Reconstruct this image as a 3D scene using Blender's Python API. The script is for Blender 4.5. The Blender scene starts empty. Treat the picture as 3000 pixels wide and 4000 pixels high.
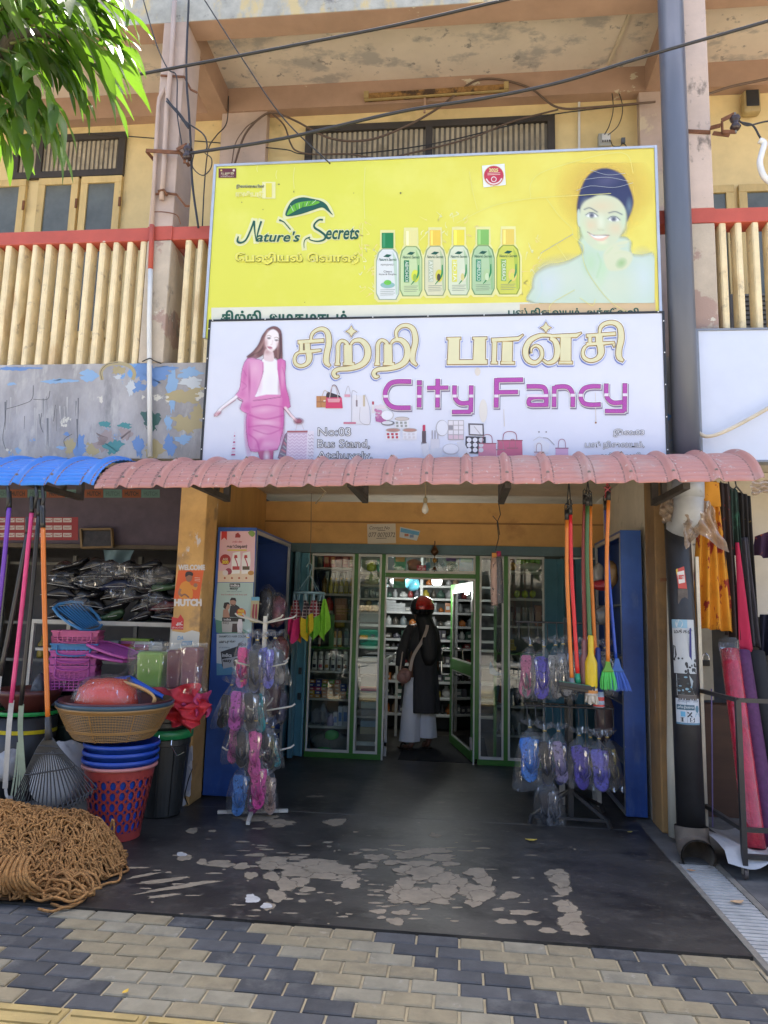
import bpy, math, random
from mathutils import Vector, Matrix, Euler
from math import sin, cos, pi, radians, sqrt, atan2
rnd = random.Random(7)
SC = bpy.context.scene
COL = SC.collection
# ---------------------------------------------------------------- camera
FPX, CAMPOS = 2780.0, Vector((0, -5.3, 1.5))
_y, _p, _r = radians(6.2), radians(8.1), radians(1.48)
CF = Vector((-sin(_y)*cos(_p), cos(_y)*cos(_p), sin(_p)))
_rt = Vector((cos(_y), sin(_y), 0)); _up = _rt.cross(CF)
CR = cos(_r)*_rt + sin(_r)*_up
CU = -sin(_r)*_rt + cos(_r)*_up
cam = bpy.data.objects.new('camera', bpy.data.cameras.new('camera')); COL.objects.link(cam)
cam.data.sensor_fit = 'VERTICAL'; cam.data.sensor_height = 36; cam.data.lens = 36*FPX/4000
cam.data.clip_start = .05; cam.data.clip_end = 500
mw = Matrix((CR, CU, -CF)).transposed().to_4x4(); mw.translation = CAMPOS
cam.matrix_world = mw
SC.camera = cam
# ---------------------------------------------------------------- sky, sun, exposure
SUN_EL, SUN_AZ = radians(70), radians(12)        # high sun behind the building, a little to its right
W = bpy.data.worlds.new('World'); SC.world = W; W.use_nodes = True
nt = W.node_tree; sky = nt.nodes.new('ShaderNodeTexSky'); sky.sky_type = 'NISHITA'; sky.sun_disc = False
sky.sun_elevation = SUN_EL; sky.sun_rotation = SUN_AZ; sky.dust_density = 3.0; sky.air_density = .7; sky.ozone_density = .3
nt.links.new(sky.outputs[0], nt.nodes['Background'].inputs[0]); nt.nodes['Background'].inputs[1].default_value = .15
sl = bpy.data.lights.new('sun', 'SUN'); sl.energy = 4.8; sl.angle = radians(.5); sl.color = (1, .95, .87)
so = bpy.data.objects.new('sun', sl); COL.objects.link(so)
_d = Vector((sin(SUN_AZ)*cos(SUN_EL), cos(SUN_AZ)*cos(SUN_EL), sin(SUN_EL)))
so.rotation_euler = _d.to_track_quat('Z', 'Y').to_euler(); so.location = (2, 6, 20)
SC.view_settings.view_transform = 'Standard'; SC.view_settings.look = 'None'
SC.view_settings.exposure = 2.0; SC.view_settings.gamma = 1.0
SC.cycles.transparent_max_bounces = 32; SC.cycles.max_bounces = 8; SC.cycles.diffuse_bounces = 4
SC.cycles.caustics_reflective = False; SC.cycles.caustics_refractive = False

# ---------------------------------------------------------------- helpers
def ray(px, py):
    return CF*FPX + CR*(px-1500) - CU*(py-2000)
def at(px, py, Y):                       # the point of the vertical plane y=Y seen at a photo pixel
    d = ray(px, py); return CAMPOS + d*((Y-CAMPOS.y)/d.y)
def gz(px, py, Z=0.0):                   # the point of the level plane z=Z
    d = ray(px, py); return CAMPOS + d*((Z-CAMPOS.z)/d.z)
def V(*a): return Vector(a)

class MB:
    """collects geometry in world coordinates, build() links it as one mesh object"""
    def __init__(s): s.v = []; s.f = []; s.m = []
    def add(s, vs, fs, mi=0):
        b = len(s.v); s.v += [tuple(p) for p in vs]
        for f in fs: s.f.append([i+b for i in f]); s.m.append(mi)
        return s
    def box(s, x0, x1, y0, y1, z0, z1, mi=0):
        return s.add([(x0,y0,z0),(x1,y0,z0),(x1,y1,z0),(x0,y1,z0),(x0,y0,z1),(x1,y0,z1),(x1,y1,z1),(x0,y1,z1)],
                     [(0,3,2,1),(4,5,6,7),(0,1,5,4),(1,2,6,5),(2,3,7,6),(3,0,4,7)], mi)
    def obox(s, c, size, rot=(0,0,0), mi=0):
        R = Euler(rot).to_matrix(); c = Vector(c); h = [q/2 for q in size]
        vs = [c + R @ Vector((sx*h[0], sy*h[1], sz*h[2])) for sz in (-1,1) for sx, sy in ((-1,-1),(1,-1),(1,1),(-1,1))]
        return s.add(vs, [(0,3,2,1),(4,5,6,7),(0,1,5,4),(1,2,6,5),(2,3,7,6),(3,0,4,7)], mi)
    def bar(s, a, b, w, d=None, mi=0, up=(0,0,1)):
        a, b = Vector(a), Vector(b); d = d or w; t = (b-a).normalized()
        u = Vector(up); 
        if abs(t.dot(u)) > .98: u = Vector((0,1,0))
        n = t.cross(u).normalized(); u = n.cross(t)
        vs = [p + n*(sx*w/2) + u*(sy*d/2) for p in (a, b) for sx, sy in ((-1,-1),(1,-1),(1,1),(-1,1))]
        return s.add(vs, [(0,3,2,1),(4,5,6,7),(0,1,5,4),(1,2,6,5),(2,3,7,6),(3,0,4,7)], mi)
    def tube(s, pts, r, n=8, mi=0, caps=True, closed=False):
        pts = [Vector(p) for p in pts]; m = len(pts); rs = r if isinstance(r, (list, tuple)) else [r]*m
        t0 = (pts[1]-pts[0]).normalized(); u = t0.orthogonal().normalized(); b0 = len(s.v)
        for i in range(m):
            if closed: t = (pts[(i+1) % m]-pts[i-1])
            else: t = pts[min(i+1, m-1)]-pts[max(i-1, 0)]
            if t.length < 1e-9: t = t0
            t = t.normalized(); u = (u - t*u.dot(t))
            if u.length < 1e-6: u = t.orthogonal()
            u = u.normalized(); w = t.cross(u)
            for k in range(n):
                a = 2*pi*k/n; s.v.append(tuple(pts[i] + u*(cos(a)*rs[i]) + w*(sin(a)*rs[i])))
        for i in range(m if closed else m-1):
            j = (i+1) % m
            for k in range(n):
                k2 = (k+1) % n; s.f.append([b0+i*n+k, b0+i*n+k2, b0+j*n+k2, b0+j*n+k]); s.m.append(mi)
        if caps and not closed:
            s.f.append([b0+k for k in range(n)][::-1]); s.m.append(mi)
            s.f.append([b0+(m-1)*n+k for k in range(n)]); s.m.append(mi)
        return s
    def rings(s, rr, mi=0, caps=True, open_=False):
        n = len(rr[0]); b0 = len(s.v)
        for r in rr: s.v += [tuple(p) for p in r]
        for i in range(len(rr)-1):
            for k in range(n-1 if open_ else n):
                k2 = (k+1) % n; s.f.append([b0+i*n+k, b0+i*n+k2, b0+(i+1)*n+k2, b0+(i+1)*n+k]); s.m.append(mi)
        if caps and not open_:
            s.f.append([b0+k for k in range(n)][::-1]); s.m.append(mi)
            s.f.append([b0+(len(rr)-1)*n+k for k in range(n)]); s.m.append(mi)
        return s
    def lathe(s, prof, c=(0,0,0), n=20, mi=0, sx=1, sy=1, caps=True, tilt=None):
        c = Vector(c); R = Euler(tilt).to_matrix() if tilt else None; rr = []
        for r, z in prof:
            ring = [Vector((r*cos(2*pi*k/n)*sx, r*sin(2*pi*k/n)*sy, z)) for k in range(n)]
            rr.append([c + (R @ p if R else p) for p in ring])
        return s.rings(rr, mi, caps)
    def grid(s, fn, nu, nv, mi=0):
        b0 = len(s.v)
        for i in range(nu+1):
            for j in range(nv+1): s.v.append(tuple(fn(i/nu, j/nv)))
        for i in range(nu):
            for j in range(nv):
                a = b0+i*(nv+1)+j; s.f.append([a, a+nv+1, a+nv+2, a+1]); s.m.append(mi)
        return s
    def poly(s, pts, mi=0): return s.add(pts, [list(range(len(pts)))], mi)
    def prism(s, pts, d, mi=0):           # outline (3d points) pushed along d
        pts = [Vector(p) for p in pts]; d = Vector(d); n = len(pts)
        return s.add(pts+[p+d for p in pts], [list(range(n)), list(range(2*n-1, n-1, -1))] + [(i, i+n, (i+1) % n+n, (i+1) % n) for i in range(n)], mi)
    def build(s, name, mats, parent=None, smooth=False, bevel=0, solid=0):
        off = Vector((0,0,0)); p = parent
        while p is not None: off += p.location; p = p.parent
        me = bpy.data.meshes.new(name)
        me.from_pydata([(a-off.x, b-off.y, c-off.z) for a, b, c in s.v], [], s.f); 
        for m in (mats if isinstance(mats, (list, tuple)) else [mats]): me.materials.append(m)
        me.polygons.foreach_set('material_index', s.m)
        if smooth: me.polygons.foreach_set('use_smooth', [True]*len(s.f))
        me.update()
        o = bpy.data.objects.new(name, me); COL.objects.link(o)
        if parent: o.parent = parent
        if solid:
            q = o.modifiers.new('solid', 'SOLIDIFY'); q.thickness = solid; q.offset = 0
        if bevel:
            q = o.modifiers.new('bevel', 'BEVEL'); q.width = bevel; q.segments = 2; q.limit_method = 'ANGLE'
        return o

def tag(o, label=None, cat=None, group=None, kind=None):
    if label: o['label'] = label
    if cat: o['category'] = cat
    if group: o['group'] = group
    if kind: o['kind'] = kind
    return o
def thing(name, label, cat, loc=(0,0,0), group=None):
    o = bpy.data.objects.new(name, None); COL.objects.link(o); o.location = loc; o.empty_display_size = .1
    return tag(o, label, cat, group)
def structure(o): o['kind'] = 'structure'; return o
def dup(root, loc, rot=(0,0,0), sc=1.0, label=None):
    r = root.copy(); COL.objects.link(r); r.location = loc; r.rotation_euler = rot; r.scale = (sc,)*3 if not isinstance(sc, tuple) else sc
    if label: r['label'] = label
    for ch in list(root.children):
        c = ch.copy(); COL.objects.link(c); c.parent = r
        for g in ch.children:
            d = g.copy(); COL.objects.link(d); d.parent = c
    return r
ORD = ['first', 'second', 'third', 'fourth', 'fifth', 'sixth', 'seventh', 'eighth', 'ninth', 'tenth', 'eleventh', 'twelfth',
       'thirteenth', 'fourteenth', 'fifteenth', 'sixteenth', 'seventeenth', 'eighteenth', 'nineteenth', 'twentieth']
def cat_rom(pts, k=6, closed=False):
    pts = [Vector(p) for p in pts]; n = len(pts); out = []
    for i in range(n if closed else n-1):
        p0 = pts[i-1] if (closed or i > 0) else pts[0]*2-pts[1]
        p1 = pts[i]; p2 = pts[(i+1) % n]; p3 = pts[(i+2) % n] if (closed or i+2 < n) else pts[-1]*2-pts[-2]
        for j in range(k):
            t = j/k
            out.append(.5*((2*p1)+(p2-p0)*t+(2*p0-5*p1+4*p2-p3)*t*t+(3*p1-p0-3*p2+p3)*t**3))
    if not closed: out.append(pts[-1])
    return out

# ---------------------------------------------------------------- materials
_mats = {}
def _tex(nt, scale, detail=6, stretch=None, rough=.6, kind='noise'):
    tc = nt.nodes.new('ShaderNodeTexCoord'); mp = nt.nodes.new('ShaderNodeMapping')
    nt.links.new(tc.outputs['Object'], mp.inputs['Vector'])
    if stretch: mp.inputs['Scale'].default_value = stretch
    mp.inputs['Location'].default_value = (rnd.random()*9, rnd.random()*9, rnd.random()*9)
    t = nt.nodes.new('ShaderNodeTexNoise'); t.inputs['Scale'].default_value = scale; t.inputs['Detail'].default_value = detail; t.inputs['Roughness'].default_value = rough
    nt.links.new(mp.outputs[0], t.inputs['Vector'])
    return t.outputs['Fac']
def _ramp(nt, fac, a, b):
    r = nt.nodes.new('ShaderNodeMapRange'); r.inputs['From Min'].default_value = a; r.inputs['From Max'].default_value = b
    nt.links.new(fac, r.inputs['Value']); return r.outputs[0]
def _mix(nt, fac, a, b, blend='MIX'):
    m = nt.nodes.new('ShaderNodeMix'); m.data_type = 'RGBA'; m.blend_type = blend
    for k, x in ((6, a), (7, b)):
        if isinstance(x, (tuple, list)): m.inputs[k].default_value = (*x[:3], 1)
        else: nt.links.new(x, m.inputs[k])
    if isinstance(fac, (int, float)): m.inputs[0].default_value = fac
    else: nt.links.new(fac, m.inputs[0])
    return m.outputs[2]
def M(name, col, rough=.6, metal=0.0, var=.16, vscale=6, layers=(), bump=0.0, bscale=80, spec=.5, alpha=None, sheen=0, coat=0, trans=0, emit=None, stretch=None):
    """principled surface; var = light/dark mottling; layers = (colour, scale, lo, hi, stretch) patches of another coating or bare plaster"""
    if name in _mats: return _mats[name]
    m = bpy.data.materials.new(name); m.use_nodes = True; nt = m.node_tree; b = nt.nodes['Principled BSDF']
    c = col
    if var:
        f = _tex(nt, vscale, 7, stretch, .65)
        lo = tuple(max(0, q*(1-var)) for q in col); hi = tuple(min(1, q*(1+var)) for q in col)
        c = _mix(nt, _ramp(nt, f, .3, .7), lo, hi)
    for L in layers:
        lc, sc, a, d = L[:4]; st = L[4] if len(L) > 4 else None
        c = _mix(nt, _ramp(nt, _tex(nt, sc, 8, st, .62), a, d), c, lc)
    if isinstance(c, tuple): b.inputs['Base Color'].default_value = (*c, 1)
    else: nt.links.new(c, b.inputs['Base Color'])
    b.inputs['Roughness'].default_value = rough; b.inputs['Metallic'].default_value = metal
    b.inputs['Specular IOR Level'].default_value = spec; b.inputs['Coat Weight'].default_value = coat
    if bump:
        bp = nt.nodes.new('ShaderNodeBump'); bp.inputs['Strength'].default_value = bump; bp.inputs['Distance'].default_value = .01
        nt.links.new(_tex(nt, bscale, 6, stretch), bp.inputs['Height']); nt.links.new(bp.outputs[0], b.inputs['Normal'])
    if alpha is not None: b.inputs['Alpha'].default_value = alpha
    if emit: b.inputs['Emission Color'].default_value = (*emit[0], 1); b.inputs['Emission Strength'].default_value = emit[1]
    _mats[name] = m; return m
def film(name, tint=(.9,.9,.9), gloss=.05, haze=.028, rough=.09, bump=.9, bscale=30, glint=.75):
    """thin clear plastic: mostly see-through, crinkled highlights, a little milky"""
    if name in _mats: return _mats[name]
    m = bpy.data.materials.new(name); m.use_nodes = True; nt = m.node_tree; nt.nodes.remove(nt.nodes['Principled BSDF'])
    tr = nt.nodes.new('ShaderNodeBsdfTransparent'); tr.inputs[0].default_value = (*[min(1, q**.35) for q in tint], 1)
    gl = nt.nodes.new('ShaderNodeBsdfGlossy'); gl.inputs['Roughness'].default_value = rough; gl.inputs[0].default_value = (1,1,1,1)
    df = nt.nodes.new('ShaderNodeBsdfDiffuse'); df.inputs[0].default_value = (*tint, 1)
    bp = nt.nodes.new('ShaderNodeBump'); bp.inputs['Strength'].default_value = bump; bp.inputs['Distance'].default_value = .02
    nt.links.new(_tex(nt, bscale, 4, (1,1,.22)), bp.inputs['Height'])
    nt.links.new(bp.outputs[0], gl.inputs['Normal'])
    a = nt.nodes.new('ShaderNodeMixShader'); b = nt.nodes.new('ShaderNodeMixShader')
    a.inputs[0].default_value = haze; nt.links.new(tr.outputs[0], a.inputs[1]); nt.links.new(df.outputs[0], a.inputs[2])
    fr = nt.nodes.new('ShaderNodeLayerWeight'); fr.inputs['Blend'].default_value = .25; nt.links.new(bp.outputs[0], fr.inputs['Normal'])
    mt = nt.nodes.new('ShaderNodeMath'); mt.operation = 'MULTIPLY_ADD'; mt.inputs[1].default_value = .16; mt.inputs[2].default_value = gloss*.4
    nt.links.new(fr.outputs['Fresnel'], mt.inputs[0]); st = _ramp(nt, _tex(nt, bscale*1.4, 5, (1,1,.16), .7), .60, .66)
    m2 = nt.nodes.new('ShaderNodeMath'); m2.operation = 'MULTIPLY_ADD'; m2.inputs[1].default_value = glint; nt.links.new(st, m2.inputs[0]); nt.links.new(mt.outputs[0], m2.inputs[2]); nt.links.new(m2.outputs[0], b.inputs[0])
    nt.links.new(a.outputs[0], b.inputs[1]); nt.links.new(gl.outputs[0], b.inputs[2])
    nt.links.new(b.outputs[0], nt.nodes['Material Output'].inputs[0]); _mats[name] = m; return m
def glass(name='window_glass', tint=(.93,.97,.95), refl=.012):
    if name in _mats: return _mats[name]
    m = bpy.data.materials.new(name); m.use_nodes = True; nt = m.node_tree; nt.nodes.remove(nt.nodes['Principled BSDF'])
    tr = nt.nodes.new('ShaderNodeBsdfTransparent'); tr.inputs[0].default_value = (*tint, 1)
    gl = nt.nodes.new('ShaderNodeBsdfGlossy'); gl.inputs['Roughness'].default_value = .0
    fr = nt.nodes.new('ShaderNodeFresnel'); fr.inputs['IOR'].default_value = 1.5
    mt = nt.nodes.new('ShaderNodeMath'); mt.operation = 'ADD'; mt.inputs[1].default_value = refl; nt.links.new(fr.outputs[0], mt.inputs[0])
    a = nt.nodes.new('ShaderNodeMixShader'); nt.links.new(mt.outputs[0], a.inputs[0])
    nt.links.new(tr.outputs[0], a.inputs[1]); nt.links.new(gl.outputs[0], a.inputs[2])
    nt.links.new(a.outputs[0], nt.nodes['Material Output'].inputs[0]); _mats[name] = m; return m
def plain(name, col, rough=.5, **k): return M(name, col, rough, var=k.pop('var', .06), **k)
def ink(col):                                # printing ink of one colour
    return M('ink_%d_%d_%d' % tuple(int(q*999) for q in col), col, .42, var=.05, vscale=3)
_cols = {}
def plas(col, rough=.35): return M('plastic_%d_%d_%d' % tuple(int(q*999) for q in col), col, rough, var=.08, vscale=14)

orange_wall = M('orange_wall_paint', (.62,.35,.12), .75, var=.14, vscale=3, bump=.15, layers=[((.40,.20,.07), 2.5, .60, .78), ((.20,.12,.07), 9, .70, .76)])
pillar_paint = M('peeling_pillar_paint', (.58,.34,.12), .8, var=.2, vscale=4, bump=.25, layers=[((.30,.19,.10), 3, .56, .68), ((.55,.5,.48), 7, .64, .67, (1,1,.5))])
cream = M('yellow_cream_wall', (.76,.59,.29), .8, var=.12, vscale=2.5, bump=.12, layers=[((.52,.40,.18), 2, .58, .75), ((.34,.28,.16), 8, .69, .75)])
rose = M('rose_column_paint', (.50,.385,.32), .8, var=.14, vscale=3, bump=.15, layers=[((.60,.50,.36), 2.2, .62, .66), ((.12,.10,.09), 6, .68, .76)])
rose_mould = M('mouldy_column_paint', (.58,.46,.385), .8, var=.12, vscale=3, bump=.15, layers=[((.06,.055,.05), 5, .57, .68, (1,1,.6)), ((.30,.24,.2), 12, .62, .7)])
brown = M('brown_beam_paint', (.39,.255,.18), .8, var=.14, vscale=2.5, bump=.12, layers=[((.58,.52,.38), 2.4, .655, .67, (1,1,1.6))])
soffit = M('stained_ceiling', (.66,.58,.49), .85, var=.08, vscale=2, bump=.1, layers=[((.42,.39,.36), 2.4, .52, .60, (1,1.6,1)), ((.30,.28,.26), 9, .60, .66)])
grey_parapet = M('weathered_parapet', (.40,.40,.36), .85, var=.25, vscale=6, bump=.2, layers=[((.55,.45,.24), 5, .52, .62, (1,1,.5)), ((.18,.18,.18), 9, .6, .72)])
red_paint = M('red_rail_paint', (.46,.085,.055), .6, var=.12, vscale=5, bump=.1, layers=[((.6,.52,.44), 3.2, .69, .70), ((.15,.09,.08), 9, .7, .78)])
bal_paint = M('baluster_paint', (.80,.66,.40), .75, var=.14, vscale=7, bump=.3, bscale=50, layers=[((.36,.29,.20), 9, .60, .72), ((.58,.40,.2), 3, .58, .7, (1,1,.4))])
mural = M('flaking_mural_wall', (.36,.35,.35), .85, var=.3, vscale=3.5, bump=.3, bscale=30, stretch=(1,1,.5),
          layers=[((.50,.49,.46), 9, .55, .7, (1,1,.3)), ((.17,.17,.18), 3, .60, .74, (1,1,.35)), ((.16,.34,.62), 2.2, .60, .61), ((.62,.60,.52), 4.5, .63, .645)])
concrete = M('concrete', (.28,.26,.24), .85, var=.2, vscale=5, bump=.2)
white_wall = M('offwhite_wall', (.66,.60,.50), .8, var=.12, vscale=3, layers=[((.42,.38,.3), 4, .62, .74)])
plank = M('stained_plank_wall', (.50,.27,.08), .65, var=.22, vscale=5, stretch=(1,1,.12), bump=.1)
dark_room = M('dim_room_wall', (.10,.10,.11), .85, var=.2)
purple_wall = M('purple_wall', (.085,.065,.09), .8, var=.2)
teal = M('teal_shutter_paint', (.075,.20,.26), .5, var=.16, vscale=4, layers=[((.03,.09,.11), 5, .6, .72, (1,1,.4)), ((.16,.07,.03), 14, .70, .73)])
teal_l = M('light_teal_shutter_paint', (.13,.33,.42), .5, var=.16, vscale=4, layers=[((.06,.18,.22), 5, .6, .72, (1,1,.4)), ((.16,.07,.03), 14, .70, .73)])
green = M('green_frame_paint', (.055,.21,.035), .35, var=.14, vscale=6, layers=[((.02,.08,.02), 9, .66, .75)])
wtrim = M('white_aluminium_trim', (.66,.66,.62), .4, var=.08)
blue_pan = M('blue_laminate_panel', (.032,.10,.38), .35, var=.14, vscale=4, layers=[((.018,.055,.22), 2.2, .5, .75), ((.10,.16,.36), 5, .58, .7, (1,1,.25)), ((.3,.33,.4), 30, .70, .73)])
alu = M('aluminium_edge', (.55,.56,.57), .35, .6, var=.1)
dkmetal = M('dark_painted_metal', (.045,.043,.042), .5, .2, var=.2)
rust = M('rusty_iron', (.20,.085,.04), .85, .2, var=.35, vscale=20, bump=.3)
black_rub = M('black_cable_sheath', (.028,.028,.03), .45, var=.1)
brown_cab = M('brown_cable_sheath', (.13,.085,.06), .6, var=.15)
white_pl = M('white_plastic', (.74,.74,.72), .4, var=.06)
black_pl = M('black_plastic', (.022,.022,.023), .42, var=.12)
wood_w = M('window_wood_yellow', (.66,.48,.20), .6, var=.2, vscale=5, stretch=(1,1,.3), layers=[((.3,.2,.09), 7, .62, .75)])
frame_dk = M('dark_window_frame', (.05,.042,.036), .6, var=.2)
pane_gl = M('dusty_window_pane', (.13,.14,.12), .15, var=.25, vscale=3)
clear = film('clear_plastic_film')
GLASS = glass()

# ================================================================ GROUND
ground_m = M('street_ground', (.22,.20,.18), .95, var=.2)
asphalt = M('dusty_concrete_yard', (.36,.33,.28), .95, var=.2, vscale=1.5, bump=.3)
structure(MB().box(-60,60,-80,60,-.30,-.12).build('ground', ground_m))
structure(MB().box(-60,60,-13,-5.2,-.119,-.10).build('street', asphalt))
structure(MB().box(-60,60,-19,-13,-.119,-.02).build('far_pavement', concrete))
# pavement of real bevelled pavers on a mortar bed
tan1 = M('beige_paver', (.255,.215,.135), .85, var=.2, vscale=9, bump=.2, bscale=120, layers=[((.17,.145,.10), 5, .56, .74), ((.33,.29,.21), 14, .62, .72)])
tan2 = M('grey_beige_paver', (.245,.222,.16), .85, var=.2, vscale=9, bump=.2, bscale=120, layers=[((.16,.145,.11), 5, .56, .74), ((.33,.31,.25), 14, .62, .72)])
drk1 = M('dark_paver', (.058,.060,.063), .8, var=.25, vscale=9, bump=.2, bscale=120, layers=[((.13,.13,.125), 6, .52, .70)])
drk2 = M('slate_paver', (.078,.080,.083), .8, var=.25, vscale=9, bump=.2, bscale=120)
mort = M('mortar_joint', (.40,.34,.22), .9, var=.2, vscale=12)
tact = M('yellow_tactile_tile', (.40,.30,.12), .85, var=.2, vscale=6, bump=.2, layers=[((.28,.22,.13), 4, .55, .7)])
b = MB()
b.box(-14, 14, -5.2, -1.66, -.118, -.016, 0)
def paver(x0, x1, y0, y1, mi, h):
    j = .0052; c = .005; x0 += j; x1 -= j; y0 += j; y1 -= j
    b.add([(x0,y0,-.03),(x1,y0,-.03),(x1,y1,-.03),(x0,y1,-.03),(x0,y0,h-c),(x1,y0,h-c),(x1,y1,h-c),(x0,y1,h-c),
           (x0+c,y0+c,h),(x1-c,y0+c,h),(x1-c,y1-c,h),(x0+c,y1-c,h)],
          [(0,1,5,4),(1,2,6,5),(2,3,7,6),(3,0,4,7),(4,5,9,8),(5,6,10,9),(6,7,11,10),(7,4,8,11),(8,9,10,11)], mi)
for k in range(8):
    y1 = -1.662-.105*k; y0 = y1-.105; xs = -1.985+.1*k
    for i in range(-34, 34):
        x0 = xs+.2*i
        if x0 > 4 or x0 < -5: continue
        bei = (i % 5) < 3
        mi = rnd.choice((1,1,2)) if bei else rnd.choice((3,4))
        xa, xb = x0, x0+.2
        if k < 3 and xa < 1.72 and xb > 1.32:               # rows stop at the drain
            if xb <= 1.40+.0*k or xa >= 1.66: pass
            elif xa < 1.33: xb = 1.33
            else: continue
        paver(xa, xb, y0, y1, mi, -.006+rnd.uniform(-.0015,.0015))
for k in range(7):
    y1 = -2.504-.3*k
    for i in range(-16, 14):
        x0 = -1.44+.3*i
        if k == 0:
            paver(x0, x0+.3, y1-.3, y1, 5, -.006)
            for q in range(4): b.obox((x0+.15, y1-.045-.07*q, -.004), (.25,.028,.010), mi=5)
        else: paver(x0, x0+.3, y1-.3, y1, rnd.choice((1,2,2)), -.006)
structure(b.build('pavement', [mort, tan1, tan2, drk1, drk2, tact]))

# forecourt: one black cement floor, worn through to the tan screed in places
floor_m = M('black_cement_floor', (.040,.037,.034), .42, var=.35, vscale=2.2, spec=.4, bump=.12, bscale=30,
            layers=[((.075,.069,.060), 1.6, .42, .70, (.8,1.1,1)), ((.016,.015,.015), 3, .50, .68, (.75,1.2,1)), ((.095,.088,.076), 9, .54, .78, (.8,1.1,1)), ((.105,.096,.083), 22, .60, .74, (.6,1.4,1)), ((.20,.17,.13), 6, .675, .70, (.5,1.5,1))])
worn = M('worn_screed', (.225,.185,.13), .8, var=.18, vscale=12)
wornw = M('pale_worn_spot', (.5,.49,.46), .7, var=.1)
outer = M('dusty_grey_cement_floor', (.15,.145,.135), .75, var=.2, vscale=4, layers=[((.06,.06,.062), 3, .5, .68), ((.22,.2,.17), 9, .66, .74)])
b = MB()
b.box(-2.6, 1.34, -1.656, 7.0, -.11, 0, 0)
b.box(-14, -2.6, -1.656, 7.0, -.11, -.002, 2)
b.box(1.64, 14, -1.656, 7.0, -.11, -.004, 2)
b.box(1.34, 1.64, -.38, 7.0, -.11, -.003, 2)
wb = MB(); wc = []; placed = []
def blob(px, py, w, h, mi=0, n=32, rough=.35, tilt=0.0):
    """a worn patch lying flat on the floor; cover runs from 1 in the middle to 0 at the rim and the material frays it"""
    gc = gz(px, py, 0); ph = [rnd.uniform(0, 6.28) for _ in range(7)]; big = min(1, w/90); mid, rim = [], []; e = gz(px+w*.5, py, 0); rx = abs(e.x-gc.x)*1.9; ry = abs(gz(px, py+h*.5, 0).y-gc.y)*1.9
    used = {l for x, y, a, c, l in placed if abs(x-gc.x) < a+rx and abs(y-gc.y) < c+ry}; lv = min(k for k in range(99) if k not in used); placed.append((gc.x, gc.y, rx, ry, lv)); z = .0006+.00045*lv
    for i in range(n):
        a = 2*pi*i/n
        r = 1.12+rough*(.5*sin(2*a+ph[0])+.45*sin(3*a+ph[1])+.4*sin(5*a+ph[2])*big+.3*sin(8*a+ph[3])*big)*.8
        q = gz(px+w*.5*r*cos(a), py+h*.5*r*sin(a)+tilt*w*.5*r*cos(a), 0); rim.append((gc.x+(q.x-gc.x)*1.25, gc.y+(q.y-gc.y)*1.25, z)); mid.append((gc.x+(q.x-gc.x)*.6, gc.y+(q.y-gc.y)*.6, z))
    wb.add([(gc.x, gc.y, z)]+mid+rim, [(0, 1+i, 1+(i+1) % n) for i in range(n)]+[(1+i, 1+n+i, 1+n+(i+1) % n, 1+(i+1) % n) for i in range(n)], 0 if mi != 3 else 1); wc.extend([1.0]*(n+1)+[0.0]*n)
def frayed(name, col):
    m = M(name, col, .8, var=.2, vscale=12); nt = m.node_tree; at_ = nt.nodes.new('ShaderNodeAttribute'); at_.attribute_name = 'cover'; f = _tex(nt, 17, 7, (.45,1.6,1), .72)
    ad = nt.nodes.new('ShaderNodeMath'); ad.operation = 'MULTIPLY_ADD'; ad.inputs[1].default_value = 1.5; nt.links.new(f, ad.inputs[0]); nt.links.new(at_.outputs['Fac'], ad.inputs[2])
    nt.links.new(_ramp(nt, ad.outputs[0], 1.0, 1.22), nt.nodes['Principled BSDF'].inputs['Alpha']); return m
b.box(-2.0,1.30,.248,.256,.0001,.0007,2)
for i in range(170):                                   # fine scuffs between the big patches
    px = rnd.gauss(1450,420); py = rnd.gauss(3430,110)
    if 560 < px < 2250 and 3230 < py < 3620: blob(px, py, rnd.uniform(6,60), rnd.uniform(2,7), n=16)
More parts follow.
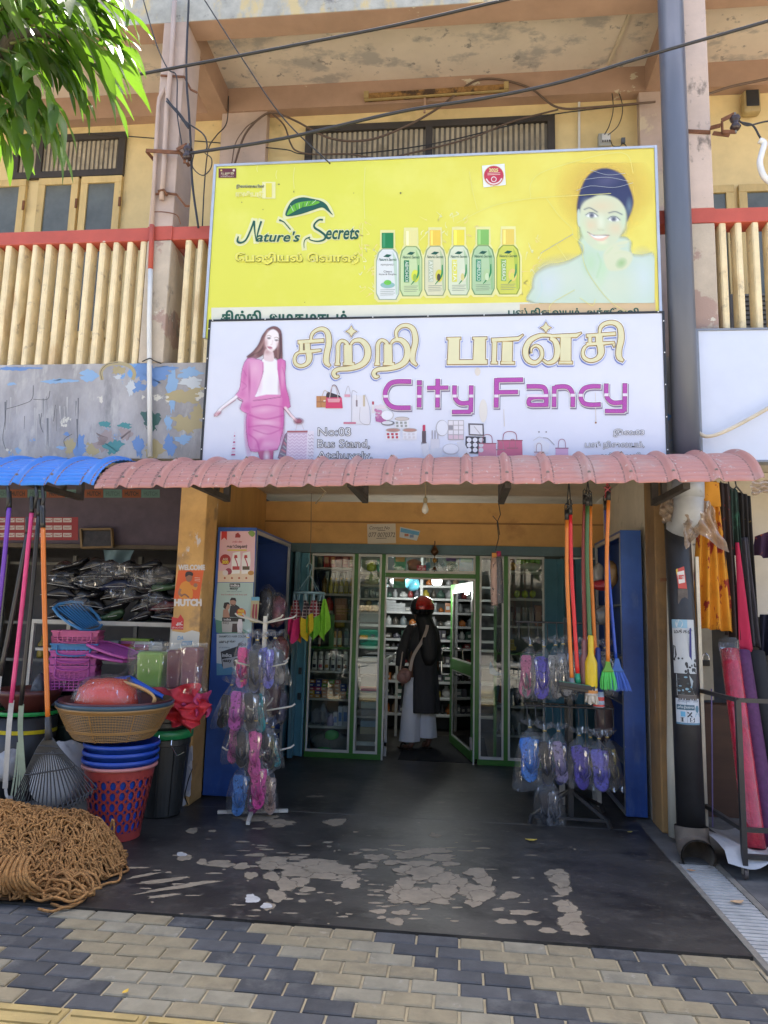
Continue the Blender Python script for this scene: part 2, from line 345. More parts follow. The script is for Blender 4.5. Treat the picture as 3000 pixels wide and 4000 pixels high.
for q in [(1010,3195,150,20),(1095,3213,110,20),(985,3203,60,14),(1090,3225,50,14),(1310,3212,75,26),(750,3245,45,18),(830,3246,25,10),(1440,3320,60,8),(1000,3340,80,10),(1700,3265,50,10),(1160,3350,70,10),
          (860,3375,120,22),(720,3350,55,24),(790,3368,40,20),(640,3440,190,12,-.12),(700,3465,240,14,-.16),(640,3500,120,9,-.1),(560,3420,120,8,-.2),(520,3390,90,7,0),
          (1075,3370,120,40),(1170,3400,160,44),(1230,3375,180,30),(1290,3395,150,46),(1170,3445,60,40),(1050,3385,70,26),(945,3385,60,22),(1060,3425,55,34),(1118,3455,70,48),(1270,3425,120,22),(1360,3430,80,26),(1370,3455,70,34),(980,3420,45,26),(1200,3475,50,20),
          (1470,3350,80,26),(1430,3385,90,18),(1530,3370,70,16),(1600,3340,110,26),(1670,3325,150,22),(1720,3350,120,22),(1640,3375,110,24),(1760,3375,60,18),(1590,3400,90,30),(1660,3410,120,50),(1720,3430,90,50),(1780,3445,90,40),(1590,3450,70,44),(1580,3490,140,60),(1640,3500,170,50),(1700,3510,120,34),(1560,3470,50,30),(1740,3480,100,40),(1860,3480,120,60),(1890,3440,70,40),(1860,3410,70,40),(1880,3500,80,46),(1850,3530,60,24),
          (1570,3565,60,22),(1545,3600,60,28),(1990,3500,70,26),(2040,3565,100,16),(1975,3600,70,20),(2080,3605,60,16),(2140,3635,60,20),(1945,3555,36,12),(2175,3410,70,30),(2190,3440,70,50),(2200,3475,70,34),(2215,3545,60,50),(2230,3590,80,60),(2250,3630,90,44),(2195,3530,50,24),(1480,3560,50,18),(1490,3585,30,12),
          (1080,3500,60,46),(1050,3540,40,30),(1180,3520,30,10)]:
    t = q[4] if len(q) > 4 else 0
    blob(q[0], q[1], q[2], q[3], tilt=t)
for q in [(985,3512,46,32),(1040,3540,36,20),(710,3338,34,14)]: blob(*q, mi=3)
FL = structure(b.build('floor', [floor_m, worn, outer, wornw]))
wo = wb.build('worn_patch', [frayed('frayed_screed', (.27,.222,.155)), frayed('frayed_pale', (.5,.49,.46))], FL)
wo.data.attributes.new('cover', 'FLOAT', 'POINT').data.foreach_set('value', wc)
structure(MB().box(-.62,.32,2.34,3.9,0,.006).build('door_mat_floor', M('black_mat', (.012,.012,.013), .9, var=.2, bump=.4)))

# drain with a ribbed cover between the two forecourts
t = thing('drain_channel', 'pale ribbed drain cover in a concrete channel beside the black forecourt', 'drain', (1.48,-1.1,0))
b = MB()
for i in range(64):
    y0 = -.40-.0215*i
    b.obox((1.485, y0-.0107, -.012+.004*(i % 2)), (.21,.0205,.012))
b.build('ribbed_cover', M('galvanised_cover', (.42,.42,.40), .6, .1, var=.2, vscale=9, layers=[((.16,.13,.1), 12, .64, .74)]), t)
b = MB(); b.box(1.345,1.378,-1.80,-.38,-.10,.004); b.box(1.592,1.63,-1.80,-.38,-.10,.002); b.build('channel_edge', M('channel_concrete', (.22,.20,.165), .9, var=.25, vscale=12, bump=.3), t)
for (px, py, c, l, s) in [(2075,3283,(.55,.40,.07),'curled yellow leaf lying on the black forecourt',.05),(2460,3250,(.5,.42,.1),'small yellow leaf beside the blue cabinet foot',.026),(490,3873,(.62,.40,.05),'tiny yellow petal lying on the beige pavers',.022),(2700,3400,(.5,.27,.13),'small brown leaf at the end of the drain cover',.03),(2880,3525,(.55,.36,.2),'tan dry leaf on the ribbed drain cover',.05)]:
    p = gz(px, py, .006); a = rnd.uniform(0, 6)
    b = MB(); b.grid(lambda u, v: (p.x+cos(a)*(u-.5)*s*1.6-sin(a)*(v-.5)*s*.9*sin(pi*min(max(u,.06),.94)), p.y+sin(a)*(u-.5)*s*1.6+cos(a)*(v-.5)*s*.9*sin(pi*min(max(u,.06),.94)), .004+.25*s*(abs(v-.5)+ (u-.5)**2*2)), 8, 5)
    tag(b.build('fallen_leaf', M('dry_leaf_%d' % px, c, .6, var=.2, vscale=40), smooth=True), l, 'leaf')

# ================================================================ BUILDING
B = thing('shop_building', 'two storey building with peeling yellow walls, brown beams and a red balcony rail', 'building', (0,0,0))
def part(name, b, m, par=None, **k): return b.build(name, m, par or B, **k)
Z1 = 2.667                                     # underside of the first floor edge
part('mural_wall', MB().box(-9,9,0,.18,Z1,3.455), mural)
part('balcony_floor', MB().box(-9,9,.181,7.0,2.76,3.3), white_wall)
part('upper_wall', MB().box(-9,9,1.2,1.4,3.3,6.8), cream)
part('back_beam', MB().box(-9,9,1.08,1.198,6.51,6.77), brown)
part('front_beam', MB().box(-9,9,.002,.212,6.541,6.76), brown)
part('parapet', MB().box(-9,9,-.004,.2,6.545,7.6), grey_parapet)
part('ceiling', MB().box(-9,9,.213,7.0,6.771,6.9), soffit)
part('roof', MB().box(-9,9,.2,9.0,6.9,7.2), concrete)
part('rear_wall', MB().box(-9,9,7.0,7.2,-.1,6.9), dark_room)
for s in (-1, 1): part('end_wall', MB().box(9.0*s-.1,9.0*s+.1,.0,7.0,-.1,6.9), cream)
mu = []
def mural_paint():
    a = Art(-.0008, step=.0003); a.view(0,800,900)
    bl, bl2, oc, tea, wh = (.14,.25,.48), (.24,.38,.56), (.40,.33,.17), (.07,.25,.25), (.52,.55,.56)
    R = random.Random(9)
    def flake(x, y, w, h, c, L):
        ph = [R.uniform(0,6) for _ in range(5)]; n = 40
        a.poly([(x+w/2*cos(2*pi*i/n)*(1+.28*sin(3*2*pi*i/n+ph[0])+.2*sin(14*pi*i/n+ph[1])+.12*sin(26*pi*i/n+ph[2])), y+h/2*sin(2*pi*i/n)*(1+.25*sin(4*pi*i/n+ph[3])+.2*sin(22*pi*i/n+ph[4]))) for i in range(n)], c, L)
    for q in [(1040,1200,150,110,bl,1),(1110,1240,190,120,bl,1.2),(990,1310,110,80,bl,1),(1360,1210,150,80,bl2,1),(1240,1330,70,260,bl2,1),(1180,1180,160,40,bl,1.4),(640,1230,140,70,bl2,1),(400,1270,150,40,bl2,1),(90,1180,200,30,bl,1),(210,1175,170,16,bl,1),(480,1265,160,24,bl2,1),(575,1740,90,140,bl,1),(1000,1740,80,130,bl,1),(1215,1570,50,130,bl2,1),(1220,1730,90,130,bl,1),(1320,1690,110,60,bl2,1),(1380,1280,150,70,wh,1.6),(1410,1330,90,60,oc,1.4),(1330,1380,220,110,oc,1),(1340,1580,200,130,oc,1),(1420,1500,90,120,oc,1.2),(850,1190,90,70,oc,1),(500,1740,70,130,oc,1),(660,1760,90,90,oc,1),(1110,1760,130,120,oc,1),(760,1700,150,130,(.34,.27,.25),1),(900,1650,90,100,(.34,.27,.25),1),(815,1745,130,100,tea,2),(760,1580,80,50,tea,2),(905,1590,90,46,tea,2),(1090,1550,120,150,(.05,.12,.10),2),(80,1290,60,24,bl2,1),(130,1770,40,40,bl2,1),(480,1650,40,26,bl,1),(440,1750,60,26,bl2,1),(940,1320,60,90,wh,2),(850,1240,50,30,wh,2)]: flake(*q)
    a.stroke([(735,1260),(728,1200),(770,1155),(850,1140),(930,1160),(968,1210),(955,1260)], 26, oc, 2.4).stroke([(735,1262),(726,1200),(770,1150),(850,1134)], 4, (.12,.09,.06), 3)
    for i in range(8): a.stroke([(690+8*i,1640+4*i),(720+8*i,1680),(700+6*i,1730)], 3, (.2,.14,.12), 3)
    for pts in [[(40,1480),(35,1560),(20,1680),(40,1760)],[(45,1470),(150,1440),(230,1400),(240,1300)],[(300,1500),(290,1580),(310,1640)],[(400,1440),(385,1560)],[(1100,1640),(1050,1600),(1060,1480)],[(470,1740),(462,1690),(520,1650)],[(360,1340),(340,1400),(240,1400)]]: a.stroke(pts, 3, (.05,.05,.05), 3)
    for i in range(26): x = R.uniform(20,700); y = R.uniform(1380,1560); a.stroke([(x,y),(x+R.uniform(-6,6),y+R.uniform(60,220))], [R.uniform(3,12),2], R.choice([(.14,.14,.145),(.22,.22,.22),(.44,.43,.41)]), 1.1)
    a.build('faded_mural', B)
mu.append(mural_paint)
# upper columns, set 2 mm proud, with the side pier and cross beam behind each
for i, (x0, x1, m) in enumerate([(-2.61,-2.40,rose),(1.705,1.905,rose_mould),(-6.9,-6.69,rose),(6.0,6.2,rose_mould)]):
    part('column', MB().box(x0,x1,-.012,.32,4.633,6.54), m, bevel=.008)
    part('column_base', MB().box(x0,x1,-.011,.32,3.456,4.514), M('weathered_column_base', (.52,.44,.34), .85, var=.15, vscale=4, bump=.3, layers=[((.40,.28,.23), 2.5, .52, .55), ((.22,.20,.18), 5, .60, .68, (1,1,.5)), ((.62,.58,.48), 9, .64, .66)]), bevel=.01)
    part('column_band', MB().box(x0-.002,x1+.002,-.016,.32,4.5145,4.6325), red_paint)
    part('cross_beam', MB().box(x0+.01,x1-.01,.214,1.079,6.50,6.77), brown)
part('pilaster', MB().box(-2.46,-1.99,1.10,1.199,3.3,6.509), rose)
part('pilaster', MB().box(1.66,2.02,1.10,1.199,3.3,6.509), rose)
# rail and balusters
R_ = structure(part('balcony_rail', MB().box(-9,-1.6,-.006,.15,4.515,4.632), red_paint, bevel=.006)); del R_['kind']
R2 = part('balcony_rail', MB().box(1.2,9,-.006,.15,4.515,4.632), red_paint, bevel=.006)
for par, xs in ((R_, [-4.33+.12*i for i in range(15)]+[-2.263,-2.157,-2.05]), (R2, [1.965+.118*i for i in range(9)])):
    for x in xs:
        if -2.63 < x < -2.36: continue
        k = MB(); w = .024; d = .052
        e = [rnd.uniform(-.003,.003) for _ in range(4)]
        k.rings([[(x-w+e[0],.012,z),(x-w+.010,.002,z),(x+w-.010,.002,z),(x+w+e[1],.012,z),(x+w,.012+2*d,z),(x-w,.012+2*d,z)] for z in (3.456,3.7,4.1,4.514)])
        k.build('baluster', bal_paint, par)
# windows of the upper floor
def transom(x0, x1, z0, z1, mull):
    f = MB(); w = .07
    f.box(x0,x1,1.155,1.197,z1-w,z1); f.box(x0,x1,1.155,1.197,z0,z0+w)
    for x in [x0, x1-w]+[m-w/2 for m in mull]: f.box(x,x+w,1.157,1.196,z0+w,z1-w)
    F = f.build('transom_window', frame_dk, B)
    g = MB(); n = int((x1-x0)/.055)
    for i in range(n):
        x = x0+.075+(x1-x0-.15)*i/n; g.box(x,x+.028,1.184,1.192,z0+w,z1-w)
    g.build('curtain_stripe', M('striped_curtain', (.42,.35,.24), .8, var=.25, vscale=4, layers=[((.2,.17,.12), 5, .55, .72)]), F)
    MB().box(x0+w,x1-w,1.193,1.1955,z0+w,z1-w).build('curtain', M('dusky_curtain', (.17,.15,.12), .8, var=.3, vscale=5), F)
def casement(x0, x1, z0, z1):
    f = MB(); w = .075
    f.box(x0,x1,1.150,1.196,z1-w,z1); f.box(x0,x1,1.150,1.196,z0,z0+w); f.box(x0,x0+w,1.152,1.195,z0+w,z1-w); f.box(x1-w,x1,1.152,1.195,z0+w,z1-w)
    F = f.build('casement_window', wood_w, B, bevel=.004)
    MB().box(x0+w,x1-w,1.17,1.19,z0+w,z1-w).build('pane', pane_gl, F)
    h = MB()
    for z in (z0+.25, z1-.3): h.box(x1-.012,x1+.012,1.140,1.150,z-.05,z+.05)
    h.build('hinge', rust, F)
transom(-1.60,.875,5.82,6.365,[-.35])
transom(-4.75,-3.51,5.92,6.405,[-4.45])
for x in (-3.95,-4.42,-5.0,-5.47): casement(x,x+.44,4.15,5.91)
transom(3.02,4.5,5.92,6.42,[3.7])
for x in (2.07,2.55): casement(x,x+.44,4.15,5.55)
# street level: piers, inner walls, back wall of the recess
part('pier', MB().box(-2.27,-2.045,.22,.5,0,2.759), pillar_paint, bevel=.01)
part('pier', MB().box(1.455,1.62,.22,.5,0,2.759), M('brown_pier_paint', (.26,.16,.075), .8, var=.2, vscale=4, bump=.25, layers=[((.42,.24,.09), 2.2, .5, .6, (1,1,.4)), ((.4,.38,.36), 9, .68, .72, (1,1,.4))]), bevel=.01)
def pier_flakes():
    a = Art(.2185, step=.0004); R = random.Random(4); w1, w2, g1 = (.55,.54,.56), (.46,.44,.42), (.36,.36,.42)
    for k in range(60):
        y = 2480+R.random()**.6*650; x0 = 655+(y-2480)*.02; x = R.uniform(x0-10,790-(y-2480)*.085); s = R.uniform(8,34)*(.5+.8*(y-2480)/650); n = 18; ph = R.uniform(0,6)
        a.poly([(min(x+s*cos(2*pi*i/n)*(.7+.3*sin(3*2*pi*i/n+ph)+.15*sin(7*2*pi*i/n)),797-(y-2300)*.068), y+s*1.5*sin(2*pi*i/n)*(.8+.25*sin(4*pi*i/n+ph))) for i in range(n)], R.choice((w1,w1,w2,g1)), 1+k*.03)
    a.stroke([(752,3002),(738,3040),(730,3070),(722,3110),(735,3146)],[3,5,4,6,4],(.03,.025,.02),4)
    a.build('paint_flakes', B)
mu.append(pier_flakes)
part('plank_wall', MB().box(-2.20,-2.11,.501,2.2,0,2.759), plank)
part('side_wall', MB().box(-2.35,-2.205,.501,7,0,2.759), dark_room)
part('side_wall', MB().box(1.47,1.62,.501,7,0,2.759), white_wall)
part('shop_back_wall', MB().box(-2.2,1.47,5.0,5.1,0,2.759), M('shop_inner_wall', (.42,.43,.42), .8, var=.1))
part('orange_wall', MB().box(-2.109,1.469,2.2,2.32,2.225,2.68), orange_wall)
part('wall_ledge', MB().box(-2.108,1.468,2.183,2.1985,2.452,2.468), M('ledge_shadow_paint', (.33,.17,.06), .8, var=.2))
part('lintel', MB().box(-2.108,1.468,2.17,2.30,2.128,2.2235), M('lintel_paint', (.085,.15,.17), .5, var=.2, vscale=4, layers=[((.03,.05,.06), 4, .58, .74)]))

# ================================================================ AWNINGS
def awning(name, label, x0, x1, mt, per, zr=0.0):
    A = thing(name, label, 'awning', ((x0+x1)/2, -.5, 2.4))
    nu = int((x1-x0)/.0106); nv = 150
    def f(u, v):
        x = x0+(x1-x0)*u; th = .03+1.27*v; ph = (x/per) % 1.0
        c = .034*math.exp(-((ph-.14)/.085)**2)+.006*sin(pi*max(0,(ph-.3)/.7))        # narrow smooth roll, wide shallow pan
        wgt = min(1, max(0,(ph-.27)/.04))*min(1, max(0,(.985-ph)/.03))
        c += .0075*wgt*(abs(sin(pi*13*v))**.7-.5)                                        # crimps that curve the sheet
        ny, nz = -sin(th)/.62, cos(th)/.33; l = sqrt(ny*ny+nz*nz); c += .004*sin(3.1*x+2*v)
        y = -.19-.645*sin(th)+c*ny/l; z = 2.215+.385*cos(th)+c*nz/l + zr*(x+.3)*.018
        return (x, y, z)
    b = MB(); b.grid(f, nu, nv)
    for k in range(len(b.f)):
        ph = ((x0+(x1-x0)*(k//nv+.5)/nu)/per) % 1.0
        vv = (k % nv)/nv
        if min(abs(ph-.285),abs(ph-.975)) < .022 and rnd.random() < .72: b.m[k] = 1
        elif abs(ph-.63) < .012 and rnd.random() < .35: b.m[k] = 1
        elif rnd.random() < .003+.05*max(0,(x0+(x1-x0)*(k//nv)/nu)-.5)*(abs(ph-.3) < .12): b.m[k] = 2
    o = b.build('tile_sheet', [mt, M('roof_grime', (.24,.14,.12), .9, var=.4, vscale=30), M('roof_dust', (.50,.44,.40), .9, var=.2, vscale=30)], A, smooth=True)
    q = o.modifiers.new('solid', 'SOLIDIFY'); q.thickness = .004
    k = MB(); n = int((x1-x0)/per)
    for i in range(n):
        for v in ((.88,.42) if i % 2 else (.88,)):
            u = ((math.ceil(x0/per)+i+.14)*per-x0)/(x1-x0)
            if 0 < u < 1: p = V(*f(u,v)); k.lathe([(.011,-.002),(.011,.003),(.006,.004),(.005,.010)], p, 8, tilt=(1.1 if v > .6 else .6,0,0))
    k.build('roofing_screw', M('dull_screw', (.22,.18,.15), .5, .4), A)
    MB().box(x0+.05,x1-.05,-.40,-.36,2.475,2.51).build('rear_purlin', dkmetal, A)
    return A
pink_t = M('dusty_pink_roof_sheet', (.44,.205,.175), .55, var=.10, vscale=3, bump=.1, layers=[((.42,.30,.27), 3.5, .53, .75, (1,.5,1)), ((.55,.47,.42), 14, .62, .72, (2,.5,1))])
blue_t = M('blue_roof_sheet', (.04,.21,.66), .4, var=.08, vscale=3, layers=[((.35,.42,.55), 16, .70, .75)])
PA = awning('pink_awning', 'dusty pink tile profile awning over the middle shop front', -2.45, 1.83, pink_t, .255, 1.0)
BA = awning('blue_awning', 'bright blue tile profile awning over the neighbouring shop', -6.4, -2.455, blue_t, .255, .35)
def bracket(par, x):
    b = MB(); b.bar((x,-.02,2.325),(x,-.02,2.664),.045); b.bar((x,-.045,2.345),(x,-.76,2.335),.042,.04); b.bar((x,-.26,2.367),(x,-.26,2.555),.035); b.bar((x,-.045,2.64),(x,-.40,2.465),.03)
    b.build('bracket', M('weathered_iron_bracket', (.055,.045,.038), .75, .1, var=.3, vscale=10), par)
for x in (-1.80,-.72,.30,1.40): bracket(PA, x)
for x in (-3.0,-4.2): bracket(BA, x)

# ================================================================ PIPES
t = thing('rainwater_pipe', 'thick dark grey rainwater pipe running down the facade past the signs', 'pipe', (1.6,-.12,0))
dkg = M('dark_grey_pvc', (.11,.125,.16), .35, var=.12, vscale=4, stretch=(1,1,.15), layers=[((.20,.215,.25), 3.5, .62, .72, (1,1,.1))])
MB().tube([(1.60,-.125,7.6),(1.60,-.125,4.7),(1.605,-.125,2.49)], .094, 24).build('upper_pipe', dkg, t, smooth=True)
gry = M('grey_pvc_elbow', (.38,.40,.43), .4, var=.12, vscale=6, layers=[((.22,.2,.17), 7, .62, .74)])
b = MB(); b.tube([(1.605,-.125,2.50),(1.605,-.125,2.36)], [.108,.106], 24)
pts = [(1.605,-.125,2.37),(1.605,-.125,2.30),(1.60,-.105,2.235),(1.59,-.05,2.185),(1.58,.02,2.165)]
b.tube(cat_rom(pts, 5), .100, 24); b.build('elbow', gry, t, smooth=True)
blk = M('black_sewer_pipe', (.022,.022,.024), .45, var=.3, vscale=6, layers=[((.10,.10,.10), 11, .66, .76)])
MB().tube([(1.575,.06,2.25),(1.555,-.02,2.0),(1.54,-.12,1.2),(1.505,-.27,.17)], .088, 24).build('lower_pipe', blk, t, smooth=True)
b = MB(); pts = cat_rom([(1.505,-.27,.19),(1.505,-.28,.12),(1.505,-.31,.075),(1.50,-.37,.055),(1.495,-.43,.05)], 5)
b.tube(pts, .104, 24, caps=False); b.tube(pts[::-1], .094, 24, caps=False); b.build('foot_bend', M('muddy_pvc_bend', (.16,.13,.10), .6, var=.3, vscale=8), t, smooth=True)
t = thing('vent_pipe', 'slim cream pipe standing against the brown pier beside the black pipe', 'pipe', (1.5,.05,0))
MB().tube([(1.565,.10,2.70),(1.545,.08,2.1),(1.53,.06,1.4),(1.50,.05,.6),(1.495,.05,.03)], .046, 18).build('pipe_body', M('cream_pvc', (.62,.58,.46), .5, var=.12, vscale=3, layers=[((.3,.27,.2), 8, .64, .74)]), t, smooth=True)
MB().bar((1.44,.04,1.79),(1.60,.03,1.80),.012,.022).build('clamp', rust, t)
t = thing('conduit_pipe', 'thin white conduit running down the rose column past the red rail', 'conduit', (-2.47,-.05,3))
def pipe_px(px, Y, r, m, par, name, n=10): return MB().tube([at(x, y, Y) for x, y in px], r, n).build(name, m, par, smooth=True)
pipe_px([(586,1785),(584,1500),(583,1250),(588,1050)], -.04, .020, M('white_conduit', (.70,.70,.66), .45, var=.08), t, 'lower_pipe')
pipe_px([(588,1052),(592,940),(594,880)], -.0405, .021, red_paint, t, 'middle_pipe')
pipe_px([(594,880),(605,640),(618,420),(622,385),(640,350),(652,345),(654,385)], -.04, .017, rose, t, 'upper_pipe')
t = thing('conduit_pipe', 'rose painted conduit on the column from roof to rusty clamp', 'conduit', (-2.5,-.05,5))
pipe_px([(682,0),(668,250),(652,420),(641,640),(631,780)], -.045, .021, rose, t, 'pipe_body')
pipe_px([(618,748),(640,742),(652,762)], -.06, .012, rust, t, 'clamp')

# ================================================================ SIGNS (real boards; the print lies on them as thin layers of ink)
class Art:
    def __init__(s, Y, ox=0, oy=0, sc=1.0, step=.0014): s.Y, s.o, s.step = Y, (ox, oy, sc), step; s.mb = MB(); s.ms = []; s.n = 0; s.fn = None
    def view(s, ox, oy, x1, w=1659): s.o = (ox, oy, (x1-ox)/w); return s
    def pt(s, p, layer):
        if s.fn: return s.fn(p, layer)
        ox, oy, k = s.o; return at(ox+p[0]*k, oy+p[1]*k, s.Y-layer*s.step)
    def mi(s, col):
        m = ink(col) if isinstance(col, tuple) else col
        if m not in s.ms: s.ms.append(m)
        return s.ms.index(m)
    def lay(s, layer): s.n += 1; return layer+(s.n % 40)*.012
    def poly(s, pts, col, layer=1, smooth=0):
        L = s.lay(layer)
        if smooth: pts = [(p.x, p.y) for p in cat_rom([(x, y, 0) for x, y in pts], smooth, True)]
        s.mb.poly([s.pt(p, L) for p in pts], s.mi(col)); return s
    def rect(s, x0, y0, x1, y1, col, layer=1): return s.poly([(x0,y0),(x0,y1),(x1,y1),(x1,y0)], col, layer)
    def disc(s, x, y, r, col, layer=1, ry=None, n=20): return s.poly([(x+r*cos(2*pi*i/n), y+(ry or r)*sin(2*pi*i/n)) for i in range(n)], col, layer)
    def stroke(s, pts, w, col, layer=1, smooth=4, cap=True, dx=0, dy=0, grow=0):
        L = s.lay(layer); n = len(pts)
        ws = list(w) if isinstance(w, (list, tuple)) else [w]*n
        P = [(x+dx, y+dy, q) for (x, y), q in zip(pts, ws)]
        if smooth and n > 2: P = [tuple(v) for v in cat_rom(P, smooth)]
        n = len(P); A = []; Bv = []
        for i in range(n):
            x, y, q = P[i]; q = q/2+grow
            tx, ty = P[min(i+1,n-1)][0]-P[max(i-1,0)][0], P[min(i+1,n-1)][1]-P[max(i-1,0)][1]
            l = sqrt(tx*tx+ty*ty) or 1; nx, ny = -ty/l, tx/l
            if 0 < i < n-1:
                ax, ay = x-P[i-1][0], y-P[i-1][1]; la = sqrt(ax*ax+ay*ay) or 1
                c = abs((-ay/la)*nx+(ax/la)*ny); q /= max(c, .55)
            ex = (tx/l*grow*(-1 if i == 0 else 1), ty/l*grow*(-1 if i == 0 else 1)) if i in (0, n-1) else (0, 0)
            A.append((x+ex[0]+nx*q, y+ex[1]+ny*q)); Bv.append((x+ex[0]-nx*q, y+ex[1]-ny*q))
        vs = [s.pt(p, L) for p in A+Bv]
        s.mb.add(vs, [(i, i+1, n+i+1, n+i) for i in range(n-1)], s.mi(col)); return s
    def text(s, body, box, col, layer=1, bold=0.0, shear=0.0, dx=0, dy=0):
        """letters fitted into the box (x0,y0,x1,y1)"""
        def mesh(off):
            c = bpy.data.curves.new('letters', 'FONT'); c.body = body; c.resolution_u = 3; c.offset = off; c.shear = shear
            o = bpy.data.objects.new('letters', c); COL.objects.link(o); dg = bpy.context.evaluated_depsgraph_get()
            me = bpy.data.meshes.new_from_object(o.evaluated_get(dg)); r = ([v.co.copy() for v in me.vertices], [list(p.vertices) for p in me.polygons])
            bpy.data.objects.remove(o); bpy.data.curves.remove(c); bpy.data.meshes.remove(me); return r
        v0, f0 = mesh(0.0)
        if not v0: return s
        xa, xb = min(v.x for v in v0), max(v.x for v in v0); ya, yb = min(v.y for v in v0), max(v.y for v in v0)
        vs, fs = mesh(bold) if bold else (v0, f0)
        x0, y0, x1, y1 = box; L = s.lay(layer)
        for k, fc in enumerate(fs): s.mb.add([s.pt((x0+dx+(vs[i].x-xa)/(xb-xa)*(x1-x0), y1+dy-(vs[i].y-ya)/(yb-ya)*(y1-y0)), L+(k % 11)*.03) for i in fc], [list(range(len(fc)))], s.mi(col))
        return s
    def build(s, name, parent=None): return s.mb.build(name, s.ms, parent)

mu[0](); mu[1]()
import numpy as np
class Soft:
    """a printed photograph: soft-edged tones blended on one fine sheet of ink (colour and cover per point)"""
    def __init__(s, a, x0, y0, x1, y1, step, layer):
        s.a, s.L = a, layer; s.nx, s.ny = int((x1-x0)/step), int((y1-y0)/step)
        s.X, s.Y = np.meshgrid(np.linspace(x0,x1,s.nx+1), np.linspace(y0,y1,s.ny+1)); s.C = np.zeros(s.X.shape+(3,)); s.A = np.zeros(s.X.shape)
    def over(s, m, col):
        na = m+s.A*(1-m); k = np.where(na > 1e-6, m/np.maximum(na,1e-6), 0)[...,None]; s.C = s.C*(1-k)+np.array(col)*k; s.A = na
    def poly(s, pts, col, f=6, al=1.0, sm=3):
        if sm: pts = [(p.x, p.y) for p in cat_rom([(x, y, 0) for x, y in pts], sm, True)]
        X, Y = s.X, s.Y; d = np.full(X.shape, 1e9); ins = np.zeros(X.shape, bool)
        for (xa, ya), (xb, yb) in zip(pts, pts[1:]+pts[:1]):
            ex, ey = xb-xa, yb-ya; l = ex*ex+ey*ey or 1e-9; t = np.clip(((X-xa)*ex+(Y-ya)*ey)/l, 0, 1); d = np.minimum(d, np.hypot(X-xa-t*ex, Y-ya-t*ey))
            if ya != yb: ins ^= ((ya > Y) != (yb > Y)) & (X < ex*(Y-ya)/(yb-ya)+xa)
        s.over(np.clip(np.where(ins, d, -d)/f+.5, 0, 1)*al, col); return s
    def blob(s, x, y, rx, ry, col, al=1.0, p=1.0, rot=0):
        c, q = cos(rot), sin(rot); u = ((s.X-x)*c+(s.Y-y)*q)/rx; v = (-(s.X-x)*q+(s.Y-y)*c)/ry
        s.over(np.clip(1-np.hypot(u,v), 0, 1)**p*al, col); return s
    def line(s, pts, w, col, al=1.0, f=3, sm=4):
        if sm and len(pts) > 2: pts = [(p.x, p.y) for p in cat_rom([(x, y, 0) for x, y in pts], sm)]
        d = np.full(s.X.shape, 1e9)
        for (xa, ya), (xb, yb) in zip(pts, pts[1:]):
            ex, ey = xb-xa, yb-ya; l = ex*ex+ey*ey or 1e-9; t = np.clip(((s.X-xa)*ex+(s.Y-ya)*ey)/l, 0, 1); d = np.minimum(d, np.hypot(s.X-xa-t*ex, s.Y-ya-t*ey))
        s.over(np.clip((w/2-d)/f+.5, 0, 1)*al, col); return s
    def build(s, name, parent):
        vs = [s.a.pt((x, y), s.L) for x, y in zip(s.X.ravel(), s.Y.ravel())]; w = s.nx+1; A = s.A; b = MB(); b.v = [tuple(p) for p in vs]
        for j in range(s.ny):
            for i in range(s.nx):
                if A[j:j+2,i:i+2].max() > .01: b.f.append([j*w+i,(j+1)*w+i,(j+1)*w+i+1,j*w+i+1]); b.m.append(0)
        o = b.build(name, soft_ink(), parent); at_ = o.data.color_attributes.new('print', 'FLOAT_COLOR', 'POINT')
        at_.data.foreach_set('color', np.dstack([s.C, A]).reshape(-1,4).astype(np.float32).ravel()); return o
def soft_ink():
    if 'soft_ink' in _mats: return _mats['soft_ink']
    m = bpy.data.materials.new('soft_ink'); m.use_nodes = True; nt = m.node_tree; b = nt.nodes['Principled BSDF']; c = nt.nodes.new('ShaderNodeVertexColor'); c.layer_name = 'print'
    nt.links.new(c.outputs['Color'], b.inputs['Base Color']); nt.links.new(c.outputs['Alpha'], b.inputs['Alpha']); b.inputs['Roughness'].default_value = .42; _mats['soft_ink'] = m; return m
WHT = (.80,.81,.84); INKB = (.012,.012,.016); DGR = (.008,.085,.05)
# ---------------------------------------------------------------- yellow board
YB = thing('advert_board', 'large yellow cosmetics advert board with bottles and a smiling woman', 'sign', (-.28,-.14,4.3))
yp = bpy.data.materials.new('yellow_print'); yp.use_nodes = True; _n = yp.node_tree; _b = _n.nodes['Principled BSDF']; _b.inputs['Roughness'].default_value = .42
_tc = _n.nodes.new('ShaderNodeTexCoord'); _sx = _n.nodes.new('ShaderNodeSeparateXYZ'); _n.links.new(_tc.outputs['Object'], _sx.inputs[0])
_f = _ramp(_n, _sx.outputs[0], -.5, 1.2); _c = _mix(_n, _f, (.66,.66,.075), (.71,.61,.10))
_c = _mix(_n, _ramp(_n, _tex(_n, 1.6, 4), .5, .8), _c, (.74,.73,.16)); _n.links.new(_c, _b.inputs['Base Color'])
MB().box(-2.0,1.435,-.15,-.122,3.60,5.055).build('panel', yp, YB)
b = MB(); b.box(-2.022,-2.001,-.158,-.118,3.60,5.076); b.box(1.436,1.456,-.158,-.118,3.60,5.076); b.box(-2.0,1.435,-.158,-.118,5.056,5.075)
b.build('frame', alu, YB)
for x in (-1.4,0,1.0): MB().bar((x,-.121,4.9),(x,1.1,5.3),.02).build('stay', dkmetal, YB)
a = Art(-.1505)
pale = (.70,.70,.36)
a.view(780,560,1700)
a.poly([(82,1158),(82,1300),(2390,1300),(2390,1118)],(.66,.66,.55),.3)
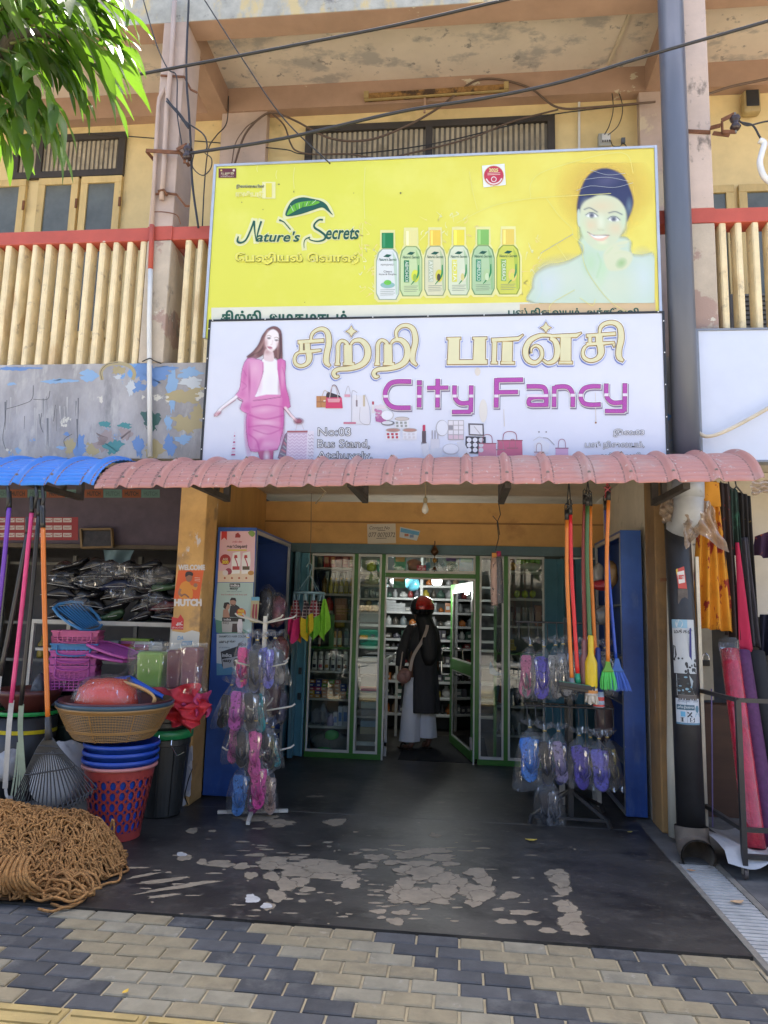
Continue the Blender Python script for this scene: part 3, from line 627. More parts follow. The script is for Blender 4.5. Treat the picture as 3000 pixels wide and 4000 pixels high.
a.text('சிற்றி அழகமாடம்', (150,1178,1035,1290), DGR, 2, bold=.035)
# halos
for L, g, c in ((1, 16, pale), (3, 0, DGR)):
    for pts, w in (([(272,655),(266,690),(290,700),(325,680),(355,620),(384,545)], [8,14,14,12,12,14]), ([(384,545),(388,620),(398,690)], [14,10,6]), ([(398,690),(412,620),(434,548)], [6,11,14]),
                   ([(868,538),(838,540),(808,570),(812,596),(850,620),(884,650),(876,678),(830,690),(780,680),(766,660)], [13,12,12,15,16,15,13,10,8,6]), ([(778,660),(745,675),(734,705),(736,738)], [8,7,5,3]), ([(640,608),(612,575),(590,552),(560,540)], [8,7,8,14])):
        a.stroke(pts, w, c, L, grow=g)
a.text("ature's", (400,622,704,692), pale, 1.2, bold=.07, shear=.25).text("ature's", (400,622,704,692), DGR, 3, bold=.02, shear=.25)
a.text('ecrets', (890,602,1122,674), pale, 1.2, bold=.07, shear=.25).text('ecrets', (890,602,1122,674), DGR, 3, bold=.02, shear=.25)
a.poly([(590,535),(592,470),(640,395),(720,365),(800,380),(870,392),(915,430),(950,505),(925,520),(870,470),(760,500),(650,525)], pale, 1.4, 4)
a.poly([(608,512),(618,455),(655,402),(720,380),(785,388),(852,404),(892,430),(916,470),(938,506),(900,476),(862,452),(800,470),(700,502)], DGR, 3, 4)
a.poly([(614,505),(640,452),(690,418),(790,404),(848,414),(800,436),(720,452),(650,490)], (.13,.42,.02), 4, 3)
for i in range(7): a.stroke([(660+22*i,478-9*i),(640+30*i,436-6*i)], 4, DGR if i % 2 else (.5,.7,.4), 5, 0)
a.text('ேபஷியல் ெவாஷ்', (255,772,1117,850), pale, 1.5, bold=.06).text('ேபஷியல் ெவாஷ்', (255,772,1117,850), (.10,.10,.01), 3, bold=.052, dx=2, dy=3).text('ேபஷியல் ெவாஷ்', (255,772,1117,850), (.74,.70,.10), 4, bold=.04)
a.text('இலங்ைகயின்', (258,290,455,320), (.66,.68,.40), 1.2, bold=.06).text('இலங்ைகயின்', (258,290,455,320), INKB, 3, bold=.01)
a.text('நம்பர்', (258,340,448,386), (.72,.70,.32), 1.3, bold=.1).text('நம்பர்', (258,340,448,386), (.70,.66,.10), 3).text('1', (466,280,508,380), (.72,.70,.34), 1.3, bold=.06).text('1', (466,280,508,380), (.70,.64,.06), 3)
for q in [(558,288,8,4),(663,340,3,8),(446,466,3,4),(297,415,3,5),(1415,350,6,7),(1085,350,3,3),(740,1120,3,3)]: a.disc(q[0], q[1], q[2], (.16,.15,.05), 3, q[3], 8)
for x, y, l in [(410,155,45),(545,190,60),(668,170,150),(1165,170,360),(1150,560,260)]: a.stroke([(x,y),(x-8,y+l*.5),(x-2,y+l)], 4, (.74,.74,.25), 1.1)
a.view(1600,560,2620)
a.poly([(700,1022),(700,1100),(1562,1085),(1562,992)], (.60,.44,.25), .6)
a.text('பஸ் நிைலயம், அச்சேவலி.', (628,1046,1470,1112), DGR, 2, bold=.03)
# splash behind the bottles
rs = random.Random(3)
for i in range(60):
    x, y = rs.choice([(rs.uniform(-330,-190), rs.uniform(500,960)), (rs.uniform(60,420), rs.uniform(430,620)), (rs.uniform(700,830), rs.uniform(560,960))])
    a.stroke([(x,y),(x+rs.uniform(-26,26),y+rs.uniform(-20,20)),(x+rs.uniform(-40,40),y+rs.uniform(-46,46))], [rs.uniform(3,9),rs.uniform(2,8),2], rs.choice([(.76,.70,.22),(.74,.62,.22),(.72,.73,.36)]), 1)
bot = [(-217,-62,(.01,.20,.05),(.66,.70,.68),(.5,.6,.55),''), (-66,84,(.72,.68,.28),(.50,.62,.33),(.02,.20,.07),'KOHOMBA'), (90,234,(.74,.52,.06),(.62,.62,.42),(.45,.5,.35),'PAPAYA'), (240,386,(.74,.64,.05),(.60,.66,.48),(.66,.66,.10),'ALOE'), (390,544,(.20,.45,.10),(.40,.56,.32),(.06,.28,.14),'CUCUMBER'), (548,705,(.72,.55,.10),(.55,.58,.08),(.25,.42,.10),'CARROT')]
for i, (x0, x1, cap, body, lab, nm) in enumerate(bot):
    top = 655-i*2 if i else 668; bt = 975-3*i if i else 995; w = x1-x0; cx = (x0+x1)/2; m = w*.02
    a.poly([(x0-8,bt-10),(x0-8,top+70),(x0+w*.2,top-12),(cx-w*.32,top-20),(cx-w*.30,top-118),(cx+w*.30,top-118),(cx+w*.32,top-20),(x1-w*.2,top-12),(x1+8,top+70),(x1+8,bt-10),(x1-w*.1,bt+14),(x0+w*.1,bt+14)], (.72,.70,.30), 1.6)
    a.poly([(x0+m,bt-40),(x0+m,top+80),(x0+w*.10,top+26),(x0+w*.28,top),(x1-w*.28,top),(x1-w*.10,top+26),(x1-m,top+80),(x1-m,bt-40),(x1-w*.14,bt),(x0+w*.14,bt)], (body[0]*.45,body[1]*.55,body[2]*.4), 2.4)
    a.poly([(x0+m+6,bt-44),(x0+m+6,top+82),(x0+w*.16,top+30),(x0+w*.30,top+6),(x1-w*.30,top+6),(x1-w*.16,top+30),(x1-m-6,top+82),(x1-m-6,bt-44),(x1-w*.18,bt-6),(x0+w*.18,bt-6)], body, 3)
    a.rect(cx-w*.24,top-100,cx+w*.24,top-2,cap,3)
    a.rect(cx-w*.20,top-96,cx-w*.10,top-6,(min(1,cap[0]*1.6+.03),min(1,cap[1]*1.4),min(1,cap[2]*1.6+.03)),3.6)
    a.poly([(x1-w*.30,top+18),(x1-w*.12,top+70),(x1-w*.08,bt-40),(x1-w*.16,bt-30)], (body[0]*.7,body[1]*.85,body[2]*.7), 3.5)
    a.poly([(cx-28,top+52),(cx-6,top+36),(cx+26,top+40),(cx+6,top+56)], DGR, 4)
    a.text("Nature's Secrets", (x0+w*.14,top+60,x1-w*.14,top+78), DGR, 4, bold=.01, shear=.3)
    if nm:
        k = 7; a.rect(x0+w*.20,top+90,x0+w*.42,top+230,lab,4)
        a.fn = (lambda p, L, X=x0+w*.38, Yb=top+225, sc=a.o: at(sc[0]+(X-p[1])*sc[2], sc[1]+(Yb-p[0])*sc[2], a.Y-L*a.step))
        a.text(nm, (0,-2,128,20), (.75,.8,.7), 5); a.fn = None
        a.disc(x0+w*.68, top+190, w*.17, [(.62,.66,.05),(.62,.58,.06),(.66,.66,.5),(.40,.56,.28),(.70,.55,.15)][i-1], 4.4, 40)
        a.disc(x0+w*.66, top+200, w*.08, [(.3,.45,.05),(.06,.05,.02),(.6,.55,.2),(.55,.66,.42),(.62,.62,.1)][i-1], 4.8, 24)
        a.stroke([(x0+w*.82,top+120),(x0+w*.78,top+190),(x0+w*.5,top+245)], [6,12,4], (.03,.25,.07), 4.6)
    else:
        a.text('PEPPERMINT', (x0+w*.22,top+98,x1-w*.22,top+110), (.2,.2,.2), 4).text('Clears', (cx-26,top+140,cx+26,top+152), (.08,.08,.09), 4, bold=.01).text('Acne & Pimples', (x0+w*.14,top+158,x1-w*.14,top+172), (.08,.08,.09), 4, bold=.01)
        a.disc(cx, top+232, 46, (.25,.45,.42), 4, 20); a.disc(cx, top+216, 24, (.15,.5,.06), 4.6, 16)
    for j in range(4): a.stroke([(x0+w*.2, bt-64+11*j),(x0+w*(.8-.06*(j % 2)), bt-66+11*j)], 2.5, (.2,.24,.2), 4.4, 0)
# woman
q = Soft(a, 740, 120, 1556, 1015, 6.5, 3); mint, pal2 = (.50,.62,.50), (.56,.64,.54)
q.blob(1245,300,330,290,(.78,.52,.10),.75,.8)
q.poly([(800,1020),(782,920),(800,840),(870,795),(985,765),(1065,722),(1100,690),(1094,600),(1380,600),(1405,700),(1480,716),(1560,722),(1560,1020)],mint,26)
q.blob(1000,850,240,160,pal2,.9).blob(880,900,120,160,(.55,.62,.66),.8).blob(1480,860,130,220,(.55,.65,.66),.9).blob(1300,900,220,160,(.58,.65,.50),.8).blob(1150,760,70,120,(.42,.62,.36),.7).blob(1230,800,50,160,(.45,.66,.38),.6,1,.3).line([(1195,700),(1215,760),(1190,850)],10,(.36,.58,.30),.5,12).line([(800,1010),(840,930),(830,860)],6,(.45,.62,.60),.6,8)
q.poly([(1064,430),(1070,350),(1104,250),(1150,190),(1225,158),(1300,170),(1362,212),(1400,285),(1422,365),(1408,430),(1376,500),(1362,420),(1200,380),(1090,460)],(.03,.036,.10),12)
q.blob(1260,230,110,60,(.10,.10,.19),.7,1,-.3).blob(1120,390,40,60,(.22,.30,.34),.6).blob(1395,400,26,70,(.16,.24,.30),.8)
q.poly([(1064,445),(1078,420),(1090,520),(1070,520)],(.50,.62,.52),8)
q.poly([(1084,420),(1112,372),(1160,345),(1215,326),(1300,342),(1350,384),(1374,440),(1370,520),(1338,590),(1294,645),(1228,682),(1163,662),(1112,612),(1082,520)],(.57,.63,.44),12)
q.blob(1220,400,150,70,(.66,.55,.35),.8).blob(1150,520,80,60,(.68,.54,.34),.75).blob(1310,540,80,60,(.68,.54,.34),.75).blob(1215,500,34,70,(.74,.78,.62),.6).blob(1100,560,40,110,(.52,.68,.44),.7).blob(1360,500,34,110,(.52,.66,.46),.7).blob(1228,660,80,34,(.55,.68,.42),.7).blob(1226,626,44,22,(.74,.72,.50),.8)
for cx, cy in ((1158,456),(1298,480)): q.blob(cx,cy,52,30,(.45,.55,.46),.8).poly([(cx-36,cy+2),(cx-14,cy-13),(cx+14,cy-11),(cx+36,cy+8),(cx+8,cy+14),(cx-20,cy+12)],(.74,.77,.74),5).blob(cx-1,cy+1,19,18,(.02,.03,.08),1,.35).line([(cx-38,cy),(cx-14,cy-15),(cx+14,cy-13),(cx+38,cy+6)],6,(.06,.09,.12),.9,5)
q.line([(1110,420),(1145,410),(1192,436)],8,(.10,.14,.16),.85,6).line([(1266,442),(1308,434),(1350,452)],8,(.10,.14,.16),.85,6)
q.blob(1214,548,30,16,(.55,.58,.36),.7).line([(1196,545),(1214,554),(1238,548)],4,(.42,.44,.28),.6,4)
q.poly([(1134,566),(1180,582),(1268,580),(1232,618),(1178,612)],(.74,.50,.36),7).poly([(1146,574),(1190,588),(1256,584),(1222,602),(1176,600)],(.78,.80,.76),5).line([(1130,563),(1180,586),(1272,582)],4.5,(.08,.11,.10),.8,4)
q.poly([(1236,692),(1290,642),(1342,622),(1400,616),(1374,640),(1322,652),(1384,650),(1332,672),(1406,692),(1414,740),(1374,795),(1310,810),(1260,802),(1234,742)],(.60,.64,.44),12).line([(1300,700),(1350,690),(1398,700)],6,(.55,.62,.38),.6,6).line([(1250,700),(1290,660)],6,(.48,.62,.36),.7,8).blob(1345,760,44,34,(.28,.48,.20),.9,.6,-.7)
q.build('portrait_print', YB)
# creases and cracks of the vinyl
for pts in [[(300,505),(520,400),(760,352),(1080,330),(1280,318)],[(770,350),(768,260),(830,190),(1000,130),(1230,70),(1380,70),(1420,190)],[(870,350),(950,460),(1030,540),(1040,590),(1105,650),(1100,720),(1140,830),(1270,1000),(1420,1090)],[(1040,575),(930,640),(830,700)],[(930,640),(1000,740)],[(890,1080),(900,1020),(1050,930)],[(380,180),(400,300),(430,420)],[(1060,300),(1150,270),(1300,280),(1420,250)],[(1110,230),(1250,215),(1390,240)],[(1150,170),(1260,200),(1370,190)],[(1080,980),(1160,1030),(1180,990)]]:
    a.stroke(pts, 3, (.70,.68,.22) if pts[0][0] < 1000 or pts[0][1] > 600 else (.34,.37,.40), 6.2)
a.build('print', YB)
s_ = Art(-.1525); s_.view(780,560,1700)
s_.rect(133,176,257,243,(.12,.02,.025),1); s_.text('சட்ட அலகு 2024', (150,200,240,222), (.7,.66,.4), 2, bold=.02); s_.text('பிரிவு', (150,226,240,238), (.7,.66,.6), 2); s_.disc(152,190,7,(.6,.5,.15),2); s_.disc(240,190,8,(.7,.6,.5),2)
s_.build('maroon_sticker', YB)
s_ = Art(-.1525); s_.view(1600,560,2620)
s_.poly([(460,142),(470,280),(611,264),(603,129)], (.74,.76,.78), 1); s_.disc(535,205,66,(.66,.58,.3),2).disc(535,205,62,(.48,.03,.06),2.5); s_.text('2025', (505,160,562,180), (.75,.72,.3), 4, bold=.03)
s_.disc(535,228,18,(.72,.68,.66),3).disc(535,228,13,(.48,.05,.08),3.6)
for j in range(2): s_.stroke([(495,190+10*j),(576,187+10*j)], 4, (.7,.5,.45), 4, 0)
s_.stroke([(486,225),(505,248),(535,258),(568,246),(586,222)], 9, (.75,.62,.6), 4)
s_.build('round_sticker', YB)

# ---------------------------------------------------------------- white board
WB = thing('shop_sign', 'white shop sign with gold Tamil lettering and a woman in a pink suit', 'sign', (-.25,-.18,3.2))
MB().box(-1.955,1.447,-.178,-.160,2.60,3.722).build('panel', M('white_vinyl', (.64,.67,.77), .4, var=.03, vscale=2), WB)
b = MB(); b.box(-1.972,-1.9555,-.184,-.158,2.60,3.738); b.box(1.4475,1.464,-.184,-.158,2.60,3.738); b.box(-1.955,1.447,-.184,-.158,3.7225,3.737); b.build('frame', black_pl, WB)
b = MB()
for i in range(9): b.obox((-1.94+i*.42,-.186,3.731),(.008,.004,.008))
for i in range(5): b.obox((-1.964,-.186,2.7+i*.24),(.008,.004,.008)); b.obox((1.456,-.186,2.7+i*.24),(.008,.004,.008))
b.build('screw', white_pl, WB)
a = Art(-.1785)
STR = []
a.view(780,1180,1700); v3 = a.o
g = []           # gold Tamil strokes: (view, points, widths, smooth)
def G(v, pts, w, sm=4): g.append((v, pts, w, sm))
a.view(1600,1180,2620); v4 = a.o
G(v3, [(692,282),(876,270)], 26, 0); G(v3, [(716,288),(716,350)], 28, 0); G(v3, [(758,288),(760,352)], 40, 0)
G(v3, [(700,352),(800,345),(856,338)], [24,24,18], 0); G(v3, [(768,350),(772,400),(752,436),(712,450),(678,436),(668,400),(680,368),(704,352)], [44,40,28,24,24,22,20,16])
G(v3, [(782,288),(790,230),(826,196),(870,190),(902,220),(910,290),(896,360),(892,420),(918,452)], [16,22,24,30,38,40,40,40,18])
G(v3, [(970,440),(974,360),(976,300),(1002,272),(1036,290),(1042,320)], [30,28,28,22,26,24]); G(v3, [(1044,300),(1046,430)], [58,60], 0); G(v3, [(952,438),(990,438)], 18, 0); G(v3, [(1010,436),(1090,436)], 22, 0)
G(v3, [(1062,300),(1090,272),(1140,272),(1180,320),(1180,390),(1140,440),(1060,466),(975,474),(944,500),(958,526),(982,520)], [16,24,34,44,46,40,34,30,30,26,14])
G(v3, [(1250,440),(1254,360),(1256,296),(1282,268),(1316,286),(1322,316)], [30,28,28,22,26,24]); G(v3, [(1326,296),(1328,430)], [58,60], 0); G(v3, [(1232,438),(1270,438)], 18, 0); G(v3, [(1292,436),(1372,436)], 22, 0)
G(v3, [(1344,296),(1372,268),(1420,268),(1460,316),(1460,390),(1420,440),(1340,466),(1256,474),(1226,500),(1240,526),(1264,520)], [16,24,34,44,46,40,34,30,30,26,14])
G(v3, [(1390,262),(1384,210),(1416,172),(1466,166),(1506,196),(1520,270),(1504,350),(1500,410),(1530,446)], [18,24,26,30,36,40,38,36,16])
G(v4, [(282,232),(278,384)], [72,76], 0); G(v4, [(236,232),(326,230)], 16, 0); G(v4, [(238,382),(494,380)], 30, 0); G(v4, [(446,228),(442,374)], [74,80], 0); G(v4, [(400,230),(492,228)], 16, 0)
G(v4, [(520,242),(690,232),(722,206)], [26,24,8], 0); G(v4, [(540,250),(536,384)], [30,30], 0); G(v4, [(516,386),(560,386)], 16, 0); G(v4, [(622,250),(618,380)], [66,68], 0); G(v4, [(578,386),(668,386)], 18, 0)
G(v4, [(900,214),(830,212),(764,246),(736,310),(752,366),(800,384),(838,350),(836,300),(806,276),(776,292),(772,322)], [20,26,34,38,34,26,24,24,18,14,10])
G(v4, [(846,366),(880,386),(924,366),(940,310),(926,250),(892,228)], [14,22,34,40,34,20]); G(v4, [(890,216),(1060,212),(1092,194)], [20,28,8], 0); G(v4, [(992,222),(990,376)], [68,72], 0); G(v4, [(948,384),(1036,384)], 18, 0)
G(v4, [(1122,214),(1310,200)], 22, 0); G(v4, [(1146,214),(1146,262)], 24, 0); G(v4, [(1204,212),(1204,264)], 46, 0); G(v4, [(1122,268),(1230,262),(1302,256)], [22,22,14], 0); G(v4, [(1210,266),(1216,320),(1196,356),(1152,372),(1112,356),(1100,322),(1112,288),(1136,270)], [44,42,30,24,24,22,20,14]); G(v4, [(1296,262),(1300,286)], [22,8], 0)
G(v4, [(1206,206),(1214,160),(1250,134),(1300,132),(1336,160),(1344,230),(1330,300),(1332,350),(1358,374)], [16,24,26,30,36,40,38,36,16])
for lay_, gr, col, dx, dy in ((1, 9, (.16,.22,.56), -3, 10), (2, 9, (.30,.38,.72), 3, 6), (3, 9, (.80,.80,.82), 0, 0), (5, 3.2, (.035,.04,.05), 0, 0), (7, .6, (.56,.36,.12), 0, 0), (9, -2.4, (.66,.64,.40), 0, 0)):
    for v, pts, w, sm in g:
        a.o = v; a.stroke(pts, [q if q+2*gr > 2 else 2-2*gr for q in (w if isinstance(w, list) else [w]*len(pts))], col, lay_, sm, dx=dx, dy=dy, grow=gr)
for v, cx, cy, r in ((v3, 1068, 206, 40), (v4, 866, 162, 36)):
    a.o = v
    for L, gr, c in ((1, 12, (.16,.22,.56)), (3, 9, (.80,.80,.82)), (5, 3, (.035,.04,.05)), (7, 0, (.56,.36,.12)), (9, -4, (.66,.64,.40))):
        R0 = r+gr*1.4; a.poly([(cx+(R0 if k % 2 == 0 else R0*.52)*sin(k*pi/4), cy-(R0*1.0 if k % 2 == 0 else R0*.52)*cos(k*pi/4)) for k in range(8)], c, L, 0)
# magenta City Fancy
ct = []
a.view(780,1180,1700); v3 = a.o; a.view(1600,1180,2620); v4 = a.o
def H(v, pts, sm=3, w=30): ct.append((v, pts, sm, w))
H(v3, [(1490,560),(1390,560),(1340,576),(1312,618),(1306,652),(1314,694),(1344,730),(1392,744),(1486,744)], 3, 32); H(v3, [(1548,592),(1546,742)], 0, 32)
H(v4, [(62,497),(62,528)], 0, 30); H(v4, [(179,488),(177,670)], 0, 28); H(v4, [(112,545),(246,543)], 0, 25)
H(v4, [(286,530),(286,590),(300,626),(330,643),(378,640)], 3, 28); H(v4, [(392,530),(388,700)], 0, 28); H(v4, [(270,698),(388,697)], 0, 26)
H(v4, [(553,484),(550,670)], 0, 30); H(v4, [(556,496),(720,493)], 0, 28); H(v4, [(556,573),(688,571)], 0, 26)
H(v4, [(744,536),(826,536),(858,548),(869,590),(868,664)], 3, 28); H(v4, [(864,606),(800,604),(766,614),(756,634),(770,652),(864,652)], 3, 26)
H(v4, [(920,534),(918,666)], 0, 28); H(v4, [(924,540),(984,536),(1018,550),(1036,590),(1036,666)], 3, 28)
H(v4, [(1214,536),(1150,536),(1106,552),(1086,594),(1102,638),(1146,652),(1214,650)], 3, 28)
H(v4, [(1250,518),(1250,584),(1266,622),(1300,640),(1354,636)], 3, 28); H(v4, [(1368,516),(1366,696)], 0, 28); H(v4, [(1242,692),(1366,692)], 0, 26)
mag = M('glitter_magenta_print', (.40,.07,.36), .4, var=.3, vscale=160)
for L, gr, c, dx, dy in ((1, 6, (.22,.20,.30), 5, 9), (3, 5.5, (.82,.82,.84), 0, 0), (5, 1.2, (.10,.03,.10), 0, 0), (6, -1.2, mag, 0, 0)):
    for v, pts, sm, w in ct:
        a.o = v; a.stroke(pts, w, c, L, sm, dx=dx, dy=dy, grow=gr)
for v, x0, x1, y in ((v3,1294,1330,664),(v3,1532,1562,664),(v4,164,192,597),(v4,272,300,597),(v4,378,404,597),(v4,537,565,597),(v4,744,880,594),(v4,906,932,592),(v4,1022,1050,592),(v4,1073,1100,592),(v4,1237,1264,589),(v4,1354,1382,589)):
    a.o = v; a.rect(x0,y-9,x1,y+9,(.72,.66,.76),8)
a.o = v3
for t_, bx in (('No:03',(834,884,1064,942)),('Bus Stand,',(830,968,1198,1034)),('Atchuvely.',(830,1052,1214,1118))):
    a.text(t_, bx, (.012,.014,.018), 2, bold=.034).text(t_, bx, (.80,.81,.84), 4, bold=-.012)
a.o = v4
for t_, bx in (('இல:03',(1296,806,1490,856)),('பஸ் நிைலயம்,',(1116,884,1490,934)),('அச்சேவலி.',(1200,956,1480,1004))):
    a.text(t_, bx, (.02,.022,.03), 2, bold=.05).text(t_, bx, (.80,.81,.84), 4, bold=.006)
a.build('lettering', WB)
a = Art(-.1785); a.view(780,1180,1700)
PK, PK2, PKD = (.60,.14,.40), (.66,.28,.50), (.40,.05,.24)
q = Soft(a, 70, 150, 830, 1125, 5.0, 5); ld, dk2 = (.72,.42,.58), (.34,.04,.20)
q.poly([(440,400),(545,408),(566,560),(572,655),(382,668),(402,620),(450,490)],(.78,.78,.83),5).blob(500,560,40,110,(.70,.66,.74),.4)
q.poly([(452,218),(480,186),(520,170),(556,182),(577,220),(582,330),(580,412),(545,402),(505,372),(472,338),(446,372),(408,392),(368,396),(330,386),(372,350),(412,300),(436,244)],(.17,.08,.08),8)
q.line([(480,200),(446,290),(390,370)],14,(.38,.22,.19),.8,14).line([(462,270),(430,340),(350,384)],8,(.06,.03,.03),.7,8).line([(566,230),(572,330),(562,395)],10,(.05,.025,.03),.8,8).line([(550,330),(552,390)],8,(.34,.2,.17),.6,8)
q.poly([(466,330),(512,340),(524,404),(500,420),(450,402)],(.70,.56,.58),8).blob(476,352,40,30,(.42,.22,.22),.8)
q.poly([(486,206),(520,192),(552,216),(557,262),(544,312),(514,346),(486,340),(462,302),(462,250)],(.80,.75,.76),7)
q.blob(466,290,22,56,(.50,.28,.28),.9).blob(548,300,16,40,(.58,.38,.38),.7).blob(505,336,26,14,(.62,.42,.42),.6)
for x, y in ((488,254),(541,268)): q.blob(x,y,16,8,(.07,.04,.05),1,.4).line([(x-15,y-15),(x,y-20),(x+15,y-12)],5,(.26,.15,.13),.8,4)
q.line([(514,270),(510,296),(500,301)],4,(.56,.36,.36),.7,4).poly([(474,315),(492,311),(514,322),(494,331)],(.46,.18,.23),4)
JK = [(336,396),(404,402),(450,425),(446,500),(424,570),(396,650),(376,700),(352,778),(330,782),(284,752),(304,690),(248,660),(274,630),(290,560),(300,470)]
q.poly(JK,(.62,.26,.48),6,1,2).poly([(545,408),(604,414),(602,500),(610,610),(640,736),(590,746),(574,700),(566,600),(556,540)],(.56,.14,.38),6,1,2)
q.blob(390,470,70,100,ld,.8).blob(318,520,34,140,(.50,.10,.32),.8,1,.12).blob(350,560,14,150,dk2,.8).blob(300,650,50,50,(.54,.14,.36),.7).blob(330,740,60,44,(.48,.08,.30),.8).blob(420,560,30,120,(.68,.36,.54),.7).blob(582,520,20,120,ld,.6).blob(606,680,40,90,(.50,.10,.32),.7).blob(560,600,16,110,dk2,.7).line([(336,400),(404,405)],5,dk2,.5,5).line([(250,658),(280,690),(306,700)],5,(.3,.05,.18),.8,4).line([(446,430),(444,500),(424,570),(396,650)],4,dk2,.6,4)
for pts in ([(310,480),(330,520)],[(296,560),(330,590),(300,620)],[(584,460),(600,520)]): q.line(pts,5,dk2,.5,7)
q.poly([(376,672),(564,652),(582,720),(592,800),(588,870),(572,950),(548,1040),(440,1052),(360,1050),(340,960),(332,860),(334,790),(356,776)],(.62,.24,.46),6,1,2)
q.blob(345,880,40,240,(.52,.08,.34),.9).blob(580,820,26,240,(.50,.08,.32),.9).blob(450,760,110,34,ld,.8,1,-.1).blob(470,850,110,30,(.74,.48,.62),.8,1,.05).blob(430,930,70,40,ld,.7,1,-.15).blob(480,1000,90,30,ld,.6).blob(420,1000,30,60,(.50,.08,.32),.7,1,.5)
for pts, w in (([(350,795),(460,825),(588,800)],9),([(346,880),(460,868),(575,890)],7),([(344,930),(400,975),(420,1040)],8),([(370,740),(470,724),(578,738)],6),([(380,900),(480,930),(566,900)],6),([(360,1040),(450,1046),(546,1034)],6)): q.line(pts,w,(.42,.05,.26),.75,10)
q.line([(378,694),(470,684),(570,668)],4,(.14,.02,.09),.9,4)
q.poly([(410,1050),(520,1044),(516,1124),(428,1124)],(.42,.10,.22),5,1,0).blob(472,1090,30,60,(.76,.68,.72),.95)
q.line([(256,668),(210,704),(150,752),(118,792)],22,(.78,.75,.78),.95,8).line([(250,690),(200,724),(150,756)],5,(.5,.2,.26),.8,5).blob(126,786,36,18,(.42,.10,.16),.8,.6,-.5)
q.line([(604,745),(640,792),(680,834)],18,(.72,.58,.62),1,6).line([(596,752),(640,806)],4,(.25,.06,.10),.8,4).blob(696,838,40,26,(.30,.08,.12),1,.5)
q.build('figure_print', WB)
for i in range(9): a.stroke([(150-4*i,742+6*i),(140-5*i,752+7*i)], [6,2], (.30,.03,.08), 4, 0)
a.poly([(616,914),(760,902),(772,1120),(606,1120)], (.58,.46,.60), 3).poly([(600,930),(618,914),(608,1120),(548,1100)], (.22,.16,.22), 3.4).poly([(758,906),(806,908),(800,1120),(750,1120)], (.72,.68,.76), 3.2)
for i in range(9):
    y = 935+22*i; a.stroke([(620+16*j, y+(10 if j % 2 else -4)) for j in range(10)], 6, (.72,.64,.74), 4, 0)
for i in range(8): a.stroke([(765+12*j, 935+24*i+(9 if j % 2 else -3)) for j in range(4)], 5, (.44,.38,.48), 4, 0)
for i in range(6): a.stroke([(600-8*i,960+26*i),(612-2*i,985+24*i)], 8, (.5,.2,.24) if i % 2 else (.3,.36,.38), 4, 0)
a.stroke([(676,905),(690,850),(710,845),(735,900)], 3.5, (.55,.5,.55), 4.5).rect(616,906,760,918,(.36,.12,.14),4.4)
for i in range(8): a.poly([(246-3*i,915+22*i),(250,915+22*i),(250,926+22*i),(243-3.4*i,926+22*i)], (.36,.06,.18) if i % 2 else (.62,.5,.62), 3)
# printed handbags and make-up
a.rect(822,662,896,742,(.46,.22,.09),2).rect(822,700,896,706,(.26,.12,.06),3).rect(872,690,886,700,(.7,.6,.5),3).stroke([(862,662),(880,622),(905,640)], 4, (.5,.38,.3), 3).stroke([(850,662),(856,740)], 4, (.3,.14,.07), 3)
a.poly([(892,672),(1000,672),(1008,748),(886,748)], (.55,.05,.13), 3).poly([(900,680),(992,680),(984,706),(906,706)], (.62,.30,.34), 4).stroke([(915,676),(930,600),(960,600),(975,680)], 5, (.5,.42,.42), 4).stroke([(925,640),(935,588),(962,592),(985,650)], 4, (.16,.08,.1), 2.5)
a.poly([(890,655),(900,630),(990,660),(996,672),(892,672)], (.05,.035,.04), 2)
for pts in [[(1020,660),(1045,590),(1062,645)],[(1070,650),(1080,622),(1110,640)],[(1070,650),(1070,850)],[(1105,650),(1108,740)],[(1130,740),(1130,840),(1195,860),(1200,760),(1165,650)]]: a.stroke(pts, 3, (.40,.38,.42), 2)
a.poly([(1075,655),(1180,660),(1190,720),(1200,860),(1120,860),(1075,850)], (.66,.66,.71), 1.5); a.rect(1150,655,1165,735,(.5,.42,.3),2).rect(1100,690,1112,735,(.25,.2,.22),2).rect(1013,845,1100,858,(.5,.16,.24),2).rect(1020,650,1060,668,(.6,.3,.38),2)
a.rect(1214,700,1228,722,(.4,.05,.08),2).rect(1212,722,1230,780,(.66,.64,.66),2)
for i, (x, y) in enumerate([(1250,742),(1275,735),(1300,740),(1248,768),(1262,768),(1275,770),(1248,790),(1262,796),(1280,785),(1254,812),(1240,760)]): a.disc(x, y, 10 if i > 2 else 16, (.46,.2,.36) if i > 2 else (.66,.6,.66), 2)
a.poly([(1236,806),(1290,800),(1320,840),(1280,850),(1240,840)], (.38,.12,.30), 1.6)
a.disc(1322,796,46,(.5,.5,.54),2,38).disc(1320,796,40,(.70,.72,.78),3,34).disc(1326,852,48,(.16,.16,.18),2,18).disc(1322,850,38,(.62,.64,.68),3,12)
for x, y, c in ((1425,850,(.30,.32,.30)),(1362,930,(.46,.06,.08)),(1480,930,(.6,.58,.62))):
    a.poly([(x-52,y-26),(x+52,y-26),(x+50,y+38),(x-50,y+38)], (.70,.71,.76), 2.5); a.disc(x,y-28,52,(.40,.36,.34),2.8,15).disc(x,y-28,44,(.56,.5,.46) if c[0] < .4 else (.42,.22,.18),3.2,10)
    for k in range(3): a.rect(x-44+30*k,y-8,x-26+30*k,y+8,c,3.6).rect(x-40+30*k,y+14,x-24+30*k,y+30,c,3.6)
a.rect(1570,870,1588,912,(.42,.06,.10),2).rect(1566,912,1592,985,(.05,.04,.05),2).rect(1560,985,1600,1005,(.3,.3,.34),2)
a.view(1600,1180,2620)
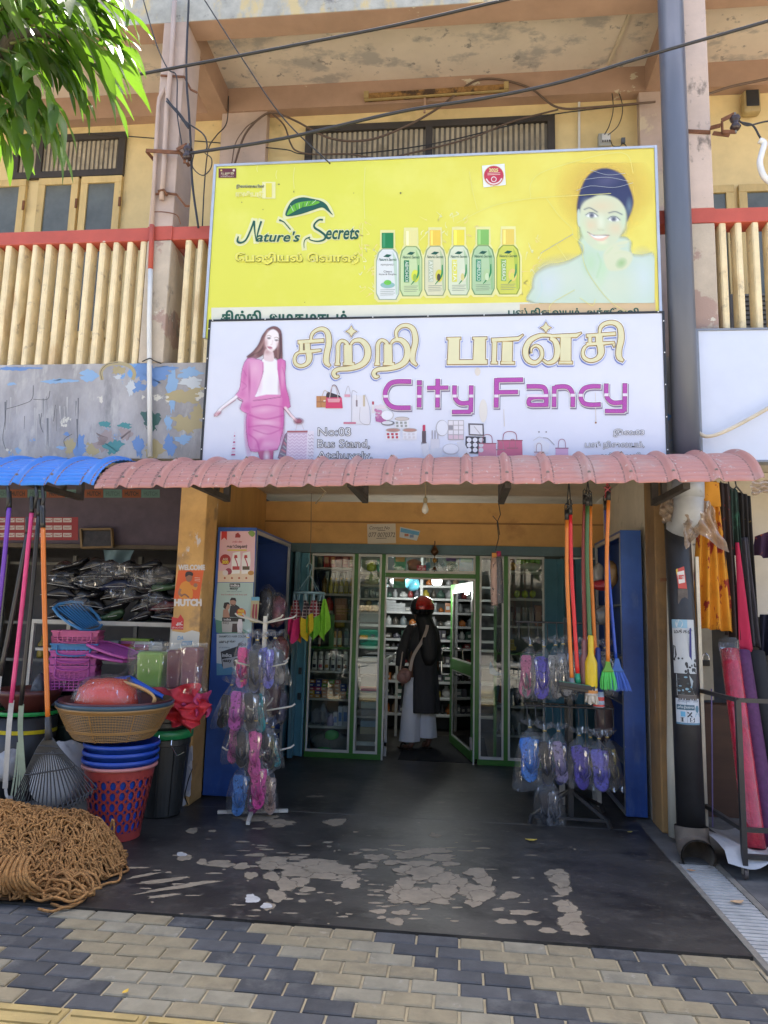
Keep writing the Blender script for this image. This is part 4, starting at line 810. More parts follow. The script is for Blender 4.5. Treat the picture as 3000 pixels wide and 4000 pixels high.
a.poly([(72,905),(120,895),(128,990),(90,1000)], (.60,.61,.66), 2).rect(84,780,100,820,(.46,.04,.10),2).rect(80,818,104,896,(.10,.07,.08),2)
for x in (140,158,176): a.rect(x,815,x+7,870,(.34,.32,.36),2).rect(x-6,868,x+14,930,(.60,.60,.65),1.8)
a.disc(205,800,40,(.40,.40,.44),2,52).disc(208,800,36,(.68,.70,.76),2.5,48)
a.rect(243,750,345,876,(.42,.40,.42),2)
for i in range(3):
    for j in range(4): a.rect(247+33*i,755+30*j,275+33*i,780+30*j,[(.68,.66,.70),(.28,.27,.30),(.70,.68,.72),(.62,.48,.54)][(j if i == 0 else (2 if j < 3 else 3))],3)
a.poly([(372,770),(470,772),(474,850),(376,846)], (.12,.11,.12), 2).poly([(384,780),(462,782),(464,842),(384,838)], (.66,.66,.70), 3).stroke([(410,790),(450,840)], 5, (.4,.38,.4), 3.5)
a.poly([(356,852),(484,856),(484,965),(352,960)], (.045,.04,.05), 2)
for i in range(3):
    for j in range(3): a.disc(378+38*i,876+32*j,15,(.70,.70,.75) if i < 2 else (.56,.56,.6),3)
a.disc(262,935,54,(.5,.5,.54),2,36).disc(262,933,48,(.70,.71,.76),3,30); a.poly([(205,970),(330,970),(350,998),(190,998)], (.56,.57,.62), 1.8)
a.poly([(300,890),(340,880),(380,960),(360,990),(310,980)], (.62,.63,.68), 1.9); a.poly([(130,930),(200,925),(212,985),(135,990)], (.58,.6,.66), 1.7)
for x0, y0, x1, y1, c in ((436,895,552,998,(.56,.22,.30)),(556,876,718,975,(.50,.12,.20)),(548,935,610,998,(.62,.40,.46)),(618,925,690,980,(.60,.30,.36)),(790,950,855,1000,(.60,.50,.58)),(925,925,1010,1000,(.60,.36,.52))):
    a.poly([(x0+4,y0),(x1-4,y0),(x1,y1),(x0,y1)], c, 2).rect(x0,y0,x1,y0+6,(c[0]*.5,c[1]*.4,c[2]*.4),3)
    xm = (x0+x1)/2; w = (x1-x0)*.28; a.stroke([(xm-w,y0+3),(xm-w*.8,y0-42),(xm,y0-54),(xm+w*.8,y0-42),(xm+w,y0+3)], 4, (c[0]*.6,c[1]*.5,c[2]*.5), 3)
a.stroke([(785,880),(820,858),(840,862)], 4, (.5,.5,.52), 2).stroke([(845,862),(880,868),(920,908)], 4, (.3,.3,.32), 2); a.poly([(790,900),(840,870),(890,900),(880,960),(800,960)], (.66,.68,.74), 1.6)
for x in (822,868): a.disc(x,825,5,(.2,.2,.22),2)
for x, y, l in ((598,680,110),(1180,575,190)): a.stroke([(x,y),(x+4,y+l)], [3,5], (.62,.56,.5), 1.6, 0)
a.disc(1183,766,6,(.28,.12,.05),2); a.disc(468,690,26,(.66,.64,.60),1.4,74).disc(432,442,18,(.64,.60,.54),1.4,26)
a.build('picture_print', WB)

# ---------------------------------------------------------------- blank white board of the next shop
NB = thing('blank_sign', 'blank white sign board beyond the thick grey rainwater pipe', 'sign', (2.3,-.08,3.1))
MB().box(1.722,4.2,-.10,-.08,2.645,3.612).build('panel', M('blue_white_vinyl', (.60,.65,.77), .42, var=.04, vscale=3, layers=[((.5,.5,.5), 12, .74, .77)]), NB)
b = MB(); b.box(1.706,1.7215,-.108,-.076,2.63,3.628); b.box(1.722,4.2,-.108,-.076,3.6125,3.628); b.box(1.722,4.2,-.108,-.076,2.63,2.6445); b.build('frame', M('grey_sign_frame', (.25,.26,.28), .4, .4), NB)
t = thing('hose_pipe', 'cream bent pipe crossing in front of the blank white board', 'pipe', (2.2,-.15,3))
MB().tube(cat_rom([at(2728,1690,-.16),at(2760,1705,-.18),at(2820,1690,-.18),at(2920,1640,-.17),at(3060,1560,-.16)], 6), .014, 10).build('pipe_body', M('cream_tube', (.55,.48,.36), .5), t, smooth=True)

# ================================================================ SHOP FRONT (green frames, white trim, glass)
YF = 2.28
def X(px, Y=YF, py=2500): return at(px, py, Y).x
SF = thing('glazed_entrance', 'green framed glass shop front with white trim around an open doorway', 'shop front', (-.6,YF,0))
zt = 2.127
b = MB()
b.box(X(1204),X(1498),YF,YF+.05,.0,.055)                                  # bottom rails
b.box(X(1868),X(2130),YF,YF+.05,.0,.055)
for x0, x1 in ((1376,1391),(1484,1499),(1856,1872),(1968,1984)): b.box(X(x0),X(x1),YF-.002,YF+.048,.056,zt)
b.box(X(1499)+.001,X(1856)-.001,YF,YF+.046,1.885,1.93)
b.box(X(1204),X(1206),YF,YF+.05,.056,zt)
b.build('frame', green, SF, bevel=.004)
def trim(x0, x1, z0, z1, y=YF-.006, w=.026):
    b = MB(); b.box(x0,x1,y,y+.03,z0,z0+w); b.box(x0,x1,y,y+.03,z1-w,z1); b.box(x0,x0+w*.8,y+.001,y+.029,z0+w,z1-w); b.box(x1-w*.8,x1,y+.001,y+.029,z0+w,z1-w)
    o = b.build('trim', wtrim, SF, bevel=.003)
    MB().box(x0+w*.5,x1-w*.5,y+.012,y+.016,z0+w*.5,z1-w*.5).build('glass_pane', GLASS, o)
trim(X(1207)+.002,X(1376)-.001,.057,zt-.001); trim(X(1391)+.001,X(1484)-.001,.057,zt-.001)
trim(X(1872)+.001,X(1968)-.001,.057,zt-.001); trim(X(1984)+.001,X(2128),.057,zt-.001)
trim(X(1499)+.002,X(1856)-.002,1.931,zt-.001)
b = MB(); b.box(X(1499)+.001,X(1499)+.018,YF-.004,YF+.03,.0,1.884); b.box(X(1856)-.016,X(1856)-.001,YF-.004,YF+.03,.0,1.884); b.box(X(1499)+.019,X(1856)-.017,YF-.004,YF+.03,1.868,1.884)
b.build('door_trim', wtrim, SF)
# open door leaf, hinged on the far jamb and swung inwards
hx = X(1853); fe = gz(1760,2896,.03); dv = Vector((fe.x-hx, fe.y-YF, 0)); dl = dv.length; dn = dv/dl; dp = Vector((-dn.y, dn.x, 0))
def dpt(u, z, o=0): return Vector((hx,YF+.03,0))+dn*u+dp*o+Vector((0,0,z))
def dbar(b, u0, u1, z0, z1, th=.035, o=0):
    vs = [dpt(u,z,o+s*th/2) for s in (-1,1) for u, z in ((u0,z0),(u1,z0),(u1,z1),(u0,z1))]
    b.add(vs, [(0,1,2,3),(7,6,5,4),(0,4,5,1),(1,5,6,2),(2,6,7,3),(3,7,4,0)])
b = MB(); dbar(b,.0,.075,.02,1.86); dbar(b,dl-.085,dl,.02,1.86); dbar(b,.0755,dl-.0855,.02,.11); dbar(b,.0755,dl-.0855,1.77,1.86); dbar(b,.0755,dl-.0855,.87,.99)
D = b.build('door', green, SF, bevel=.003)
b = MB(); dbar(b,.076,dl-.086,.111,.869,.006); dbar(b,.076,dl-.086,.991,1.769,.006); b.build('glass_pane', GLASS, D)
b = MB()
for z0, z1 in ((.111,.869),(.991,1.769)):
    for u0, u1, w0, w1 in ((.076,.09,z0,z1),(dl-.1,dl-.086,z0,z1),(.0905,dl-.1005,z0,z0+.012),(.0905,dl-.1005,z1-.012,z1)): dbar(b,u0,u1,w0,w1,.024)
b.build('glazing_bead', wtrim, D)
chrome = plain('chrome', (.75,.75,.76), .08, metal=1.0)
hp = [dpt(dl-.05,z,o) for z, o in ((.80,.03),(.80,.11),(.84,.13),(1.06,.13),(1.10,.11),(1.10,.03))]
MB().tube(cat_rom(hp,4), .013, 10).build('handle', chrome, D, smooth=True)
for z in (.2,1.6): MB().obox(dpt(.01,z,.026), (.05,.014,.12), (0,0,atan2(dn.y,dn.x))).build('hinge', plain('steel_hinge', (.5,.5,.48), .4, metal=.6), D)
for (px0,py0,px1,py1,c) in ((1797,2290,1838,2375,(.36,.25,.13)),(1775,2285,1795,2340,(.35,.36,.10)),(1790,2385,1803,2440,(.45,.30,.05)),(1818,2400,1830,2440,(.12,.13,.25))):
    pass
b = MB(); dbar(b,.12,.30,1.38,1.70,.004,-.008); dbar(b,.36,.46,1.42,1.72,.004,-.008); tag(b.build('door_notice', [plain('kraft_paper', (.34,.24,.13), .8)]), 'brown kraft paper notice taped inside the green door glass', 'notice')

# folding teal shutters on either side
def shutter(name, label, pts, mats, z1=2.12):
    t = thing(name, label, 'shutter', (pts[0][0], pts[0][1], 0))
    for i in range(len(pts)-1):
        (xa, ya), (xb, yb) = pts[i], pts[i+1]; b = MB(); d = Vector((xb-xa, yb-ya, 0)); l = d.length; d /= l; n = Vector((d.y, -d.x, 0))
        A = Vector((xa, ya, 0))+d*.004
        def bx(u0,u1,z0,zz,o0,o1): 
            vs = [A+d*u+n*o+Vector((0,0,z)) for o in (o0,o1) for u, z in ((u0,z0),(u1,z0),(u1,zz),(u0,zz))]
            b.add(vs, [(0,1,2,3),(7,6,5,4),(0,4,5,1),(1,5,6,2),(2,6,7,3),(3,7,4,0)])
        l -= .008
        bx(0,l,.02,z1,0,.012); bx(0,.02,.02,z1,.0125,.024); bx(l-.02,l,.02,z1,.0125,.024); bx(.021,l-.021,.02,.06,.0125,.02); bx(.021,l-.021,z1-.05,z1,.0125,.02)
        o = b.build('leaf', mats[i % len(mats)], t, bevel=.003)
        if i == len(pts)-2: 
            k = MB(); 
            for z in (.62,.88): 
                q = A+d*(l*.55)+n*.016+Vector((0,0,z)); k.obox(q, (.035,.016,.07), (0,0,atan2(d.y,d.x)))
            k.build('latch', plain('latch_metal', (.10,.12,.12), .5, metal=.5), o)
shutter('folding_shutter', 'blue painted folding steel shutter leaves beside the blue poster cabinet', [(-1.80,2.02),(-1.775,2.24),(-1.70,2.06),(X(1163),2.24),(X(1206),2.19)], [teal, teal, teal, teal_l])
shutter('folding_shutter', 'dark teal folding steel shutter leaves behind the hanging brooms', [(X(2122),2.2),(X(2178),2.24),(X(2200),2.12),(X(2245),2.22),(X(2270),2.10),(X(2330),2.22),(1.44,2.1)], [teal, teal, M('dark_teal', (.03,.075,.085), .6)], 2.10)

# window shelves ------------------------------------------------
shelf_w = M('grey_white_shelf', (.46,.46,.43), .5, var=.1)
def zat(px, py, Y): return at(px, py, Y).z
WSY = 2.42
WS = thing('window_shelf', 'white display shelf of cosmetics behind the glass beside the blue shutter', 'shelf', (X(1290),2.55,0))
LV = [zat(1290,y,WSY) for y in (2216,2318,2422,2527,2620,2729,2837)]
for i, z in enumerate(LV): MB().box(X(1207,WSY),X(1388,WSY),WSY,WSY+.28,z-.022,z).build('board', green if i == 3 else shelf_w, WS)
MB().box(X(1207,WSY),X(1388,WSY),WSY+.281,WSY+.30,.0,2.12).build('back_panel', M('shelf_back', (.16,.17,.17), .7), WS)
b = MB(); b.box(X(1207,WSY)-.02,X(1207,WSY)-.001,WSY,WSY+.30,0,2.12); b.build('side_panel', teal, WS)
W2 = thing('window_shelf', 'narrow white shelf behind the slim glass pane next to the doorway', 'shelf', (X(1440),2.55,0))
LV2 = [zat(1440,y,WSY) for y in (2236,2284,2336,2390)]
for z in LV2: MB().box(X(1392,WSY),X(1484,WSY),WSY,WSY+.26,z-.02,z).build('board', shelf_w, W2)
MB().box(X(1392,WSY),X(1484,WSY),WSY+.261,WSY+.28,1.4,2.12).build('back_panel', plain('shelf_back_blue', (.22,.30,.33), .7), W2)
RS = thing('window_shelf', 'white shelf behind the glass panes between the open door and teal shutter', 'shelf', (X(2000),2.55,0))
LV3 = [zat(2000,y,WSY) for y in (2230,2336,2444,2550,2645,2757,2872)]
for i, z in enumerate(LV3): MB().box(X(1935,WSY),X(2128,WSY),WSY,WSY+.26,z-.022,z).build('board', green if i == 3 else shelf_w, RS)
MB().box(X(1928,WSY),X(1940,WSY),WSY-.03,WSY-.002,.05,2.12).build('upright', green, RS)
MB().box(X(1935,WSY),X(2128,WSY),WSY+.261,WSY+.28,.0,2.12).build('back_panel', M('shelf_back', (.16,.17,.17), .7), RS)

# goods ---------------------------------------------------------
def carton(px0, px1, y0, z, Y, c, lab, cat='box', grp=None, panel=None, d=.07, name='carton'):
    """a printed box standing on level z, its top edge at photo row y0"""
    xa, xb = X(px0,Y), X(px1,Y); zt_ = zat((px0+px1)/2, y0, Y); b = MB(); r = rnd.uniform(-.006,.006)
    b.box(xa,xb,Y+r,Y+d,z+.0005,zt_)
    if panel: h = zt_-z; w = xb-xa; b.box(xa+w*.15,xb-w*.15,Y+r-.0015,Y+r-.0004,z+h*.25,z+h*.7,1)
    return tag(b.build(name, [plas(c,.4), plas(panel or c,.4)], bevel=.0015), lab, cat, grp)
def bottle(px0, px1, y0, z, Y, c, cap, lab, grp=None, label=None, kind='round', name='bottle', clearb=False):
    xa, xb = X(px0,Y), X(px1,Y); cx = (xa+xb)/2; r = (xb-xa)/2*.94; H = zat((px0+px1)/2, y0, Y)-z
    t = thing(name, lab, 'bottle', (cx,Y+.04,z), grp)
    if kind == 'round': pr = [(r*.9,.0005),(r,.01),(r,H*.55),(r*.9,H*.66),(r*.42,H*.80),(r*.38,H*.88)]; ct_ = H*.88; cr = r*.46; sy = 1
    elif kind == 'flat': pr = [(r*.92,.0005),(r,.012),(r,H*.45),(r*.98,H*.72),(r*.72,H*.86),(r*.66,H*.87)]; ct_ = H*.87; cr = r*.66; sy = .6
    else: pr = [(r*.9,.0005),(r,.01),(r,H*.62),(r*.5,H*.74),(r*.3,H*.8)]; ct_ = H*.8; cr = r*.34; sy = .8
    MB().lathe(pr, (cx,Y+.04,z), 16, sy=sy).build('bottle_body', film('amber_%d' % int(c[0]*99), c, .12, .55, .1, .1) if clearb else plas(c,.2), t, smooth=True)
    MB().lathe([(cr,ct_),(cr,H*.99),(cr*.9,H)], (cx,Y+.04,z), 14, sy=sy).build('cap', plas(cap,.3), t, smooth=True)
    if label:
        k = MB(); n = 10
        for i in range(n):
            a0, a1 = -pi*.85+pi*.7*i/n, -pi*.85+pi*.7*(i+1)/n
            k.add([(cx+cos(q)*r*1.015, Y+.04+sin(q)*r*1.015*sy, z+H*hh) for q, hh in ((a0,.12),(a1,.12),(a1,.5),(a0,.5))], [(0,1,2,3)])
        k.build('paper_label', plas(label,.5), t)
    return t
def lump(px0, px1, y0, y1, Y, c, lab, name='packet', cat='packet', grp=None, mat=None, d=.05, rough=.25, seed=0):
    """a soft plastic packet: a lumpy, creased pillow"""
    p0, p1 = at(px0,y1,Y), at(px1,y0,Y); cx, cz = (p0.x+p1.x)/2, (p0.z+p1.z)/2; w, h = (p1.x-p0.x)/2, (p1.z-p0.z)/2
    R = random.Random(int(px0*7+y0*3+seed)); ph = [R.uniform(0,6.3) for _ in range(6)]; n = 18; m = 9; rr = []
    for i in range(m):
        v = -1+2*i/(m-1); s_ = max(.05,(1-abs(v)**3.2))**.5; ring = []
        for k in range(n):
            a = 2*pi*k/n; q = 1+rough*(.3*sin(3*a+ph[0]+2*v)+.25*sin(5*a+ph[1]-3*v)+.2*sin(2*a+ph[2]+5*v))
            ca, sa = cos(a), sin(a); e = .6
            ring.append((cx+w*s_*q*(abs(ca)**e)*(1 if ca > 0 else -1), Y+d+d*s_*q*sa, cz+h*v*(1+.08*sin(2*a+ph[3]))))
        rr.append(ring)
    return tag(MB().rings(rr).build(name, mat or plas(c,rough=.22), smooth=True), lab, cat, grp)
def od(i): return ORD[i]
# row 1: red boxes
RB = 'red boxes on the top window shelf'
for i, (a0, a1, c, p) in enumerate([(1228,1250,(.05,.06,.03),(.12,.12,.05)),(1254,1275,(.42,.035,.03),(.5,.25,.1)),(1279,1299,(.42,.04,.035),(.55,.25,.08)),(1301,1324,(.20,.025,.03),(.28,.05,.06)),(1327,1351,(.36,.045,.04),(.5,.2,.15)),(1355,1381,(.36,.06,.035),(.45,.3,.1))]):
    carton(a0,a1,2158,LV[0],WSY+.01,c,('dark olive box standing beside the red boxes on the top window shelf' if i == 0 else '%s red perfume box from the olive box on the top shelf' % od(i-1)),grp=RB,panel=p)
# row 2: oil bottles
for i, (a0, a1, c, cp) in enumerate([(1224,1240,(.02,.03,.10),(.02,.03,.06)),(1246,1266,(.20,.11,.02),(.04,.02,.01)),(1273,1291,(.32,.29,.04),(.5,.36,.03)),(1293,1312,(.40,.36,.06),(.52,.33,.02)),(1314,1333,(.42,.38,.08),(.52,.33,.02)),(1335,1353,(.40,.36,.05),(.52,.30,.02)),(1355,1374,(.38,.36,.06),(.52,.30,.02)),(1376,1390,(.30,.20,.05),(.35,.18,.02))]):
    bottle(a0,a1,2238 if i < 2 else 2256,LV[1],WSY+.012,c,cp,'%s oil bottle from the blue shutter, %s' % (od(i), ['dark blue glass','brown glass','olive yellow','yellow with gold cap','yellow with pale label','yellow with orange cap','light yellow','brown tinted'][i]),'oil bottles on the window shelf',label=[None,(.25,.17,.05),(.5,.42,.05),(.5,.45,.2),(.55,.5,.45),(.45,.42,.15),(.5,.45,.3),None][i])
for i, x in enumerate((1262,1284,1304,1326,1346)):
    carton(x,x+14,2232+(i % 2)*6,LV[1],WSY+.12,(.40,.45,.45) if i % 2 else (.30,.36,.38),'%s pale box behind the yellow oil bottles' % od(i),grp='pale boxes behind the oil bottles',panel=(.55,.6,.6))
# row 3: hampers
lump(1266,1298,2334,2420,WSY+.02,(.45,.06,.05),'red gift packet with a pale bow on the third window shelf')
carton(1302,1350,2338,LV[2],WSY+.03,(.26,.11,.05),'brown gift box with gold ribbons on the third window shelf',panel=(.4,.2,.1))
for z_ in (2378,2392): tag(MB().box(X(1300),X(1352),WSY+.024,WSY+.028,zat(1320,z_+3,WSY),zat(1320,z_,WSY)).build('ribbon', plain('gold_ribbon', (.5,.36,.08), .25, metal=.6)), 'gold ribbon tied across the brown gift box, %s one' % ('upper' if z_ == 2378 else 'lower'), 'ribbon')
carton(1276,1294,2385,LV[2],WSY+.015,(.35,.33,.3),'small framed white box below the red gift packet',panel=(.05,.04,.03))
carton(1356,1376,2348,LV[2],WSY+.03,(.05,.07,.06),'dark slim box beside the brown gift box',panel=(.1,.13,.12))
# row 4: shower gels
for i, (a0, a1, c, cp, lb) in enumerate([(1238,1252,(.35,.08,.05),(.3,.05,.04),(.5,.4,.35)),(1296,1312,(.40,.22,.04),(.03,.03,.03),(.55,.5,.42)),(1315,1333,(.42,.26,.05),(.03,.03,.03),(.45,.5,.35)),(1340,1360,(.20,.26,.27),(.35,.38,.4),(.4,.45,.45)),(1362,1380,(.16,.24,.22),(.3,.35,.33),(.3,.38,.36))]):
    bottle(a0,a1,2456,LV[3],WSY+.012,c,cp,'%s bottle on the green shelf, %s' % (od(i),['small red','amber with white label','amber with green label','clear grey tube','dark green tube'][i]),'bottles on the green shelf',label=lb,kind='flat')
tag(MB().box(X(1276),X(1294),WSY-.012,WSY+.03,LV[3]+.001,zat(1285,2400,WSY)).build('green_carton', plain('leaf_green_card', (.10,.26,.09), .5), bevel=.002), 'tall green carton standing on the green shelf behind the cloths', 'box')
lump(1300,1345,2428,2452,WSY+.1,(.28,.22,.05),'mustard packet lying above the amber bottles')
# row 5: white shampoo bottles
for i in range(7):
    a0 = 1219+24.2*i; dec = [(.03,.03,.05),(.45,.08,.15),(.5,.25,.04),(.05,.05,.08),(.14,.06,.04),(.15,.05,.04),(.5,.5,.5)][i]
    bottle(a0,a0+21,2546,LV[4],WSY+.014,(.66,.67,.66) if i < 6 else (.45,.47,.46),(.70,.71,.70),'%s white shampoo bottle from the blue shutter, %s picture' % (od(i),['black','pink','orange','navy','brown','dark brown','faint'][i]),'white shampoo bottles in the window',kind='flat')
    xa, xb = X(a0+4,WSY), X(a0+17,WSY); k = MB()
    k.obox(((xa+xb)/2,WSY+.0215,LV[4]+.045),(.034,.003,.035)); o = k.build('printed_picture', plas(dec,.4)); p_ = [q for q in COL.objects if q.name.startswith('bottle') and q.type == 'EMPTY'][-1]
    o.parent = p_; o.location = -p_.location
    k = MB(); k.obox(((xa+xb)/2,WSY+.0205,LV[4]+.115),(.03,.003,.010)); o = k.build('brand_print', plas((.05,.05,.06),.4)); o.parent = p_; o.location = -p_.location
# row 6: soap bars in stacks
SB = 'soap boxes stacked in the window'
cs = [[(.5,.2,.04),(.06,.06,.25),(.45,.05,.12),(.5,.36,.05),(.5,.22,.04)],[(.08,.08,.3),(.06,.07,.28),(.45,.06,.15),(.07,.09,.28),(.5,.24,.04)],[(.5,.25,.05),(.15,.30,.05),(.55,.30,.20),(.55,.30,.20),(.55,.3,.2)],[(.18,.4,.08),(.5,.25,.05),(.55,.32,.2),(.52,.28,.18),(.55,.3,.2)],[(.45,.12,.1),(.55,.32,.22),(.55,.3,.2),(.55,.32,.2),(.55,.3,.2)],[(.05,.09,.28),(.07,.08,.2),(.55,.3,.2),(.52,.32,.22)],[(.1,.28,.05),(.12,.32,.06),(.1,.28,.05)]]
sn = ['orange','navy','peach','lime','blue']
for ci, col in enumerate(cs):
    x0 = 1212+24.5*ci; w = 23; hh = 15.0
    for k, c in enumerate(reversed(col)):
        zz = LV[5]+.0005+k*.0385; xa, xb = X(x0,WSY), X(x0+w,WSY); b = MB(); j = rnd.uniform(-.006,.006)
        b.obox(((xa+xb)/2+j,WSY+.05,zz+.0185),(xb-xa-.004,.06,.037),(0,0,rnd.uniform(-.07,.07))); b.obox(((xa+xb)/2+j,WSY+.0185,zz+.019),((xb-xa)*.5,.004,.014),mi=1)
        tag(b.build('soap_box', [plas(c,.4), plas((.6,.55,.5),.5)], bevel=.002), 'soap box in stack %s from the blue shutter, %s from bottom' % (['one','two','three','four','five','six','seven'][ci], od(k)), 'soap box', SB)
# row 7
for i, (a0, a1) in enumerate(((1312,1328),(1330,1347),(1349,1369))): carton(a0,a1,2762+(22 if i == 0 else 0)-2*i,LV[6],WSY+.02+.02*(i == 0),(.55,.58,.64),'%s white and blue feeding bottle carton beside the lilac bottle' % od(i),grp='feeding bottle cartons',panel=(.12,.22,.5))
bottle(1286,1314,2790,LV[6],WSY+.01,(.35,.30,.46),(.45,.40,.52),'lilac baby feeding bottle on the low window shelf',kind='round')
for i, (a0, a1, y0, y1) in enumerate([(1212,1250,2770,2836),(1245,1275,2750,2836),(1262,1290,2782,2836)]): lump(a0,a1,y0,y1,WSY+.05,(.2,.2,.22),'%s clear wrapped toy on the low window shelf' % od(i),grp='clear wrapped toys',mat=film('grey_clear', (.5,.5,.56), .12, .3))
lump(1265,1320,2856,2892,WSY-.02,(.06,.42,.10),'bright green broom head lying behind the bottom glass',name='broom_brush',cat='broom head',rough=.1)
lump(1235,1295,2922,2944,WSY-.04,(.05,.38,.10),'flat green broom head on the floor behind the glass',name='broom_brush',cat='broom head',rough=.1,d=.03)
lump(1215,1370,2860,2950,WSY+.06,(.1,.1,.1),'big clear bag filling the space under the window shelf',name='plastic_bag',cat='bag',mat=film('smoky_bag', (.25,.27,.27), .12, .5))
# slim pane goods
lump(1430,1468,2192,2232,WSY,(.45,.50,.06),'yellow green net sponge on the narrow window shelf'); lump(1468,1484,2184,2232,WSY+.02,(.06,.35,.30),'turquoise packet beside the yellow green sponge')
lump(1424,1480,2242,2282,WSY,(.4,.42,.25),'pale gold flower bundle on the narrow window shelf',rough=.6)
for i, x in enumerate((1420,1444,1468)): lump(x,x+18,2300,2334,WSY,(.42,.44,.42),'%s small clear jar on the narrow window shelf' % od(i),grp='small clear jars',mat=film('jar_clear', (.6,.63,.62), .2, .3))
for i, (x, c) in enumerate(((1398,(.3,.32,.3)),(1424,(.35,.3,.12)),(1452,(.2,.3,.3)))): lump(x,x+26,2346,2388,WSY+.05,c,'%s %s packet below the small clear jars' % (od(i), ['grey','mustard','teal'][i]))
# glass counter just inside the door
t = thing('display_counter', 'white framed glass counter just inside the shop doorway', 'counter', (X(1450),2.9,0))
CY = 2.50; x0, x1 = X(1392,CY), at(1518,2560,CY).x; zc = zat(1450,2568,CY)
b = MB(); b.box(x0,x1,CY,CY+.02,zc-.05,zc); b.box(x1-.03,x1,CY,CY+.03,0,zc-.051); b.box(x0,x0+.03,CY,CY+.03,0,zc-.051); b.box(x0,x1,CY,CY+.02,.10,.14); b.box(x1-.03,x1,CY+.0205,CY+1.3,zc-.05,zc); b.box(x1-.03,x1,CY+1.27,CY+1.3,0,zc-.051)
b.build('frame', wtrim, t); MB().box(x0,x1-.031,CY+.021,CY+1.3,zc-.03,zc-.012).build('top_glass', GLASS, t)
MB().box(x0,x1-.035,CY+.03,CY+.5,.38,.40).build('shelf_board', shelf_w, t); MB().box(x0,x1-.035,CY+.03,CY+.5,.62,.64).build('shelf_board', shelf_w, t)
for i, (px0, px1, y0, y1, c, l) in enumerate([(1406,1482,2570,2632,(.42,.45,.52),'pale price list papers taped under the counter top'),(1410,1478,2640,2680,(.2,.2,.2),'clear bag on the upper counter shelf'),(1408,1476,2682,2698,(.5,.05,.2),'bright pink box lying on the counter shelf'),(1408,1472,2700,2712,(.5,.5,.52),'white box lying below the pink box'),(1410,1480,2742,2766,(.25,.36,.36),'pale teal box low in the counter'),(1410,1480,2772,2796,(.2,.2,.2),'dark grey box low in the counter'),(1408,1478,2818,2838,(.25,.36,.45),'blue printed box near the counter foot'),(1406,1480,2842,2866,(.4,.33,.2),'tan printed box near the counter foot')]):
    p0, p1 = at(px0,y1,CY+.06), at(px1,y0,CY+.06)
    tag(MB().box(p0.x,min(p1.x,x1-.04),CY+.05,CY+.25,p0.z,p1.z).build('goods_box', [plas(c,.5)], bevel=.003), l, 'box')
for (px0,px1,y0,y1,c,l) in ((1500,1575,2526,2556,(.6,.62,.64),'open white notebook lying on the counter'),(1495,1560,2545,2562,(.03,.035,.05),'dark phone and pen tray on the counter edge')):
    p = at((px0+px1)/2,y1,3.1); tag(MB().obox((p.x,3.1,zc+.006),(.20,.22,.010),(0,0,.2)).build('notebook', plas(c,.5), bevel=.002), l, 'notebook')
# right window goods
for i, x in enumerate((2018,2034,2052,2072,2092)): lump(x,x+19,2180,2204,WSY+.02,(.16,.36,.05),'%s lime green sponge ball in the wrapped row' % od(i),name='sponge',cat='sponge',grp='lime sponges in a row')
lump(2030,2118,2198,2226,WSY,(.4,.4,.38),'white wrapped roll below the lime sponges'); lump(1986,2020,2196,2226,WSY,(.42,.25,.06),'orange packet beside the white wrapped roll'); lump(1990,2008,2176,2196,WSY+.05,(.3,.15,.1),'small striped packet above the orange packet')
for i, x in enumerate((2010,2040,2070)): lump(x,x+24,2306,2334,WSY,(.32,.45,.05),'%s lime yellow toy ball on the second shelf' % od(i),name='toy_ball',cat='toy',grp='lime toy balls')
for i, (x, c) in enumerate(((1986,(.06,.07,.08)),(2014,(.08,.08,.09)),(2040,(.05,.06,.06)),(2066,(.12,.13,.13)))): carton(x,x+20,2370+4*(i % 2),LV3[2],WSY+.03,c,'%s dark box on the third shelf beside the door' % od(i),grp='dark boxes on the third shelf',panel=(.2,.2,.2))
carton(2090,2116,2365,LV3[2],WSY+.02,(.30,.12,.06),'tall copper brown box at the end of the third shelf',panel=(.4,.2,.12))
for i, (x, y, c) in enumerate(((1988,2498,(.5,.36,.04)),(1988,2514,(.5,.38,.05)),(1992,2526,(.48,.34,.04)))): carton(x,x+20-2*i+4*i,y,zat(2000,y+15,WSY),WSY+.01+.012*i,c,'%s yellow box from the top of the small yellow stack' % od(i),grp='small stack of yellow boxes')
carton(1948,1964,2470,LV3[3],WSY+.02,(.08,.1,.09),'dark green box behind the slim right pane'); 
for i, (x, y, lv, c, cp) in enumerate(((1995,2704,5,(.42,.45,.48),(.3,.33,.36)),(2014,2706,5,(.04,.04,.045),(.05,.05,.06)),(1952,2816,6,(.6,.6,.6),(.5,.5,.5)),(1996,2836,6,(.36,.36,.40),(.3,.3,.34)),(2022,2826,6,(.30,.32,.32),(.22,.24,.25)))):
    bottle(x,x+15,y,LV3[lv],WSY+.02,c,cp,['grey cylindrical bottle on the sixth shelf','black bottle beside the grey bottle on the sixth shelf','white can on the lowest shelf behind the slim pane','lilac grey jar on the lowest shelf','clear grey jar beside the lilac grey jar'][i])
tag(MB().rings([[(at(px,y,2.40).x, 2.40+dy, at(px,y,2.40).z) for px, y in ((1952,2745),(1944,2740),(1950,2700),(1958,2660),(1964,2662),(1964,2748))] for dy in (0,.04)]).build('handbag', plas((.22,.06,.02),.5)), 'rust brown bag hanging behind the slim glass pane', 'bag')
lump(1986,2028,2585,2612,WSY-.0,(.55,.56,.56),'white mesh cap with blue side on the fifth shelf',name='cap',cat='cap'); lump(1990,2024,2612,2640,WSY,(.05,.05,.055),'black basket under the white cap',name='small_basket',cat='basket')
